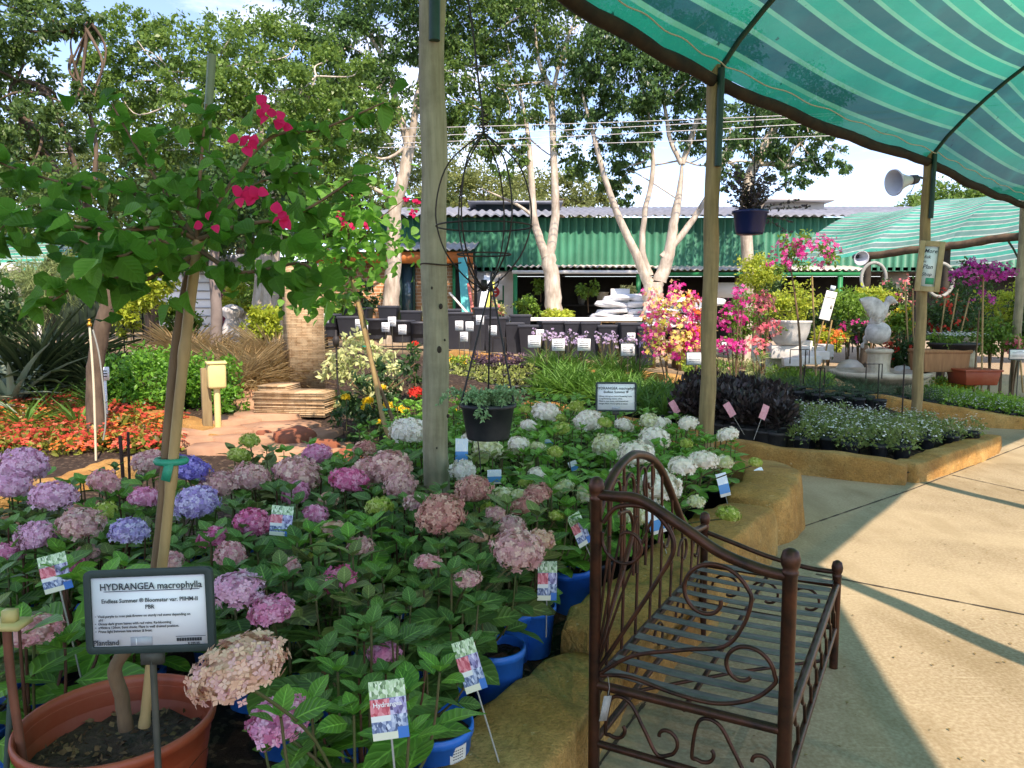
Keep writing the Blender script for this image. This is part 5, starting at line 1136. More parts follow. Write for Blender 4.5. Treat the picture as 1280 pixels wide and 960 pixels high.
# second standard further back
b2 = at_h(510, 560, .36); b2 = np.array([b2[0], b2[1], .09])
g2 = thing('potted_bougainvillea', 'smaller red bougainvillea standard with leaning stake in the red pot left of the post', 'bougainvillea', b2); Y2 = b2[1]
def cp(px, py, d=0): return at_y(px, py, Y2 + d) - b2
p_ = obj('pot', lathe(MB(), [(0, 0), (.13, 0), (.165, .24), (.18, .245), (.182, .27), (.165, .27), (.15, .18)], 28), TERRA, g2, smooth=True); mb = MB(); disc(mb, .158, .235, 20, bump=.015); obj('soil', mb, COMP, p_)
mb = MB(); Q = smooth_path([cp(500, 560), cp(482, 535), cp(468, 470), cp(452, 400), cp(440, 350)], 6); tube(mb, Q, np.linspace(.022, .018, len(Q)), 10); obj('bamboo_stake', mb, BAMB, g2, smooth=True)
mb = MB(); Q = smooth_path([cp(506, 560, .05), cp(470, 470, .05), cp(455, 400, .04), cp(436, 335, .03), cp(436, 280, 0)], 6); tube(mb, Q, np.linspace(.017, .012, len(Q)), 10, wob=.1); obj('trunk', mb, BOUGW, g2, smooth=True)
mb = MB(); tube(mb, [cp(458, 433, .02) + np.array([.03 * math.cos(a), .03 * math.sin(a), 0]) for a in np.linspace(0, 6.4, 16)], .008, 6); tube(mb, [cp(480, 512, .02) + np.array([.03 * math.cos(a), .03 * math.sin(a), 0]) for a in np.linspace(0, 6.4, 16)], .008, 6); obj('tie', mb, TIE, g2)
n = 620; P = np.array([cp(rng.normal(435, 36), rng.normal(292, 34), rng.uniform(-.3, .3)) for _ in range(n)] + [cp(rng.normal(400, 26), rng.normal(350, 26), rng.uniform(-.2, .2)) for _ in range(170)]); mb = MB(); scatter(mb, HEART, P, orient(rdir(len(P), -1, .3), rdir(len(P), 0, 1) + np.array([0, -.5, .3])), rng.uniform(.055, .10, len(P))); obj('foliage', mb, BGL, g2, smooth=True)
mb = MB()
for (a, b) in (((436, 335), (380, 300)), ((436, 320), (470, 260)), ((436, 330), (400, 360)), ((436, 320), (505, 250))): Q = smooth_path([cp(*a), (cp(*a) + cp(*b)) / 2 + np.array([0, 0, .05]), cp(*b)], 5); tube(mb, Q, np.linspace(.009, .003, len(Q)), 6)
obj('branches', mb, BOUGW, g2, smooth=True)
for (px, py) in ((430, 280), (424, 285), (439, 282), (457, 284), (440, 240), (508, 250), (520, 252), (517, 267), (426, 271)): mb = MB(); bracts(mb, cp(px, py, -.25), .028, 5); obj('bract_cluster', mb, BGR, g2, smooth=True)
# ---------------------------------------------------------------- hanging wire globe and pots
WIRE = mat('globe_wire', '#2a241f', '#3b332b', 8, .55, metal=.5)
yG = 4.05; gc = at_y(605, 270, yG); kG = yG / F
wg = thing('wire_plant_globe', 'open wire globe hanger with two rings and hooks, hung beside the pale post', 'hanger', gc)
def gp(px, py, dy=0): return at_y(px, py, yG + dy) - gc
prof = [(604, 165), (648, 205), (664, 262), (655, 310), (630, 345), (606, 362)]
for a in (0.12, P_ / 3 + .1, 2 * P_ / 3 + .1, P_ + .12, 4 * P_ / 3 + .1, 5 * P_ / 3 + .1):
    P = [np.array([(px - 605) * kG * math.cos(a), (px - 605) * kG * math.sin(a), gp(605, py)[2]]) for px, py in prof]; obj('wire_meridian', tube(MB(), smooth_path(P, 6), .0045, 6), WIRE, wg, smooth=True)
for (py, rp) in ((283, 59), (318, 33)): obj('wire_ring', tube(MB(), [(rp * kG * math.cos(a), rp * kG * math.sin(a), gp(605, py)[2]) for a in np.linspace(0, 2 * P_, 40)], .0045, 6), WIRE, wg, smooth=True)
mb = MB(); lathe(mb, [(0, -.03), (.014, -.03), (.02, 0), (.014, .03), (0, .03)], 12, c=gp(605, 357)); obj('hub', mb, WIRE, wg, smooth=True)
for s in (-1, 1): obj('hook', tube(MB(), smooth_path([gp(605, 355), gp(605 + s * 8, 364), gp(605 + s * 17, 357), gp(605 + s * 19, 347)], 6), .0042, 6), WIRE, wg, smooth=True)
obj('top_hook', tube(MB(), smooth_path([gp(604, 165), gp(603, 140), gp(598, 100), gp(590, 30), gp(575, -60)], 6), .006, 6), WIRE, wg, smooth=True)
Q = []
for t_ in np.linspace(0, 1, 26): Q.append(gp(604 + 6 * math.sin(t_ * 14), 165 - 22 * t_, .02 * math.cos(t_ * 14)))
obj('twisted_neck', tube(MB(), Q, .0042, 6), WIRE, wg, smooth=True)
yH = 3.85; hc = at_y(610, 548, yH); hp = thing('hanging_pot', 'black hanging pot of trailing pale green succulent under the wire globe', 'hanging plant', hc); kH = yH / F
def hpp(px, py, d=0): return at_y(px, py, yH + d) - hc
obj('pot', lathe(MB(), [(0, 0), (26 * kH, 0), (27 * kH, .01), (33 * kH, .155), (36 * kH, .16), (36 * kH, .18), (33 * kH, .18), (31 * kH, .12)], 30), BLACKP, hp, smooth=True)
for (a, b) in ((gp(611, 352), None),):
    topp = at_y(614, 352, yH) - hc
    for (px, d) in ((577, -.04), (610, .13), (642, -.04)): obj('strap', tube(MB(), [topp, hpp(px, 502, d)], .0052, 5), mat('strap_black', '#17181a', rough=.5), hp)
    obj('strap_hook', tube(MB(), smooth_path([topp, topp + [0, 0, .03], topp + [.015, 0, .05], topp + [.02, 0, .03]], 5), .006, 6), mat('strap_black', '#17181a', rough=.5), hp)
obj('drip_stem', tube(MB(), smooth_path([hpp(597, 548), hpp(600, 575), hpp(606, 640), hpp(624, 700)], 5), .003, 5), mat('strap_black', '#17181a', rough=.5), hp); 
SUC = leafmat('succulent', '#5d8050', '#9fc08a', .15, .45)
mb = MB(); SP = []; ST = []
stems_ = []
for q in range(46):
    a = rng.uniform(0, 6.28); r = rng.uniform(0, 30) * kH; p0 = np.array([r * math.cos(a), r * math.sin(a), .175]); stems_.append([p0, p0 + np.array([.04 * math.cos(a), .04 * math.sin(a), .05]), p0 + np.array([.075 * math.cos(a), .075 * math.sin(a), .03 + rng.uniform(-.02, .05)])])
stems_ += [[hpp(602, 500, -.1), hpp(610, 515, -.16), hpp(603, 525, -.17)], [hpp(585, 495, 0), hpp(562, 488, -.03), hpp(548, 505, -.05)], [hpp(580, 498, 0), hpp(560, 495, 0), hpp(553, 500, -.03)], [hpp(598, 502, -.12), hpp(600, 512, -.15), hpp(597, 520, -.16)]]
for s_ in stems_:
    Q = smooth_path(s_, 7)
    for k in range(1, len(Q)):
        for u in range(3): SP.append(Q[k]); ST.append(nrm(Q[k] - Q[k - 1]) * .5 + rdir(1)[0] * .9)
scatter(mb, leaf_tpl(.42, 3, .3, .1), np.array(SP), orient(np.array(ST), rdir(len(SP), 0, 1)), rng.uniform(.018, .03, len(SP))); obj('foliage', mb, SUC, hp, smooth=True)
yB = 6.6; h2c = at_y(937, 293, yB); h2 = thing('hanging_pot', 'dark blue hanging pot of fine dark sprigs beside the bed corner post', 'hanging plant', h2c); kB = yB / F
obj('pot', lathe(MB(), [(0, 0), (15.5 * kB, 0), (17 * kB, .02), (20 * kB, .17), (22 * kB, .175), (22 * kB, .195), (20 * kB, .195), (19 * kB, .14)], 26), mat('blue_dark_pot', '#141f52', '#101a45', 5, .35), h2, smooth=True)
obj('wire', tube(MB(), [at_y(942, 262, yB) - h2c, at_y(944, 130, yB) - h2c], .006, 5), WIRE, h2)
P, T = [], []; mb2 = MB()
for q in range(60):
    a = rng.uniform(0, 6.28); e = np.array([rng.uniform(.1, .26) * math.cos(a), rng.uniform(.1, .26) * math.sin(a), .2 + rng.uniform(.05, .36)]); Q = smooth_path([(0, 0, .17), e * [.4, .4, .75], e], 5); tube(mb2, Q, .002, 4, cap=False)
    for k in range(3, len(Q)):
        for u in range(3): P.append(Q[k]); T.append(rdir(1, -.5, .8)[0])
for (px, py) in ((1000, 250), (1010, 258), (988, 226), (992, 278), (986, 290)):
    e = at_y(px, py, yB) - h2c; Q = smooth_path([(0, 0, .19), e * .5 + [0, 0, .1], e], 7); tube(mb2, Q, .0022, 4, cap=False)
    for k in range(3, len(Q)):
        for u in range(3): P.append(Q[k]); T.append(rdir(1, -.5, .8)[0])
obj('stems', mb2, STEM, h2); mb = MB(); scatter(mb, OVAL, np.array(P), orient(np.array(T), rdir(len(P), 0, 1)), rng.uniform(.022, .042, len(P))); obj('foliage', mb, leafmat('basket_leaf', '#2b3a3c', '#5a4a52', .25, .45), h2)
# loudspeaker and notice on the third post
yS = 9.86; lc = at_y(1146, 224, yS); ls = thing('loudspeaker', 'pale grey horn loudspeaker fixed to the post with the framed notice', 'loudspeaker', lc); kS = yS / F
ax_ = nrm(np.array([-1, -.25, -.17])); q = Vector(ax_.tolist()).to_track_quat('Z', 'Y').to_matrix(); M = np.array(q)
mb = MB(); lathe(mb, [(.045, .07), (.06, .12), (.085, .2), (.12, .28), (.155, .325), (.165, .33), (.165, .345), (.15, .342), (.115, .28), (.08, .2), (.055, .12), (.03, .1), (0, .1)], 28); mb.c[0] = (mb.c[0][0] @ M.T, *mb.c[0][1:]); obj('horn', mb, mat('horn_grey', '#c9ccd2', '#b7bac2', 4, .45), ls, smooth=True)
mb = MB(); lathe(mb, [(0, -.03), (.03, -.03), (.055, .0), (.06, .05), (.062, .09), (.045, .09)], 20); mb.c[0] = (mb.c[0][0] @ M.T, *mb.c[0][1:]); obj('driver', mb, mat('driver_dark', '#4b4d58', '#3d3e46', 5, .5), ls, smooth=True)
mb = MB(); tube(mb, smooth_path([(0, 0, 0), (.05, .03, .03), (.12, .1, .03)], 5), .014, 6); obj('bracket', mb, mat('driver_dark', rough=.5, c1='#4b4d58'), ls)
mb = MB(); tube(mb, smooth_path([(-.02, 0, -.03), (-.05, 0, -.12), (-.12, 0, -.2), (-.08, .02, -.21), (0, .05, -.05)], 6), .004, 5); obj('lead', mb, mat('strap_black', '#17181a', rough=.5), ls)
ls2c = at_y(1075, 322, 15.2); l2 = thing('loudspeaker', 'small grey loudspeaker under the smaller striped canopy', 'loudspeaker', ls2c); mb = MB(); lathe(mb, [(.03, .2), (.05, .1), (.14, -.05), (.15, -.07), (.13, -.06), (.05, .08)], 18); mb.c[0] = (mb.c[0][0] @ rotx(-1.3).T, *mb.c[0][1:]); obj('horn', mb, mat('horn_grey', '#c9ccd2'), l2, smooth=True)
mb = MB(); ellipsoid(mb, (0, .2, .03), (.06, .1, .06), 10, 6); obj('driver', mb, mat('driver_dark', '#4b4d58'), l2, smooth=True)
yN = 9.88; nc = at_y(1162, 333, yN); kN = yN / F
nb = thing('framed_notice', 'wood-framed handwritten notice fixed to the post among the white daisies', 'sign', nc); nb.rotation_euler = (0, R(4), R(-10))
wN, hN, bN = 29 * kN, 62 * kN, 6.5 * kN; FRW = mat('frame_wood', '#b3a27a', '#97865c', 6, .8, .4, stretch=(2, 2, 1), dirt=('#7c6a4a', .4))
for (x, z, a, b) in ((-wN / 2 + bN / 2, 0, bN, hN), (wN / 2 - bN / 2, 0, bN, hN), (0, hN / 2 - bN / 2, wN - 2 * bN, bN), (0, -hN / 2 + bN / 2, wN - 2 * bN, bN)): mb = MB(); box(mb, (x, 0, z), (a, .035, b)); obj('frame_bar', mb, FRW, nb, bevel=.004)
mb = MB(); box(mb, (0, .006, 0), (wN - 2 * bN + .01, .008, hN - 2 * bN + .01)); pn = obj('panel', mb, mat('notice_paper', '#dde6e4', '#c9d8d8', 6, .5), nb)
mb = MB(); box(mb, (.02, .0005, -hN * .29), (.10, .001, .08)); obj('green_patch', mb, mat('notice_green', '#2f9a72', rough=.6), pn)
for k, (s, z, sz) in enumerate((('More', .17, .07), ('Ask', .10, .055), ('in', .045, .05), ('Plan', -.03, .075), ('Shop', -.12, .06))): text(pn, s, -.085, z, sz, mat('ink_blue', '#1c2c34', rough=.6), y=.0005, shear=.25)
# ---------------------------------------------------------------- small plants of the middle beds
def tuft(n, ln, spread=.6, w=None, tpl=BLADE, base=.03, seed=0):
    mb = MB(); a = rng.uniform(0, 6.28, n); el = rng.uniform(spread, 1.5, n)
    T = np.stack([np.cos(a) * np.cos(el), np.sin(a) * np.cos(el), np.sin(el)], -1); P = np.stack([np.cos(a) * base * rng.random(n), np.sin(a) * base * rng.random(n), np.zeros(n)], -1)
    nh = -T * [1, 1, 0] + [0, 0, .6]; L = ln * rng.uniform(.6, 1.15, n); S = np.stack([L * (w or 1), L, L], -1); scatter(mb, tpl, P, orient(T, nh), S); me = mb.mesh('foliage', True); return me
def bushy(n, r, h, ls, tpl=OVAL, up=.3, z0=.0, shell=.4):
    mb = MB(); d = rdir(n, -.25, 1); q = rng.uniform(shell, 1, n)[:, None] ** .6; bump = 1 + .15 * np.sin(d[:, :1] * 6) * np.cos(d[:, 1:2] * 7)
    P = d * q * bump * [r, r, h] + [0, 0, z0]; T = d * .8 + rdir(n) * .7; T[:, 2] += up; scatter(mb, tpl, P, orient(T, rdir(n, 0, 1)), ls * rng.uniform(.6, 1.3, n)); return mb.mesh('foliage', True)
def dots(n, r, h, s, z0=0, tpl=FLORET, flat=.8):
    mb = MB(); d = rdir(n, .15, 1); P = d * [r, r, h] * rng.uniform(.85, 1.12, (n, 1)) + [0, 0, z0]; nd = d * .6 + rdir(n) * .35 + [0, -.25, flat]; scatter(mb, tpl, P, orient(np.cross(nd, rdir(n)), nd), s * rng.uniform(.7, 1.2, n)); return mb.mesh('blossoms', False)
PK = pot_mesh(.082, .15, 18, .004); PK[0].materials.append(BLACKP); PK[1].materials.append(COMP)
PKW = pot_mesh(.11, .19, 20, .005); PKW[0].materials.append(mat('grey_pot', '#3b3a38', '#2b2b2a', 5, .6, dirt=('#6a645a', .5), dscale=5)); PKW[1].materials.append(COMP)
def potplant(name, label, cat, group, x, y, z, fol, m, pot=PK, ph=.13, sc_=1.0, flo=None, fm=None, stems=None):
    t = thing(name, label, cat, (x, y, z), random.random() * 6, group)
    if pot: obj('pot', pot[0], None, t)
    f_ = obj('foliage', random.choice(fol), m, t, loc=(0, 0, ph), scale=sc_); remat(f_, m)
    if flo: q = obj('blossoms', random.choice(flo), fm, t, loc=(0, 0, ph), scale=sc_); remat(q, fm)
    return t
def row(P0, P1, n, jit=.02):
    return [np.asarray(P0[:2]) + (np.asarray(P1[:2]) - np.asarray(P0[:2])) * (k + .5) / n + rng.normal(0, jit, 2) for k in range(n)]
GRASSM = leafmat('border_grass', '#2f5a1f', '#6f9a3c', .3, .45); YGM = leafmat('yellow_green', '#6b8038', '#b3b86a', .3, .5); PURM = leafmat('purple_leaf', '#3a2a33', '#77606a', .2, .5)
DKM = leafmat('dark_shrub', '#1d1f1c', '#4a3d3a', .12, .32, objvar=.15); DAISYM = leafmat('daisy_green', '#4a5f30', '#8a9a55', .3, .5); LIMEM = leafmat('lime_low', '#4f7a26', '#93b548', .3, .5); CONM = leafmat('rosemary', '#2a4a30', '#5b7a52', .2, .5)
WHT = petalmat('petal_pure', '#e9e6dc', '#f4f2ea', '#efe6e0', .2); YEL = petalmat('petal_yellow', '#e0b012', '#f0cf2a', '#f3dc58', .25); LIL = petalmat('petal_lil', '#bfa3c6', '#d5bfd9', '#e3d2e6', .3); MAG = petalmat('petal_magenta', '#c81e7a', '#df3f95', '#ee7ab8', .35); SALM = petalmat('petal_salmon', '#d0506a', '#e47f86', '#f0a8a0', .35); ORG = petalmat('petal_orange', '#d8561f', '#e8803a', '#f0a55a', .3); REDP = petalmat('petal_red', '#b5231d', '#d63a28', '#e2604a', .3); YELB = petalmat('petal_yellowpink', '#e8cf58', '#f0dc8a', '#eaa7a0', .35)
GR = [tuft(75, .34, .35, 1.0) for _ in range(4)]; k1f = lambda px: np.array([np.interp(px, [655, 730, 800, 925, 1040, 1134], [K1[i][j] for i in range(6)]) for j in range(2)])
bk = lambda p, d: p + np.array([.30, .95]) * d
for r in range(4):
    a, b = bk(k1f(662), .28 + .34 * r), bk(k1f(842), .28 + .34 * r)
    for p in row(a, b, 10): potplant('grass_pot', 'black pot of bright green strappy grass in the row behind the ochre kerb', 'potted plant', 'potted green grasses behind the kerb', p[0], p[1], bedz(*p), GR, GRASSM, sc_=random.uniform(.85, 1.1))
YG = [bushy(110, .11, .15, .05, BLADE if k % 2 else OVAL) for k in range(4)]
for r in range(3):
    for p in row(at_y(556, 480, 11.2 + .4 * r), at_y(668, 478, 10.9 + .4 * r), 8): potplant('bedding_plant', 'pot of yellow-green bedding plant between the wire globe and the grass pots', 'potted plant', 'yellow-green bedding pots', p[0], p[1], bedz(*p), YG, YGM, sc_=random.uniform(.9, 1.2))
PU = [bushy(120, .13, .13, .05) for _ in range(3)]
for r in range(2):
    for p in row(at_y(590, 455, 12.7 + .35 * r), at_y(716, 455, 12.3 + .35 * r), 9): potplant('purple_plant', 'pot of low purple-leaved plant below the black tubs', 'potted plant', 'purple-leaved pots below the tubs', p[0], p[1], bedz(*p), PU, PURM)
YF = [dots(40, .11, .13, .018) for _ in range(2)]
for k, p in enumerate(row(at_y(556, 452, 12.6), at_y(588, 452, 12.6), 3)): potplant('yellow_bedding', 'pot of small yellow flowers, ' + ['nearest the pale post', 'between two other yellow pots', 'nearest the purple-leaved pots'][k], 'potted plant', 'yellow pots right of the post', p[0], p[1], bedz(*p), PU, LIMEM, flo=YF, fm=YEL)
# society garlic: tall thin stems with lilac umbels
TG = []; TF = []
for k in range(3):
    mb = MB(); n = 40; TG.append(tuft(55, .34, .7, .7)); st = MB(); fl_ = MB()
    for q in range(7):
        a = rng.uniform(0, 6.28); e = np.array([.10 * math.cos(a), .10 * math.sin(a), rng.uniform(.42, .6)]); tube(st, smooth_path([(0, 0, 0), e * [.3, .3, .6], e], 3), .004, 4, cap=False); nn = 9; d = rdir(nn, -.2, 1); scatter(st, FLORET, e + d * .026, orient(rdir(nn), d), np.full(nn, .016), m=1)
    me = st.mesh('blossoms'); me.materials.append(STEM); me.materials.append(LIL); TF.append(me)
for r in range(2):
    for p in row(at_y(672, 450, 12.0 + .4 * r), at_y(805, 450, 11.4 + .4 * r), 8, .05):
        t = potplant('society_garlic', 'pot of thin-stemmed lilac flowers in front of the black tubs', 'potted plant', 'lilac-flowered pots before the tubs', p[0], p[1], bedz(*p) + .02, TG, GRASSM); obj('blossoms', random.choice(TF), None, t, loc=(0, 0, .14))
# dark-leaved shrubs
DK = [bushy(300, .17, .26, .075, up=.8, z0=.12, shell=.25) for _ in range(4)]
for r in range(4):
    a, b = bk(k1f(850), .30 + .36 * r), bk(k1f(985), .34 + .36 * r)
    for p in row(a, b, 8 - r % 2): potplant('dark_shrub', 'black pot of blackish bronze-leaved shrub between the bed corner post and the white daisies', 'potted shrub', 'dark bronze-leaved potted shrubs', p[0], p[1], bedz(*p) - .03, DK, DKM, PKW, .17, random.uniform(.9, 1.12))
# white daisies in the sunlit corner
DA = [bushy(230, .15, .17, .035, up=.4, z0=.02) for _ in range(4)]; DF = [dots(46, .155, .20, .0125, .03) for _ in range(4)]
cpoly = [tuple(bk(k1f(992), .22)), tuple(k1f(1122) + np.array([.02, .24])), (K1R[1][0] - .25, K1R[1][1] + .12), (K1R[2][0] - .26, K1R[2][1] - .1), (K1R[2][0] - .9, K1R[2][1] + .35), tuple(bk(k1f(1000), 1.5))]
nd_ = 0
for yy in np.arange(6.9, 9.4, .235):
    for xx in np.arange(2.2, 5.6, .245):
        x, y = xx + rng.normal(0, .015) + (.12 if int(yy / .235) % 2 else 0), yy + rng.normal(0, .015)
        if inpoly(x, y, cpoly): potplant('daisy_pot', 'black pot of small white daisies packed in the ochre-edged corner bed', 'potted plant', 'white daisy pots in the corner bed', x, y, max(.1, bedz(x, y)) - .0, DA, DAISYM, PK, .13, random.uniform(.9, 1.1), DF, WHT); nd_ += 1
k2f = lambda px: np.array([np.interp(px, [560, 640, 720, 830, 945, 1080, 1210, 1310, 1520], [K2[i][j] for i in range(9)]) for j in range(3)])
def behind(px, d): p = k2f(px); q = p[:2] + np.array([.15, .98]) * d; return np.array([q[0], q[1], Hb(q[0], q[1])])
LB = [bushy(170, .14, .2, .05, up=.5, z0=.04) for _ in range(3)]; CN = [bushy(240, .17, .17, .045, BLADE, up=.6, z0=.03) for _ in range(3)]
for r in range(4):
    for k in range(9):
        p = behind(880 + k * 20 - r * 3, .3 + .34 * r); potplant('low_green_pot', 'pot of low light green plant behind the dark-leaved shrubs', 'potted plant', 'light green low pots', p[0], p[1], p[2], LB, LIMEM, sc_=random.uniform(.9, 1.15))
for r in range(4):
    for k in range(10):
        p = behind(1012 + k * 20.5 + r * 4, .28 + .3 * r); potplant('rosemary_pot', 'pot of fine dark green plant in front of the fountain', 'potted plant', 'fine dark green pots by the fountain', p[0], p[1], p[2], CN, CONM, sc_=random.uniform(.9, 1.15))
for r in range(3):
    for k in range(8):
        p = behind(905 + k * 23 + r * 5, -.28 - .3 * r); potplant('rosemary_pot', 'pot of fine dark green plant behind the dark-leaved shrubs, inside the kerb', 'potted plant', 'fine dark green pots inside the kerb', p[0], p[1], bedz(p[0], p[1]), CN, CONM, sc_=random.uniform(.9, 1.15))
AL = [dots(110, .16, .18, .0095, .03) for _ in range(3)]
for r in range(3):
    for k in range(8):
        p = behind(1200 + k * 19 - r * 3, .26 + .3 * r); potplant('alyssum_pot', 'pot of tiny white alyssum flowers behind the far kerb at right', 'potted plant', 'white alyssum pots by the far kerb', p[0], p[1], p[2], LB, LIMEM, flo=AL, fm=WHT)
for k in range(6):
    p = behind(1236 + k % 3 * 18, 1.5 + .3 * (k // 3)); potplant('yellow_pot', 'pot of massed bright yellow flowers beside the brown square tub', 'potted plant', 'bright yellow pots at right', p[0], p[1], p[2] + .12, LB, LIMEM, flo=[dots(70, .17, .16, .022, .05)], fm=YEL)
for k, (px, d) in enumerate(((893, .5), (908, .55), (924, .5), (950, .6))): p = behind(px, d - .3); card(['leftmost', 'second', 'third', 'rightmost'][k] + ' of the four pink cards behind the dark-leaved shrubs', px + 3, 464 + (k == 3) * 4, p[1], .085, .12, R(18), .2, CARDP, zb=p[2])
for k, (px, py, y) in enumerate(((912, 512, 7.75), (955, 515, 7.6), (843, 509, 8.4))): card(['pink card in front of the dark-leaved shrubs by the corner post', 'pink card hanging over the right-hand dark shrub pots', 'pink card left of the corner post by the grass pots'][k], px, py, y, .075, .15, R(-30 + 55 * (k % 2)), .2, CARDP)
# black tub planters
TUB = mat('black_tub', '#3a3c42', '#2e3035', 2, .5, dirt=('#5a5c60', .4), dscale=2); tubs = [(412, 30, 392, 418, 'r'), (436, 26, 395, 420, 's'), (470, 34, 398, 424, 'r'), (503, 32, 400, 428, 'r'), (525, 28, 402, 430, 'r'), (574, 34, 390, 436, 's'), (597, 26, 394, 438, 's'), (620, 30, 396, 440, 's'), (642, 24, 403, 442, 's'), (664, 30, 406, 445, 's'), (692, 36, 401, 447, 's'), (716, 22, 402, 447, 's'), (737, 24, 402, 449, 's'), (760, 26, 406, 451, 's'), (787, 30, 403, 455, 's'), (806, 22, 408, 456, 's'), (425, 26, 386, 405, 's'), (452, 24, 384, 404, 's'), (487, 24, 382, 406, 's'), (515, 26, 388, 408, 's'), (560, 30, 386, 410, 's'), (606, 30, 384, 412, 's'), (650, 26, 393, 412, 's')]
wl = 'leftmost of the visible tubs|square one beside the leftmost|wide round one under the gum trunk|round one left of the post|round one touching the pale post|tall one just right of the pale post|slim one below the wire globe|square one under the globe hooks|small one with a label|broad one behind two white labels|largest square one before the white table|narrow one right of the largest|square one below the sacks|square one with a white label|square one beside the pink bougainvillea|last one half behind the pink bougainvillea|back-row one at far left|back-row one left of the bent gum|back-row one at the foot of the bent gum|back-row one behind the round tubs|back-row one right of the pale post|back-row one behind the globe hooks|back-row one left of the white table'.split('|')
for k, (px, wp, ty, by_, s_) in enumerate(tubs):
    y = (14.6 if k < 16 else 15.6) - max(0, px - 640) * .006; c = at_y(px, by_, y); k_ = y / F; z0 = min(c[2], gh(c[0], y) + .25); zt_ = at_y(px, ty, y)[2]; h = zt_ - z0; r = wp * k_ * .5
    t = thing('planter_tub', 'black planter tub, ' + wl[k], 'planter', (c[0], y, z0), random.uniform(-.2, .2), 'black planter tubs in rows before the shed')
    if s_ == 'r': obj('body', lathe(MB(), [(0, 0), (r * .72, 0), (r * .78, .02), (r * .96, h - .05), (r * 1.03, h - .04), (r * 1.03, h), (r * .93, h), (r * .85, h - .3), (0, h - .3)], 26), TUB, t, smooth=True)
    else:
        mb = MB(); V_ = []
        for q, (s2_, z_) in enumerate(((.74, 0), (.97, h - .05), (1.03, h - .048), (1.03, h), (.90, h), (.82, h - .25))):
            for a in range(4): V_.append((r * s2_ * (1, 1, -1, -1)[a], r * s2_ * (-1, 1, 1, -1)[a], z_))
        f_ = [[4 * q + a, 4 * q + (a + 1) % 4, 4 * q + 4 + (a + 1) % 4, 4 * q + 4 + a] for q in range(5) for a in range(4)] + [[3, 2, 1, 0], [20, 21, 22, 23]]; obj('body', mb.add(V_, f_), TUB, t, bevel=.01)
# small bed labels
lbs = [(449, 405, 13.4), (455, 408, 13.2), (482, 409, 13.0), (490, 402, 13.6), (503, 412, 12.8), (574, 407, 13.2), (587, 408, 13.2), (580, 421, 12.6), (600, 400, 13.6), (616, 413, 12.9), (668, 427, 11.8), (675, 418, 12.4), (698, 431, 11.6), (730, 431, 11.6), (789, 422, 12.0), (406, 398, 13.6)]
ll = 'left edge of the row of tubs|half behind its neighbour at the left tubs|left of the pale post, lower of a pair|left of the pale post, upper of a pair|leaning, closest left of the pale post|first right of the pale post|second right of the pale post|lower one under that pair|highest one beneath the wire globe|right of the hanging-pot straps|large one left of the lilac flowers|behind the large one by the lilac flowers|left one among the lilac flowers|middle one among the lilac flowers|behind the dark-framed one at the bougainvillea|beside the stacked-stone pillar'.split('|')
for k, (px, py, y) in enumerate(lbs):
    k_ = y / F; big = k in (10, 12, 13); w_, h_ = (16 if big else 10) * k_, (15 if big else 12) * k_; c = at_y(px, py, y); t = thing('bed_label', 'small white label on a stake, ' + ll[k], 'label', c, random.uniform(-.2, .2), 'white labels on stakes among the pots')
    mb = MB(); box(mb, (0, 0, 0), (w_, .006, h_)); p = obj('panel', mb, PAPER, t); mb = MB()
    for q in range(4): box(mb, (0, -.0045, h_ * (.3 - .17 * q)), (w_ * (.7 if q else .5), .002, h_ * .05))
    obj('print', mb, INK, p); mb = MB(); tube(mb, [(0, .006, -h_ * .4), (0, .006, -.5)], .006, 5); obj('stake', mb, STK, t)
for px, py, y, wp, hp, lb in ((785, 437, 11.2, 19, 17, 'dark-framed white label left of the pink bougainvillea'), (868, 448, 10.6, 21, 17, 'dark-framed white label beneath the pink bougainvillea, left of the post'), (905, 434, 11.4, 8, 15, 'narrow dark-framed label just right of the corner post'), (1274, 443, 10.6, 26, 14, 'dark-framed white label at the right edge by the yellow flowers')):
    k_ = y / F; t, p = bed_sign(lb, at_y(px, py, y), wp * k_, hp * k_, (0, 0, 0), bedz(*at_y(px, py, y)[:2]), group='dark-framed labels in the middle beds', b=.012)
    mb = MB()
    for q in range(5): box(mb, (0, -.003, hp * k_ * (.28 - .12 * q)), (wp * k_ * (.3 if q == 0 else .66), .001, hp * k_ * .035))
    obj('print', mb, INK, p)
for px, pt, pb, y, w_, lb in ((1000, 437, 470, 11.0, 24, 'leftmost by the fountain'), (1056, 424, 445, 11.6, 20, 'upper one left of the eagle'), (1093, 455, 500, 10.4, 20, 'before the fountain basin'), (1018, 460, 500, 9.6, 26, 'low wide one in the dark green pots'), (624, 422, 500, 10.6, 16, 'beside the hanging-pot strap'), (1130, 455, 545, 8.2, 2, 'thin one among the white daisies'), (883, 438, 520, 9.6, 2, 'thin one by the grass sign')):
    k_ = y / F; c = at_y(px, pt, y); t = thing('sign_holder', 'empty dark metal sign frame on a stake, ' + lb, 'sign holder', c, 0, 'empty metal sign holders'); mb = MB(); w2 = w_ * k_ / 2; L = (pb - pt) * k_
    if w_ > 4: tube(mb, [(-w2, 0, -.2), (-w2, 0, 0), (w2, 0, 0), (w2, 0, -.2)], .008, 6)
    tube(mb, [(w2 * .6, 0, 0), (w2 * .6, 0, -L)], .008, 6); obj('frame', mb, mat('holder_iron', '#2b2520', rough=.6, metal=.4), t)
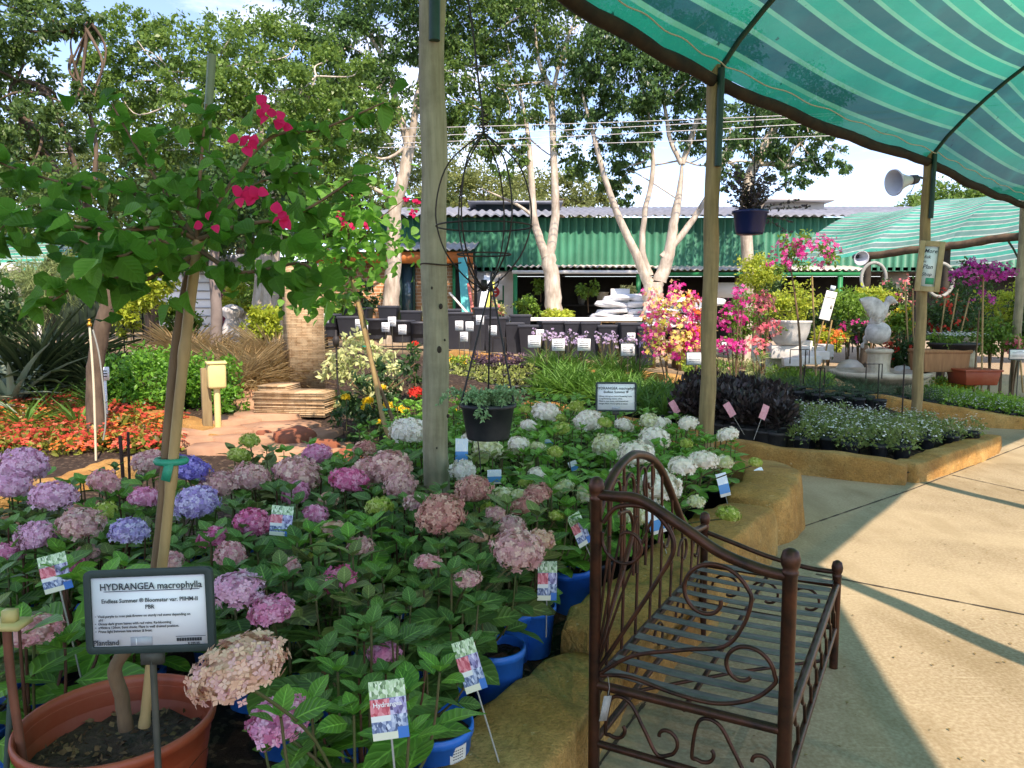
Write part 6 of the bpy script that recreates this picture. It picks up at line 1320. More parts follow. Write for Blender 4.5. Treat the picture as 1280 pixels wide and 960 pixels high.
# ---------------------------------------------------------------- bougainvillea shrubs and the displays behind
BW = BOUGW
def shrub(name, label, cat, px, py, y, rx, ry, leaf, n=900, ls=.07, flowers=None, stem=None, pot=None, group=None, tpl=OVAL, clumps=None, fl_n=120, fl_s=.035, base=None):
    """bush seen at (px, py) with half sizes rx, ry in photo pixels at distance y"""
    k = y / F; c = at_y(px, py, y); zb_ = gh(c[0], y) if base is None else base; t = thing(name, label, cat, (c[0], y, zb_), random.random() * 6 * 0, group); b = np.array([c[0], y, zb_])
    cl = [((c - b), (rx * k, rx * k * .9, ry * k))] if not clumps else [(at_y(q[0], q[1], y + random.uniform(-.15, .15)) - b, (q[2] * k, q[2] * k * .85, q[3] * k)) for q in clumps]
    ph = 0
    if pot: ph = pot[0]; obj('pot', lathe(MB(), [(0, 0), (pot[1] * .75, 0), (pot[1] * .95, ph - .04), (pot[1], ph - .035), (pot[1], ph), (pot[1] * .9, ph), (pot[1] * .85, ph - .08), (0, ph - .08)], 22), pot[2], t, smooth=True)
    mb = MB()
    for q in range(5 if not stem else 1):
        e = cl[random.randrange(len(cl))][0] + (rng.normal(0, .05, 3) if not stem else 0); tube(mb, smooth_path([(rng.normal(0, .02), rng.normal(0, .02), max(0, ph - .09)), e * [.3, .3, .5] + [0, 0, ph * .4], e], 5), np.linspace(stem or .014, .008, 11), 7)
    obj('stems', mb, BW, t, smooth=True)
    obj('foliage', foliage(MB(), cl, n, ls, .15, .35, .35, tpl), leaf, t)
    if flowers:
        fms = flowers if isinstance(flowers, list) else [flowers]
        for fm in fms:
            mb = MB(); vol = np.array([np.prod(r) ** .7 for _, r in cl]); vol /= vol.sum()
            for (cc, r), w_ in zip(cl, vol):
                nn = max(3, int(fl_n * w_)); d = rdir(nn, -.5, 1); d[:, 1] -= .25; P = cc + d * np.asarray(r) * rng.uniform(.75, 1.08, (nn, 1)); P = np.repeat(P, 5, 0) + rng.normal(0, fl_s * .9, (nn * 5, 3)); nd = np.repeat(d, 5, 0) + rdir(nn * 5) * .8; scatter(mb, FLORET, P, orient(np.cross(nd, rdir(nn * 5)), nd), fl_s * rng.uniform(.7, 1.2, nn * 5))
            obj('blossoms', mb, fm, t)
    return t
LF1 = leafmat('shrub_green', '#33571f', '#7da03a', .3, .45); LF2 = leafmat('shrub_yellow', '#6c8a22', '#c2c94a', .35, .45); LF3 = leafmat('shrub_dark', '#1f3a20', '#4a6a35', .25, .42); LF4 = leafmat('variegated', '#7c8f45', '#dfe0a0', .3, .5)
shrub('bougainvillea_shrub', 'bushy magenta and pale yellow bougainvillea left of the corner post', 'bougainvillea', 838, 410, 11.0, 30, 40, LF2, 500, .05, [MAG, YELB], fl_n=120, clumps=[(838, 385, 26, 22), (835, 415, 32, 26), (850, 440, 26, 16), (822, 440, 16, 18), (815, 400, 14, 18), (812, 365, 8, 9), (845, 362, 7, 8)], fl_s=.036)
shrub('bougainvillea_shrub', 'orange and magenta bougainvillea half behind the corner post', 'bougainvillea', 872, 425, 11.2, 18, 34, LF2, 300, .05, [MAG, ORG], fl_n=60, clumps=[(868, 430, 14, 22), (872, 400, 9, 14), (866, 375, 8, 8)])
shrub('bougainvillea_shrub', 'slim deep pink bougainvillea just right of the corner post', 'bougainvillea', 920, 415, 11.4, 16, 40, LF1, 300, .05, MAG, fl_n=70, clumps=[(914, 400, 16, 22), (925, 372, 9, 14), (910, 432, 18, 14)])
shrub('bougainvillea_shrub', 'salmon pink bougainvillea beside the white blocks', 'bougainvillea', 956, 410, 11.8, 16, 34, LF1, 320, .05, SALM, fl_n=70, clumps=[(950, 385, 13, 18), (958, 412, 18, 14), (945, 435, 18, 12), (960, 375, 8, 8)])
for k, (px, py, rx, y) in enumerate(((895, 450, 14, 11.6), (925, 452, 16, 11.6), (950, 455, 16, 11.5))): shrub('wispy_plant', ['wispy plant just left of the corner post behind pink cards', 'wispy pale grass plant right of the corner post', 'wispy pale plant with salmon tips before the white blocks'][k], 'plant', px, py, y, rx, 18, LF4, 260, .09, tpl=BLADE)
t = shrub('topiary_ball', 'clipped lime-green ball tree on a short trunk before the green shed', 'topiary', 945, 340, 15.0, 23, 21, LF2, 2600, .055, stem=.05, tpl=OVAL)
shrub('bougainvillea_tree', 'standard bougainvillea with a pink and green crown in a red dish', 'bougainvillea', 1010, 322, 11.3, 40, 26, LF1, 700, .06, MAG, fl_n=70, stem=.025, clumps=[(985, 312, 20, 16), (1020, 315, 30, 20), (975, 330, 16, 14), (1035, 325, 14, 14)], pot=(.12, .32, TERRA), fl_s=.032)
shrub('bougainvillea_tree', 'purple-magenta bougainvillea standard on a bamboo cane in the brown square tub', 'bougainvillea', 1225, 350, 11.4, 36, 26, LF3, 500, .06, petalmat('petal_purple', '#a81e86', '#c43fa0', '#d66ab4', .35), fl_n=75, clumps=[(1215, 345, 26, 18), (1240, 345, 24, 16), (1200, 345, 10, 8), (1225, 375, 14, 12), (1218, 335, 12, 10)], stem=.018, fl_s=.034)
c = at_y(1221, 474, 11.3); mb = MB(); box(mb, (0, 0, .10), (.46, .46, .2), taper=1.12); box(mb, (0, 0, .215), (.56, .56, .03)); single('square_tub', mb, TERRA, 'brown square tub holding the purple-magenta bougainvillea', 'planter', loc=(c[0], 11.4, c[2] - .08), bevel=.008)
shn = [('rounded yellow-green shrub left of the white pot', 930, 395, 14.0, 18, 26, LF1, None), ('broad yellow-green tree with orange new growth behind the white pot', 985, 388, 13.6, 36, 32, LF2, None), ('dark green shrub behind the leaning white board', 1022, 415, 13.8, 26, 28, LF3, None), ('dense green standard behind the board, left of the eagle', 1062, 385, 13.4, 32, 24, LF1, None), ('lime-topped shrub behind the eagle wing', 1092, 372, 13.8, 22, 12, LF2, None), ('low orange-tipped shrub below the leaning board', 1036, 425, 12.8, 20, 14, LF2, ORG), ('yellow-orange flowering shrub right of the eagle', 1126, 405, 12.9, 14, 20, LF1, YEL), ('dark rose bush with cane stakes left of the notice post', 1128, 440, 12.6, 24, 22, LF3, REDP), ('tall dark rose bush right of the notice post', 1182, 400, 13.0, 26, 36, LF3, REDP), ('dark green shrub under the far canopy', 1205, 385, 14.6, 36, 40, LF3, None), ('bright yellow-green shrub behind the magenta standard', 1255, 385, 13.4, 26, 30, LF2, None), ('mid green shrub right of the girl statue', 1240, 420, 12.8, 26, 24, LF1, None), ('dim climbing rose on canes behind the eagle', 1120, 370, 14.2, 20, 24, LF3, SALM), ('leafy shrub at the right edge behind the post', 1290, 400, 13.0, 24, 40, LF3, None), ('small coral-flowered plant at the right edge', 1268, 432, 12.0, 10, 12, LF1, SALM), ('dark shrub left of the shed posts behind the topiary', 960, 370, 15.6, 24, 34, LF3, None), ('leafy row plant behind the eagle ball', 1075, 415, 12.9, 28, 16, LF3, MAG)]
for lb, px, py, y, rx, ry, m, fl in shn: shrub('garden_shrub', lb, 'shrub', px, py, y, rx, ry, m, int(900 + rx * ry * .9), .065, fl, fl_n=26, fl_s=.032)
for k, (a, b, y) in enumerate((((1182, 432), (1198, 358), 12.7), ((1172, 430), (1182, 372), 12.7), ((1195, 425), (1212, 372), 12.6), ((1138, 450), (1131, 352), 12.4), ((1143, 450), (1141, 362), 12.4), ((1232, 408), (1212, 378), 12.9), ((1228, 470), (1229, 345), 11.3), ((1028, 445), (1040, 400), 12.2), ((1021, 448), (1015, 345), 11.2), ((1280, 470), (1273, 420), 11.4))):
    a_, b_ = at_y(*a, y), at_y(*b, y); lb = ['tallest slanted cane in the dark rose bush', 'second slanted cane in the dark rose bush', 'right-hand slanted cane in the dark rose bush', 'upright cane left of the notice post', 'upright cane close to the notice post', 'cane leaning left under the magenta standard', 'cane supporting the magenta standard', 'pale cane leaning below the white board', 'cane beside the pink standard trunk', 'short cane at the right edge'][k]
    single('bamboo_cane', tube(MB(), [(0, 0, -.25), b_ - a_], .013, 7), BAMB, lb, 'cane', 'canes among the shrubs', loc=a_, smooth=True)
# white display: pot on stacked blocks, leaning board
WST = mat('white_stone', '#dcd9d2', '#c4c0b8', 6, .75, dirt=('#a7a196', .4)); yW = 12.2; kW = yW / F
c = at_y(986, 431, yW); single('white_bowl_pot', lathe(MB(), [(0, 0), (15 * kW, 0), (20 * kW, 6 * kW), (23.5 * kW, 16 * kW), (25.5 * kW, 27 * kW), (26.5 * kW, 28 * kW), (26.5 * kW, 30 * kW), (24 * kW, 30 * kW), (22 * kW, 16 * kW), (0, 10 * kW)], 32), WST, 'round glazed white pot on the white stone blocks', 'pot', smooth=True, loc=c)
for k, (px, py, w_, h_, dy) in enumerate(((986, 440, 46, 16, 0), (965, 447, 26, 24, .25), (952, 441, 18, 26, .5), (1012, 440, 30, 14, .1), (1000, 430, 22, 9, .35), (1022, 444, 24, 10, -.2), (1008, 450, 26, 10, -.35), (990, 452, 22, 10, -.4), (1030, 438, 14, 16, .3))):
    c = at_y(px, py, yW + dy); mb = MB(); box(mb, (0, 0, 0), (w_ * kW, .3, h_ * kW)); o = single('stone_block', mb, WST, 'white stone block, ' + ['under the white bowl pot', 'left of the white bowl pot', 'tall one at the left of the stack', 'right of the white bowl pot', 'topmost slab behind the bowl pot', 'low one at the right end', 'front one right of centre', 'front one below the bowl pot', 'upright one at the rear right'][k], 'stone block', 'white stone blocks stacked for display', loc=c, bevel=.012, rot=(0, 0, random.uniform(-.25, .25)))
a_ = at_y(1035, 382, 12.0); kk = 12.0 / F; lbd = thing('leaning_sign', 'tall blank white sign board leaning above the shrubs left of the eagle', 'sign', a_); lbd.rotation_euler = (0, R(13), R(-8)); mb = MB(); box(mb, (0, 0, 0), (13 * kk, .02, 36 * kk)); obj('board', mb, mat('white_paint', '#e8e8e4'), lbd, bevel=.003); mb = MB(); box(mb, (0, 0, 22 * kk), (6 * kk, .02, 6 * kk)); obj('clip', mb, mat('clip_blue', '#b8cbd6', rough=.4), lbd); mb = MB(); box(mb, (0, -.0115, 10 * kk), (11.5 * kk, .002, .012)); box(mb, (4 * kk, -.0115, -1 * kk), (2.5 * kk, .002, 5 * kk)); obj('print', mb, mat('print_grey', '#8f8a80'), lbd); mb = MB(); tube(mb, [(0, .015, 0), (0, .015, -75 * kk)], .012, 6); obj('stake', mb, BAMB, lbd)
# fountain with an eagle
STN = mat('fountain_stone', '#d0c6b0', '#b0a48c', 5, .85, .4, dirt=('#6f6855', .6), dscale=4); STG = mat('eagle_stone', '#d6d4ce', '#b4b1aa', 7, .85, .5, dirt=('#6c6a66', .6), dscale=6)
yF = 11.9; kF = yF / F; fc = at_y(1098, 468, yF); zg = gh(fc[0], yF); ft = thing('eagle_fountain', 'pale stone basin fountain with fluted column and ball', 'fountain', (fc[0], yF, zg)); hb = fc[2] - zg
obj('basin', lathe(MB(), [(0, 0), (.34, 0), (.30, .06), (.22, max(.1, hb - .22)), (.5, hb - .12), (.69, hb - .03), (.735, hb), (.74, hb + .045), (.70, hb + .06), (.66, hb + .03), (.5, hb - .03), (0, hb - .05)], 48), STN, ft, smooth=True)
obj('water', lathe(MB(), [(0, hb + .0), (.645, hb + .0)], 32), mat('basin_water', '#59503f', rough=.08, spec=.6), ft)
zc0 = hb - .03; ctop = at_y(1098, 437, yF)[2] - zg
obj('column', lathe(MB(), [(.16, zc0), (.21, zc0), (.21, zc0 + .05), (.165, zc0 + .06), (.15, zc0 + .08), (.165, ctop - .06), (.17, ctop - .05)], 48, ripple=(.05, 16)), STN, ft, smooth=True)
obj('capital', lathe(MB(), [(.14, ctop - .06), (.19, ctop - .05), (.205, ctop - .02), (.195, ctop), (.17, ctop + .01), (0, ctop + .01)], 32), STN, ft, smooth=True)
cb_ = at_y(1092, 416, yF)[2] - zg; mb = MB(); ellipsoid(mb, (-.04, 0, cb_), (.185, .185, .175), 28, 18, .02); obj('ball', mb, STG, ft, smooth=True)
eg = thing('eagle_statue', 'grey stone eagle with one wing raised, perched on the fountain ball', 'statue', (fc[0] - .04, yF, zg + cb_ + .16)); e0 = np.array(eg.location)
def ep(px, py, d=0): return at_y(px, py, yF + d) - e0
mb = MB(); BD = [(1094, 401, .085, .09), (1098, 395, .105, .11), (1102, 389, .098, .10), (1105.5, 384, .07, .07), (1108.5, 380, .052, .055), (1112.5, 375, .074, .066), (1117, 376, .040, .036), (1119.5, 377.5, .022, .022), (1090, 407, .075, .075), (1086, 415, .06, .07), (1082, 424, .045, .07), (1078, 432, .03, .05)]
for (px, py, rx_, rz_) in BD: ellipsoid(mb, ep(px, py, .10 if py > 406 else 0), (rx_, rx_ * .9, rz_), 14, 10)
for d_ in (-.06, .06): tube(mb, [ep(1097, 400, d_), ep(1098, 406, d_ * 1.1), ep(1100, 408, d_ * 1.1)], [.055, .035, .03], 10)
tube(mb, [ep(1119, 377), ep(1121.5, 378.2), ep(1122.3, 381)], [.022, .016, .003], 8)
ob = obj('body', mb, STG, eg, smooth=True); rm2 = ob.modifiers.new('remesh', 'REMESH'); rm2.mode = 'VOXEL'; rm2.voxel_size = .011; rm2.use_smooth_shade = True; sm2 = ob.modifiers.new('smooth', 'SMOOTH'); sm2.iterations = 3; sm2.factor = .5
def wing(tip_pts, root_a, root_b, thick=.02, nf=7):
    mb = MB(); top_ = smooth_path(tip_pts, 6); n = len(top_); V_ = []
    for k in range(n):
        t_ = k / (n - 1); low = np.asarray(root_b) * (1 - t_) + (np.asarray(tip_pts[-1]) + np.array([.02, 0, -.045])) * t_; drop_ = np.array([0, 0, -.07 * math.sin(math.pi * min(1, t_ * 1.1)) * (.7 + .3 * math.cos(t_ * nf * 6.28))])
        for s in (-1, 1):
            V_.append(top_[k] + [0, s * thick, 0]); V_.append((top_[k] + low) / 2 + drop_ * .5 + [0, s * thick * 1.3, 0]); V_.append(low + drop_ + [0, s * thick * .4, 0])
    f = []
    for k in range(n - 1):
        a, b = 6 * k, 6 * k + 6
        f += [[a, b, b + 1, a + 1], [a + 1, b + 1, b + 2, a + 2], [a + 3, a + 4, b + 4, b + 3], [a + 4, a + 5, b + 5, b + 4], [a, a + 3, b + 3, b], [a + 2, b + 2, b + 5, a + 5]]
    f += [[0, 1, 4, 3], [1, 2, 5, 4]]; return mb.add(V_, f)
obj('wing', wing([ep(1107, 386, -.10), ep(1102, 377, -.12), ep(1094, 372, -.14), ep(1084, 371, -.16), ep(1074, 374, -.18)], None, ep(1096, 402, -.14)), STG, eg, smooth=True)
obj('wing', wing([ep(1107, 389, .08), ep(1101, 390, .12), ep(1094, 397, .14), ep(1086, 408, .16)], None, ep(1097, 402, .10)), STG, eg, smooth=True)
for k, (px, py, y, rx, rz) in enumerate(((1031, 447, 12.6, 15, 12), (1063, 444, 12.9, 18, 15), (1128, 452, 12.4, 16, 16))):
    c = at_y(px, py + 8, y); kk = y / F; mb = MB(); lathe(mb, [(0, 0), (rx * kk * .8, 0), (rx * kk, rz * kk * .5), (rx * kk * 1.03, rz * kk * .55), (rx * kk * .95, rz * kk * .62), (rx * kk * .8, rz * kk * 1.0), (rx * kk * .45, rz * kk * 1.35), (0, rz * kk * 1.45)], 28); single('domed_urn', mb, WST if k != 0 else mat('tan_stone', '#c0a98e', '#a38d72', 5, .8), ['tan domed stone urn left of the fountain', 'white domed stone urn behind the fountain basin', 'white shell-shaped stone right of the fountain column'][k], 'urn', smooth=True, loc=(c[0], y, c[2] - .25))
for k, (px, py, y) in enumerate(((1092, 348, 15.0), (1175, 350, 14.0))):
    mb = MB(); P = [(.24 * math.cos(a), 0, .30 * math.sin(a)) for a in np.linspace(0, 6.2832, 40)]; tube(mb, P, .032, 10, cap=False); single('ring_ornament', mb, mat('ring_stone', '#a5a69f', '#86877f', 6, .8), ['white ring ornament hung behind the eagle', 'white ring ornament behind the framed notice'][k], 'ornament', smooth=True, loc=at_y(px, py, y))
# trough, bowl of daisies, girl statue
c = at_y(1178, 462, 11.6); mb = MB(); box(mb, (0, 0, .14), (.66, .42, .30), taper=1.06); box(mb, (0, 0, .30), (.74, .48, .05)); single('stone_trough', mb, mat('trough', '#a87a52', '#8c6442', 5, .8, .3, stretch=(6, 6, .6)), 'tan ribbed trough under the bowl of white daisies', 'trough', loc=(c[0], 11.7, c[2] - .02), bevel=.012)
c = at_y(1188, 445, 11.8); bt2 = thing('daisy_bowl', 'wide black bowl of white daisies on the tan trough', 'potted plant', (c[0], 11.75, c[2] + .0)); obj('bowl', lathe(MB(), [(0, 0), (.22, 0), (.34, .17), (.36, .18), (.36, .21), (.32, .21), (0, .16)], 28), BLACKP, bt2, smooth=True)
obj('foliage', foliage(MB(), [((0, 0, .24), (.36, .34, .12))], 900, .05), LF1, bt2); mb = MB(); P = np.array([(rng.normal(0, .17), rng.normal(0, .15), .34 + rng.normal(0, .02)) for _ in range(220)]); scatter(mb, FLORET, P, orient(rdir(220, -.1, .1), np.tile([0, -.3, 1.], (220, 1))), rng.uniform(.014, .022, 220)); obj('blossoms', mb, WHT, bt2)
c = at_y(1215, 460, 11.9); gs = thing('girl_statue', 'weathered stone figure of a girl in a wide skirt beside the magenta standard', 'statue', (c[0], 12.0, c[2] - .05)); kq = 12.0 / F
me = bpy.data.meshes.new('figure'); hh = 52 * kq
pts = [(0, 0, .0), (0, 0, .18 * hh), (0, 0, .40 * hh), (0, 0, .55 * hh), (0, 0, .66 * hh), (0, 0, .78 * hh), (0, 0, .84 * hh), (0, 0, .93 * hh), (.07, 0, .74 * hh), (.10, -.03, .6 * hh), (.04, -.09, .52 * hh), (-.07, 0, .74 * hh), (-.10, -.03, .6 * hh), (-.04, -.09, .52 * hh)]
me.from_pydata(pts, [(0, 1), (1, 2), (2, 3), (3, 4), (4, 5), (5, 6), (6, 7), (5, 8), (8, 9), (9, 10), (5, 11), (11, 12), (12, 13)], []); me.materials.append(mat('girl_stone', '#b3a98f', '#8d846c', 6, .9, .4)); og = bpy.data.objects.new('figure', me); link(og, gs); og.modifiers.new('skin', 'SKIN'); sb = og.modifiers.new('subdivision', 'SUBSURF'); sb.levels = sb.render_levels = 2
for v, r in zip(me.skin_vertices[0].data, (.14, .13, .10, .065, .06, .075, .03, .055, .03, .025, .02, .03, .025, .02)): v.radius = (r, r)
me.skin_vertices[0].data[0].use_root = True
# hanging baskets by the shed and plants at the veranda
for k, (px, py, y, s_) in enumerate(((735, 362, 20.2, 13), (783, 362, 20.2, 11), (676, 358, 20.6, 9))): shrub('hanging_basket', ['trailing green hanging basket in the middle of the veranda', 'pinkish hanging basket by the right veranda post', 'small hanging basket by the left gum trunk'][k], 'hanging plant', px, py, y, s_, s_ * 1.1, LF1 if k != 1 else LF4, 420, .09, None, stem=.012, base=at_y(px, py + s_ * 2.2, y)[2])
for k, (px, py, y, rx, ry) in enumerate(((660, 382, 19.0, 18, 14), (615, 388, 18.6, 16, 10), (420, 380, 15.4, 22, 18), (455, 372, 15.8, 16, 18), (540, 392, 16.2, 16, 8), (700, 394, 16.6, 22, 4), (408, 388, 15.0, 12, 12))): shrub('veranda_plant', ['bushy green plant by the white veranda post', 'pale flowering plants before the green door', 'spiky green plant left of the bent gum', 'feathery tree seedling beside the bent gum', 'pale leafy plant right of the bent gum', 'low yellow-green plants along the table', 'green plant beside the stacked-stone pillar top'][k], 'plant', px, py, y, rx, ry, [LF1, LF4, LF1, LF3, LF4, LF2, LF1][k], 700, .085, SALM if k == 1 else None, fl_n=14)

# ---------------------------------------------------------------- left garden
# flagstone path
FLAG = mat('flagstone', '#b58d6c', '#9a7458', 3, .85, .4, dirt=('#7d654d', .5), dscale=2); mb = MB(); random.seed(3)
for (px, py, w_, d_) in ((330, 505, .8, .5), (340, 520, .9, .55), (300, 528, .7, .5), (350, 535, .9, .5), (270, 540, .8, .5), (320, 548, .9, .55), (380, 546, .8, .5), (290, 560, .8, .5), (350, 565, .9, .5), (400, 562, .7, .45), (240, 552, .7, .4), (310, 492, .6, .5), (335, 490, .6, .5)):
    c = hz(px, py); n = 9; a0 = random.random() * 6; top_ = []
    for k in range(n): a = a0 + 2 * math.pi * k / n; q = random.uniform(.85, 1.1); top_.append((c[0] + w_ * .5 * q * math.cos(a), c[1] + d_ * .8 * q * math.sin(a)))
    z = c[2] + .05 + random.uniform(0, .02); V_ = [(x, y, z) for x, y in top_] + [(x, y, z - .14) for x, y in top_]
    mb.add(V_, [list(range(n))] + [[k, n + k, n + (k + 1) % n, (k + 1) % n] for k in range(n)])
structure('flagstone_path', mb, FLAG)
# red bedding flowers
REDB = petalmat('petal_brick', '#a8362a', '#cf5340', '#dd7a5c', .3); FRL = leafmat('begonia_leaf', '#5a4a26', '#93a03e', .25, .4)
rb = bushy(150, .17, .09, .05, up=.4); rb2 = bushy(150, .17, .10, .05, up=.4); rfl = [dots(80, .19, .12, .022, .02) for _ in range(3)]; random.seed(9)
cnt = 0
for py in (496, 506, 517, 529, 541, 553, 563):
    for px in range(-70, 216, 27):
        x_ = px + random.uniform(-10, 10); y_ = py + random.uniform(-4, 4)
        if px > 150 and py < 515: continue
        if random.random() < .05: continue
        c = hz(x_, y_); t = thing('red_bedding_plant', 'low bedding plant with orange-red flowers in the rock-edged bed at left', 'bedding plant', c, random.random() * 6, 'orange-red bedding plants at left')
        s_ = random.uniform(1.1, 1.5); remat(obj('foliage', random.choice((rb, rb2)), FRL, t, scale=s_), FRL); remat(obj('blossoms', random.choice(rfl), REDP, t, scale=s_), REDB if random.random() < .75 else ORG); cnt += 1
for px, py in ((115, 510), (130, 518), (60, 512), (98, 540), (30, 538), (142, 505)):
    c = hz(px, py); t = thing('strappy_plant', 'tuft of green straps among the orange-red bedding plants', 'plant', c, 0, 'green tufts in the red bed'); obj('foliage', tuft(45, .40, .4, 1.2), GRASSM, t)
def bush(lb, L, y, m, n, ls, name='hedge_bush', cat='bush', tpl=OVAL): 
    c = at_y(L[0][0], L[0][1], y); b = np.array([c[0], y, Hl(y)]); t = thing(name, lb, cat, b); k = y / F
    cl = [(at_y(q[0], q[1], y + (q[4] if len(q) > 4 else 0)) - b, (q[2] * k, q[2] * k * .9, q[3] * k)) for q in L]
    mb = MB()
    for cc, r in cl:
        for q in range(4): tube(mb, smooth_path([(cc[0] * .8, cc[1] * .8, 0), cc * [.9, .9, .5], cc + rng.normal(0, .1, 3)], 4), np.linspace(.014, .005, 9), 6)
    obj('stems', mb, DARKBARK, t); obj('foliage', foliage(MB(), cl, n, ls, -.1, .3, .45, tpl), m, t); return t
bush('dense glossy green mounded bush behind the red bed and the meter box', [(200, 478, 62, 40), (150, 470, 30, 32), (255, 482, 44, 36), (285, 500, 20, 24, -.3), (165, 505, 30, 16, -.2)], 9.6, leafmat('hedge_leaf', '#2c5a1c', '#79b03a', .3, .38), 9000, .062)
for k, (L, y, m, ls) in enumerate((([(340, 360, 40, 34)], 15.5, LF1, .09), ([(185, 350, 30, 36), (160, 390, 22, 30)], 12.5, LF2, .08), ([(60, 350, 44, 36), (20, 370, 40, 40)], 12.5, leafmat('grass_palm', '#4c6a35', '#9aa56a', .3, .5), .18), ([(330, 405, 22, 20)], 13.0, LF2, .07), ([(-40, 400, 60, 60)], 11, LF3, .1), ([(300, 375, 20, 18)], 16.5, LF2, .09), ([(225, 400, 22, 30)], 13.5, LF1, .08))):
    bush(['leafy shrub in the gap left of the stone pillar', 'lime shrub by the black trellis', 'wispy palm-like clump beyond the agaves', 'variegated shrub behind the brown grasses', 'dark clump at the left border', 'pale lime shrub far behind the grasses', 'green shrub behind the hedge bush'][k], L, y, m, 2600, ls, 'garden_shrub', 'shrub', BLADE if k == 2 else OVAL)
# agaves and dark straps
AGV = leafmat('agave', '#6f8069', '#aab79a', .1, .5); DKS = leafmat('dark_strap', '#27351f', '#5c6a3e', .2, .45)
for k, (px, py, y, n, ln, m, sp_, w_) in enumerate(((14, 485, 9.6, 40, .85, AGV, .05, 1.3), (-40, 470, 9.4, 34, .95, AGV, .1, 1.2), (75, 470, 10.6, 420, .95, DKS, .15, .42), (40, 470, 10.2, 300, 1.2, DKS, .25, .42), (128, 475, 10.2, 220, .75, DKS, .2, .42))):
    c = at_y(px, py, y); c[2] = Hl(y); t = thing('agave' if k < 2 else 'strap_leaf_clump', ['pale grey-green agave lying low at the left edge', 'second grey-green agave, cut by the left edge', 'dark clump of arching straps left of the leaning trunk', 'taller dark clump of straps behind the agave', 'thin dark straps at the foot of the leaning trunk'][k], 'plant', c); obj('foliage', tuft(n, ln, sp_, w_, STRAP, .1), m, t, smooth=True)
# brown ornamental grasses
DRY = leafmat('dry_grass', '#967648', '#dcc394', .35, .6)
for k, (px, py, y) in enumerate(((300, 500, 10.4), (325, 498, 10.6), (350, 500, 10.8), (280, 470, 11.4), (315, 470, 11.6), (345, 475, 11.8), (255, 460, 12.2), (230, 455, 12.4))):
    c = at_y(px, py, y); c[2] = Hl(y); t = thing('dry_grass_clump', 'clump of tawny fountain grass before the stacked-stone pillar', 'grass clump', c, 0, 'tawny fountain grasses'); obj('foliage', tuft(520, random.uniform(.5, .72), .5, .2, BLADE, .16), DRY, t)
# stacked-stone pillar, boulders, meter box
t_ = NT('stacked_slate'); co = t_.coord(); mp_ = t_.n('ShaderNodeMapping'); mp_.inputs['Rotation'].default_value = (math.pi / 2, 0, 0); t_.l(co, mp_.inputs[0]); bk_ = t_.n('ShaderNodeTexBrick'); t_.l(mp_.outputs[0], bk_.inputs[0])
for a, b in (('Scale', 1), ('Brick Width', .14), ('Row Height', .022), ('Mortar Size', .002), ('Bias', .0)): bk_.inputs[a].default_value = b
for a, b in (('Color1', '#c2a077'), ('Color2', '#927552'), ('Mortar', '#4a3a28')): bk_.inputs[a].default_value = (*lin(b), 1)
cc_ = t_.mix(t_.ramp(t_.noise(9, 6, .7), [(.4, (0, 0, 0)), (.7, (.6, .6, .6))]), bk_.outputs[0], lin('#d6c09a')); SLATE = t_.done(t_.bsdf(cc_, .85, 0, .2, t_.bump(bk_.outputs['Fac'], .6, -.01)))
pc = at_y(381, 480, 10.6); pc[2] = Hl(10.6); kp = 10.6 / F; mb = MB(); Hh = at_y(381, 332, 10.6)[2] - pc[2]; rows_ = 1
for r in range(rows_):
    s_ = 1 + random.uniform(-.006, .006); box(mb, (random.uniform(-.002, .002), random.uniform(-.002, .002), Hh * (r + .5) / rows_), (.46 * s_, .46 * (1 + random.uniform(-.006, .006)), Hh / rows_ - .003))
sp3 = single('stone_pillar', mb, SLATE, 'square pillar of thin stacked stones behind the flagstone path', 'pillar', loc=pc, rot=(0, 0, R(27)))
for k, (px, py, y, w_, h_, d_) in enumerate(((372, 508, 9.3, 92, 40, .5), (350, 500, 9.6, 36, 40, .45))):
    c = at_y(px, py, y); kk = y / F; zb_ = Hl(y); ht = at_y(px, py - h_ * .5, y)[2] - zb_; mb = MB()
    for r in range(14): s_ = 1 + random.uniform(-.02, .02); box(mb, (random.uniform(-.008, .008), random.uniform(-.008, .008), ht * (r + .5) / 14), (w_ * kk * s_, d_ * s_, ht / 14 - .002))
    single('stacked_stone_wall', mb, SLATE, ['low weathered stacked-stone wall at the foot of the pillar', 'rounded end of the low stacked-stone wall'][k], 'wall', loc=(c[0], y, zb_), rot=(0, 0, R(-8)))
RK = mat('red_rock', '#9c5b3c', '#7a4630', 3, .9, .6, dirt=('#5a4433', .5))
for k, (px, py, y, rx, rz) in enumerate(((368, 540, 8.0, 26, 14), (405, 560, 7.6, 22, 12), (438, 575, 7.3, 22, 10), (330, 545, 8.2, 10, 6))):
    c = at_y(px, py, y); kk = y / F; mb = MB(); ellipsoid(mb, (0, 0, 0), (rx * kk, rx * kk * .8, rz * kk * 1.3), 18, 12, .13); single('red_rock', mb, RK, ['reddish boulder beside the flagstone path', 'reddish boulder below the variegated shrub', 'brown boulder behind the pink blooms', 'small stone on the flagstone path'][k], 'rock', loc=(c[0], y, Hl(y) + .04), smooth=True)
yM = 8.5; mc = at_y(268, 530, yM); mz = Hl(yM) + .06; km = yM / F; mt = thing('meter_box', 'cream meter box on a short wooden post beside the flagstone path', 'meter box', (mc[0], yM, mz), R(28)); hM = at_y(268, 452, yM)[2] - mz
mb = MB(); box(mb, (-.07, .03, hM * .45), (.10, .10, hM * .9)); obj('post', mb, mat('meter_post', '#9a8862', '#7f6d4c', 5, .85, .3, stretch=(5, 5, .6)), mt, bevel=.006)
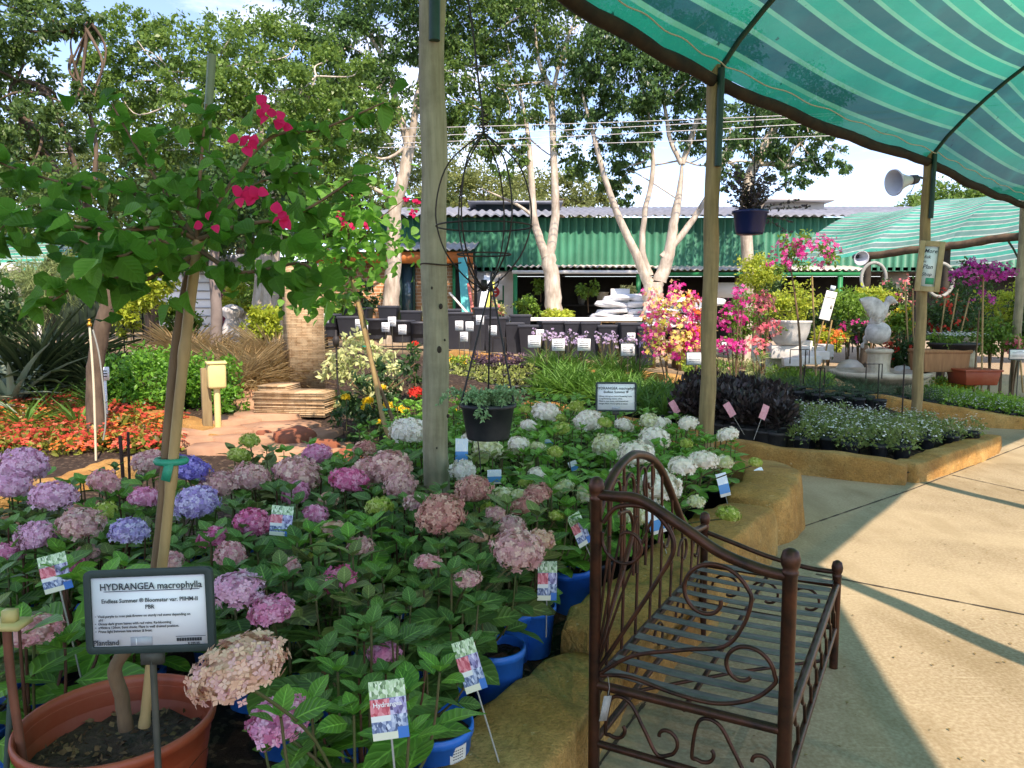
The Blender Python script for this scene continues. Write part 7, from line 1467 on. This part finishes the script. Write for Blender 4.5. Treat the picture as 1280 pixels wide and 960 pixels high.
CRM = mat('cream_plastic', '#d9c98a', '#cdbb78', 3, .45); mb = MB(); box(mb, (.03, -.06, hM - .15), (.19, .20, .28)); obj('box', mb, CRM, mt, bevel=.025); mb = MB(); box(mb, (.03, -.06, hM - .01), (.21, .22, .03)); obj('lid', mb, CRM, mt, bevel=.01)
mb = MB(); tube(mb, [(.03, -.07, 0), (.03, -.07, hM - .29)], .035, 12); obj('conduit', mb, CRM, mt, smooth=True)
mb = MB(); box(mb, (0, 0, 0), (.8, .6, .1)); single('stone_slab', mb, FLAG, 'flat stone slab under the meter box', 'slab', loc=(mc[0] + .05, yM, mz - .055), rot=(0, 0, .2), bevel=.02)
# irrigation risers, small labels, torches, trellis and statuary
for k, (pts, y, r_, m) in enumerate((([(120, 576), (117, 480), (112, 408)], 7.4, .011, mat('pvc_pale', '#cfc3a2', rough=.5)), ([(129, 550), (132, 520), (125, 450), (116, 412)], 7.6, .008, mat('hose_grey', '#8d8f84', rough=.5)), ([(158, 660), (154, 600), (150, 545)], 4.9, .012, mat('rust_stake', '#4a3026', '#35231c', 9, .7)), ([(162, 600), (160, 540)], 4.95, .009, mat('rust_stake', '#4a3026')), ([(30, 960), (14, 850), (8, 780)], 1.75, .010, mat('rod_copper', '#7d4a34', '#5a3626', 9, .5)), ([(8, 960), (14, 850), (12, 790)], 1.8, .007, mat('rod_green', '#3c4f47', rough=.5)), ([(423, 500), (421, 450), (420, 425)], 9.2, .012, mat('torch_black', '#2a2521', rough=.6)))):
    lb = ['pale irrigation riser with a brass sprinkler in the red bed', 'grey drip hose leaning on the pale riser', 'tall rusty stake among the lilac blooms', 'shorter rusty stake beside the tall one', 'copper-coloured rod left of the terracotta tub', 'thin green rod crossing the copper-coloured one', 'dark path-light stake before the stone pillar'][k]; b = at_y(*pts[0], y)
    t = thing('garden_stake', lb, 'stake', b); obj('shaft', tube(MB(), smooth_path([at_y(*p, y) - b for p in pts], 5), r_, 8), m, t, smooth=True); tp = at_y(*pts[-1], y) - b
    if k == 0: obj('sprinkler', lathe(MB(), [(0, 0), (.022, 0), (.022, .03), (.012, .035), (.012, .06), (.02, .065), (0, .075)], 12, c=tp), mat('brass', '#b98a2e', rough=.35, metal=.8), t, smooth=True)
    if k == 6: obj('lamp_head', lathe(MB(), [(0, -.08), (.03, -.08), (.045, 0), (.03, .04), (.012, .05), (.012, .12), (0, .12)], 14, c=tp), mat('torch_black', '#2a2521'), t, smooth=True)
    if k == 4: mb = MB(); box(mb, tp, (.09, .06, .012)); box(mb, tp + [.01, 0, .02], (.03, .02, .03)); obj('cap', mb, mat('cap_pale', '#b9a86a', rough=.6), t)
s = thing('bed_label', 'small white plant label on a white post in the red bed', 'label', at_y(130, 467, 8.6)); mb = MB(); box(mb, (0, 0, 0), (.11, .01, .15)); q = obj('panel', mb, PAPER, s, rot=(0, 0, .2)); mb = MB()
for z_ in (.03, .0, -.03): box(mb, (0, -.0065, z_), (.07, .002, .012))
obj('print', mb, INK, q); mb = MB(); box(mb, (0, .012, -.35), (.03, .012, .6)); obj('stake', mb, mat('white_paint', '#e8e8e4'), s)
kt = 12.6 / F; tc_ = at_y(168, 440, 12.6); tl = thing('garden_trellis', 'black iron trellis behind the hedge bush', 'trellis', (tc_[0], 12.6, Hl(12.6))); mb = MB()
for a in (-.16, 0, .16): tube(mb, [(a, 0, 0), (a, 0, 1.0)], .012, 6)
for z_ in np.arange(.15, 1.0, .14): tube(mb, [(-.18, 0, z_), (.18, 0, z_)], .01, 6)
tube(mb, [(-.5, -.05, .1), (-.42, -.05, .7), (-.4, -.05, 1.1)], .018, 7); tube(mb, [(-.6, -.05, .25), (-.2, -.05, .25)], .018, 7); obj('frame', mb, mat('trellis_black', '#191a1b', rough=.6), tl)
for k, (px, y, w_, pt) in enumerate(((268, 12.4, 15, 300), (232, 15.0, 10, 300))):
    b = at_y(px, 470, y); b[2] = Hl(min(14.5, y)); tp = at_y(px + 2, pt, y) - b; t = thing('garden_tree', ['grey straight trunk behind the meter box', 'slim trunk behind the bamboo stake'][k], 'tree', b); mb = MB(); tube(mb, smooth_path([(0, 0, 0), tp * .4 + [.03, 0, 0], tp * .75 - [.03, 0, 0], tp], 6), np.linspace(w_ * .5, w_ * .36, 19) * y / F, 12, wob=.1); obj('trunk', mb, mat('grey_bark', '#8d8076', '#6f635a', 4, .9, .5), t, smooth=True)
    obj('crown', foliage(MB(), [(tp + [0, 0, .5], (1.0, .9, .7)), (tp + [.6, .2, .9], (.8, .8, .6))], 3800, .10, .2), LF3, t)
for k, (px, py, y, s_) in enumerate(((290, 395, 16, .5), (305, 398, 16.5, .4), (340, 392, 17, .45), (320, 405, 15.2, .4), (10, 345, 18, .6))):
    c = at_y(px, py, y); mb = MB(); lathe(mb, [(0, -s_), (s_ * .5, -s_), (s_ * .4, -.5 * s_), (s_ * .25, -.1 * s_), (s_ * .5, .15 * s_), (s_ * .45, .3 * s_), (s_ * .2, .45 * s_), (0, .5 * s_)], 18, ripple=(.06, 8)); single('garden_ornament', mb, WST, ['white urn ornament in the far left yard', 'smaller white urn behind the grey trunk', 'white urn near the stone pillar', 'squat white urn above the brown grasses', 'white urn under the distant teal awning'][k], 'ornament', 'white ornaments in the far left yard', smooth=True, loc=c)
FBL = [at_y(-90, 338, 19), at_y(45, 338, 19)]; ak = thing('teal_awning', 'pale teal net awning far behind the agaves', 'canopy', (FBL[0] + FBL[1]) / 2); b_ = np.array(ak.location); canopy(ak, FBL, [p + np.array([.6, 4.5, .5]) for p in FBL], .9, .05, NET2)
for p in FBL: post('post of the distant teal awning', p[0], p[1], .6, p[2], .05, mat('white_paint', '#e8e8e4'))
c = at_y(285, 378, 19.5); mb = MB(); box(mb, (0, 0, 1.0), (2.6, 2.0, 2.0)); kq_ = thing('garden_kiosk', 'small white louvred hut in the far left yard', 'hut', (c[0], 19.5, .75)); obj('wall', mb, mat('white_paint', '#e8e8e4'), kq_); mb = MB()
for z_ in np.arange(.3, 1.9, .2): box(mb, (0, -1.015, z_), (2.4, .02, .03))
obj('louvre', mb, mat('louvre_grey', '#9a9a98'), kq_); mb = MB(); box(mb, (.35, -1.03, 1.15), (.26, .05, 1.4)); obj('door', mb, mat('plum', '#6a1f3a', rough=.6), kq_); mb = MB(); box(mb, (0, 0, 2.08), (3.0, 2.5, .14)); obj('roof', mb, ROOF, kq_)
hd_ = thing('boundary_fence', 'dark green boundary screen along the far left of the yard', 'fence', (-14, 27, .7)); mb = MB()
for k in range(90): box(mb, (-16 + k * .3, 0, 1.3), (.285, .03, 2.6))
obj('panel', mb, mat('fence_green', '#3c4f38', '#2f402d', 3, .8), hd_); mb = MB(); box(mb, (-2.6, .06, 2.3), (27, .05, .08)); box(mb, (-2.6, .06, .5), (27, .05, .08)); obj('rail', mb, DKGREEN, hd_)
# variegated shrub, marigolds, red flower
shrub('variegated_shrub', 'yellow-variegated shrub left of the pale post', 'shrub', 455, 450, 9.4, 40, 40, LF4, 1500, .075, clumps=[(430, 455, 26, 36), (470, 440, 26, 28), (490, 470, 24, 30), (450, 480, 36, 24), (412, 465, 16, 22)], base=.45)
shrub('dark_red_shrub', 'darker green shrub with red tips in front of the variegated one', 'shrub', 470, 480, 8.6, 34, 36, LF3, 900, .075, clumps=[(440, 480, 22, 30), (490, 480, 24, 36), (515, 450, 14, 22), (465, 505, 40, 18)], base=.4)
for k, (px, py, y, m, s_) in enumerate(((432, 497, 8.0, YEL, .05), (460, 502, 8.0, YEL, .06), (458, 510, 7.9, YEL, .055), (485, 508, 7.9, YEL, .06), (500, 511, 7.9, YEL, .05), (507, 514, 7.8, YEL, .045), (472, 528, 7.5, YEL, .04), (478, 485, 8.0, YEL, .045), (521, 492, 8.0, REDP, .085), (518, 431, 9.0, REDP, .055), (567, 515, 8.0, YEL, .05), (568, 528, 7.8, YEL, .05))):
    c = at_y(px, py, y); zb_ = Hl(y) - .02; t = thing('marigold' if m is YEL else 'red_flower', ('yellow flower on a leafy stem left of the pale post' if px < 530 else 'yellow flower on a leafy stem just right of the pale post') if m is YEL else ['large feathery red flower', 'small dark red flower head'][k == 9] + ' left of the pale post', 'flower', (c[0], y, zb_), 0, ('yellow flowers left of the post' if px < 530 else 'yellow flowers right of the post') if m is YEL else None); h = c[2] - zb_
    mb = MB(); n = 60; d = rdir(n, -.2, 1); scatter(mb, FLORET, d * [s_ * .8, s_ * .8, s_ * .6] + [0, 0, h], orient(rdir(n), d), np.full(n, s_ * .45)); obj('blossom', mb, m, t); mb = MB(); tube(mb, [(0, 0, 0), (.01, 0, h)], .005, 6); obj('stem', mb, STEM, t)
    obj('foliage', foliage(MB(), [((0, 0, h * .55), (.13, .12, h * .45))], 150, .06, 0, .35, .2, OVAL), LF3, t)
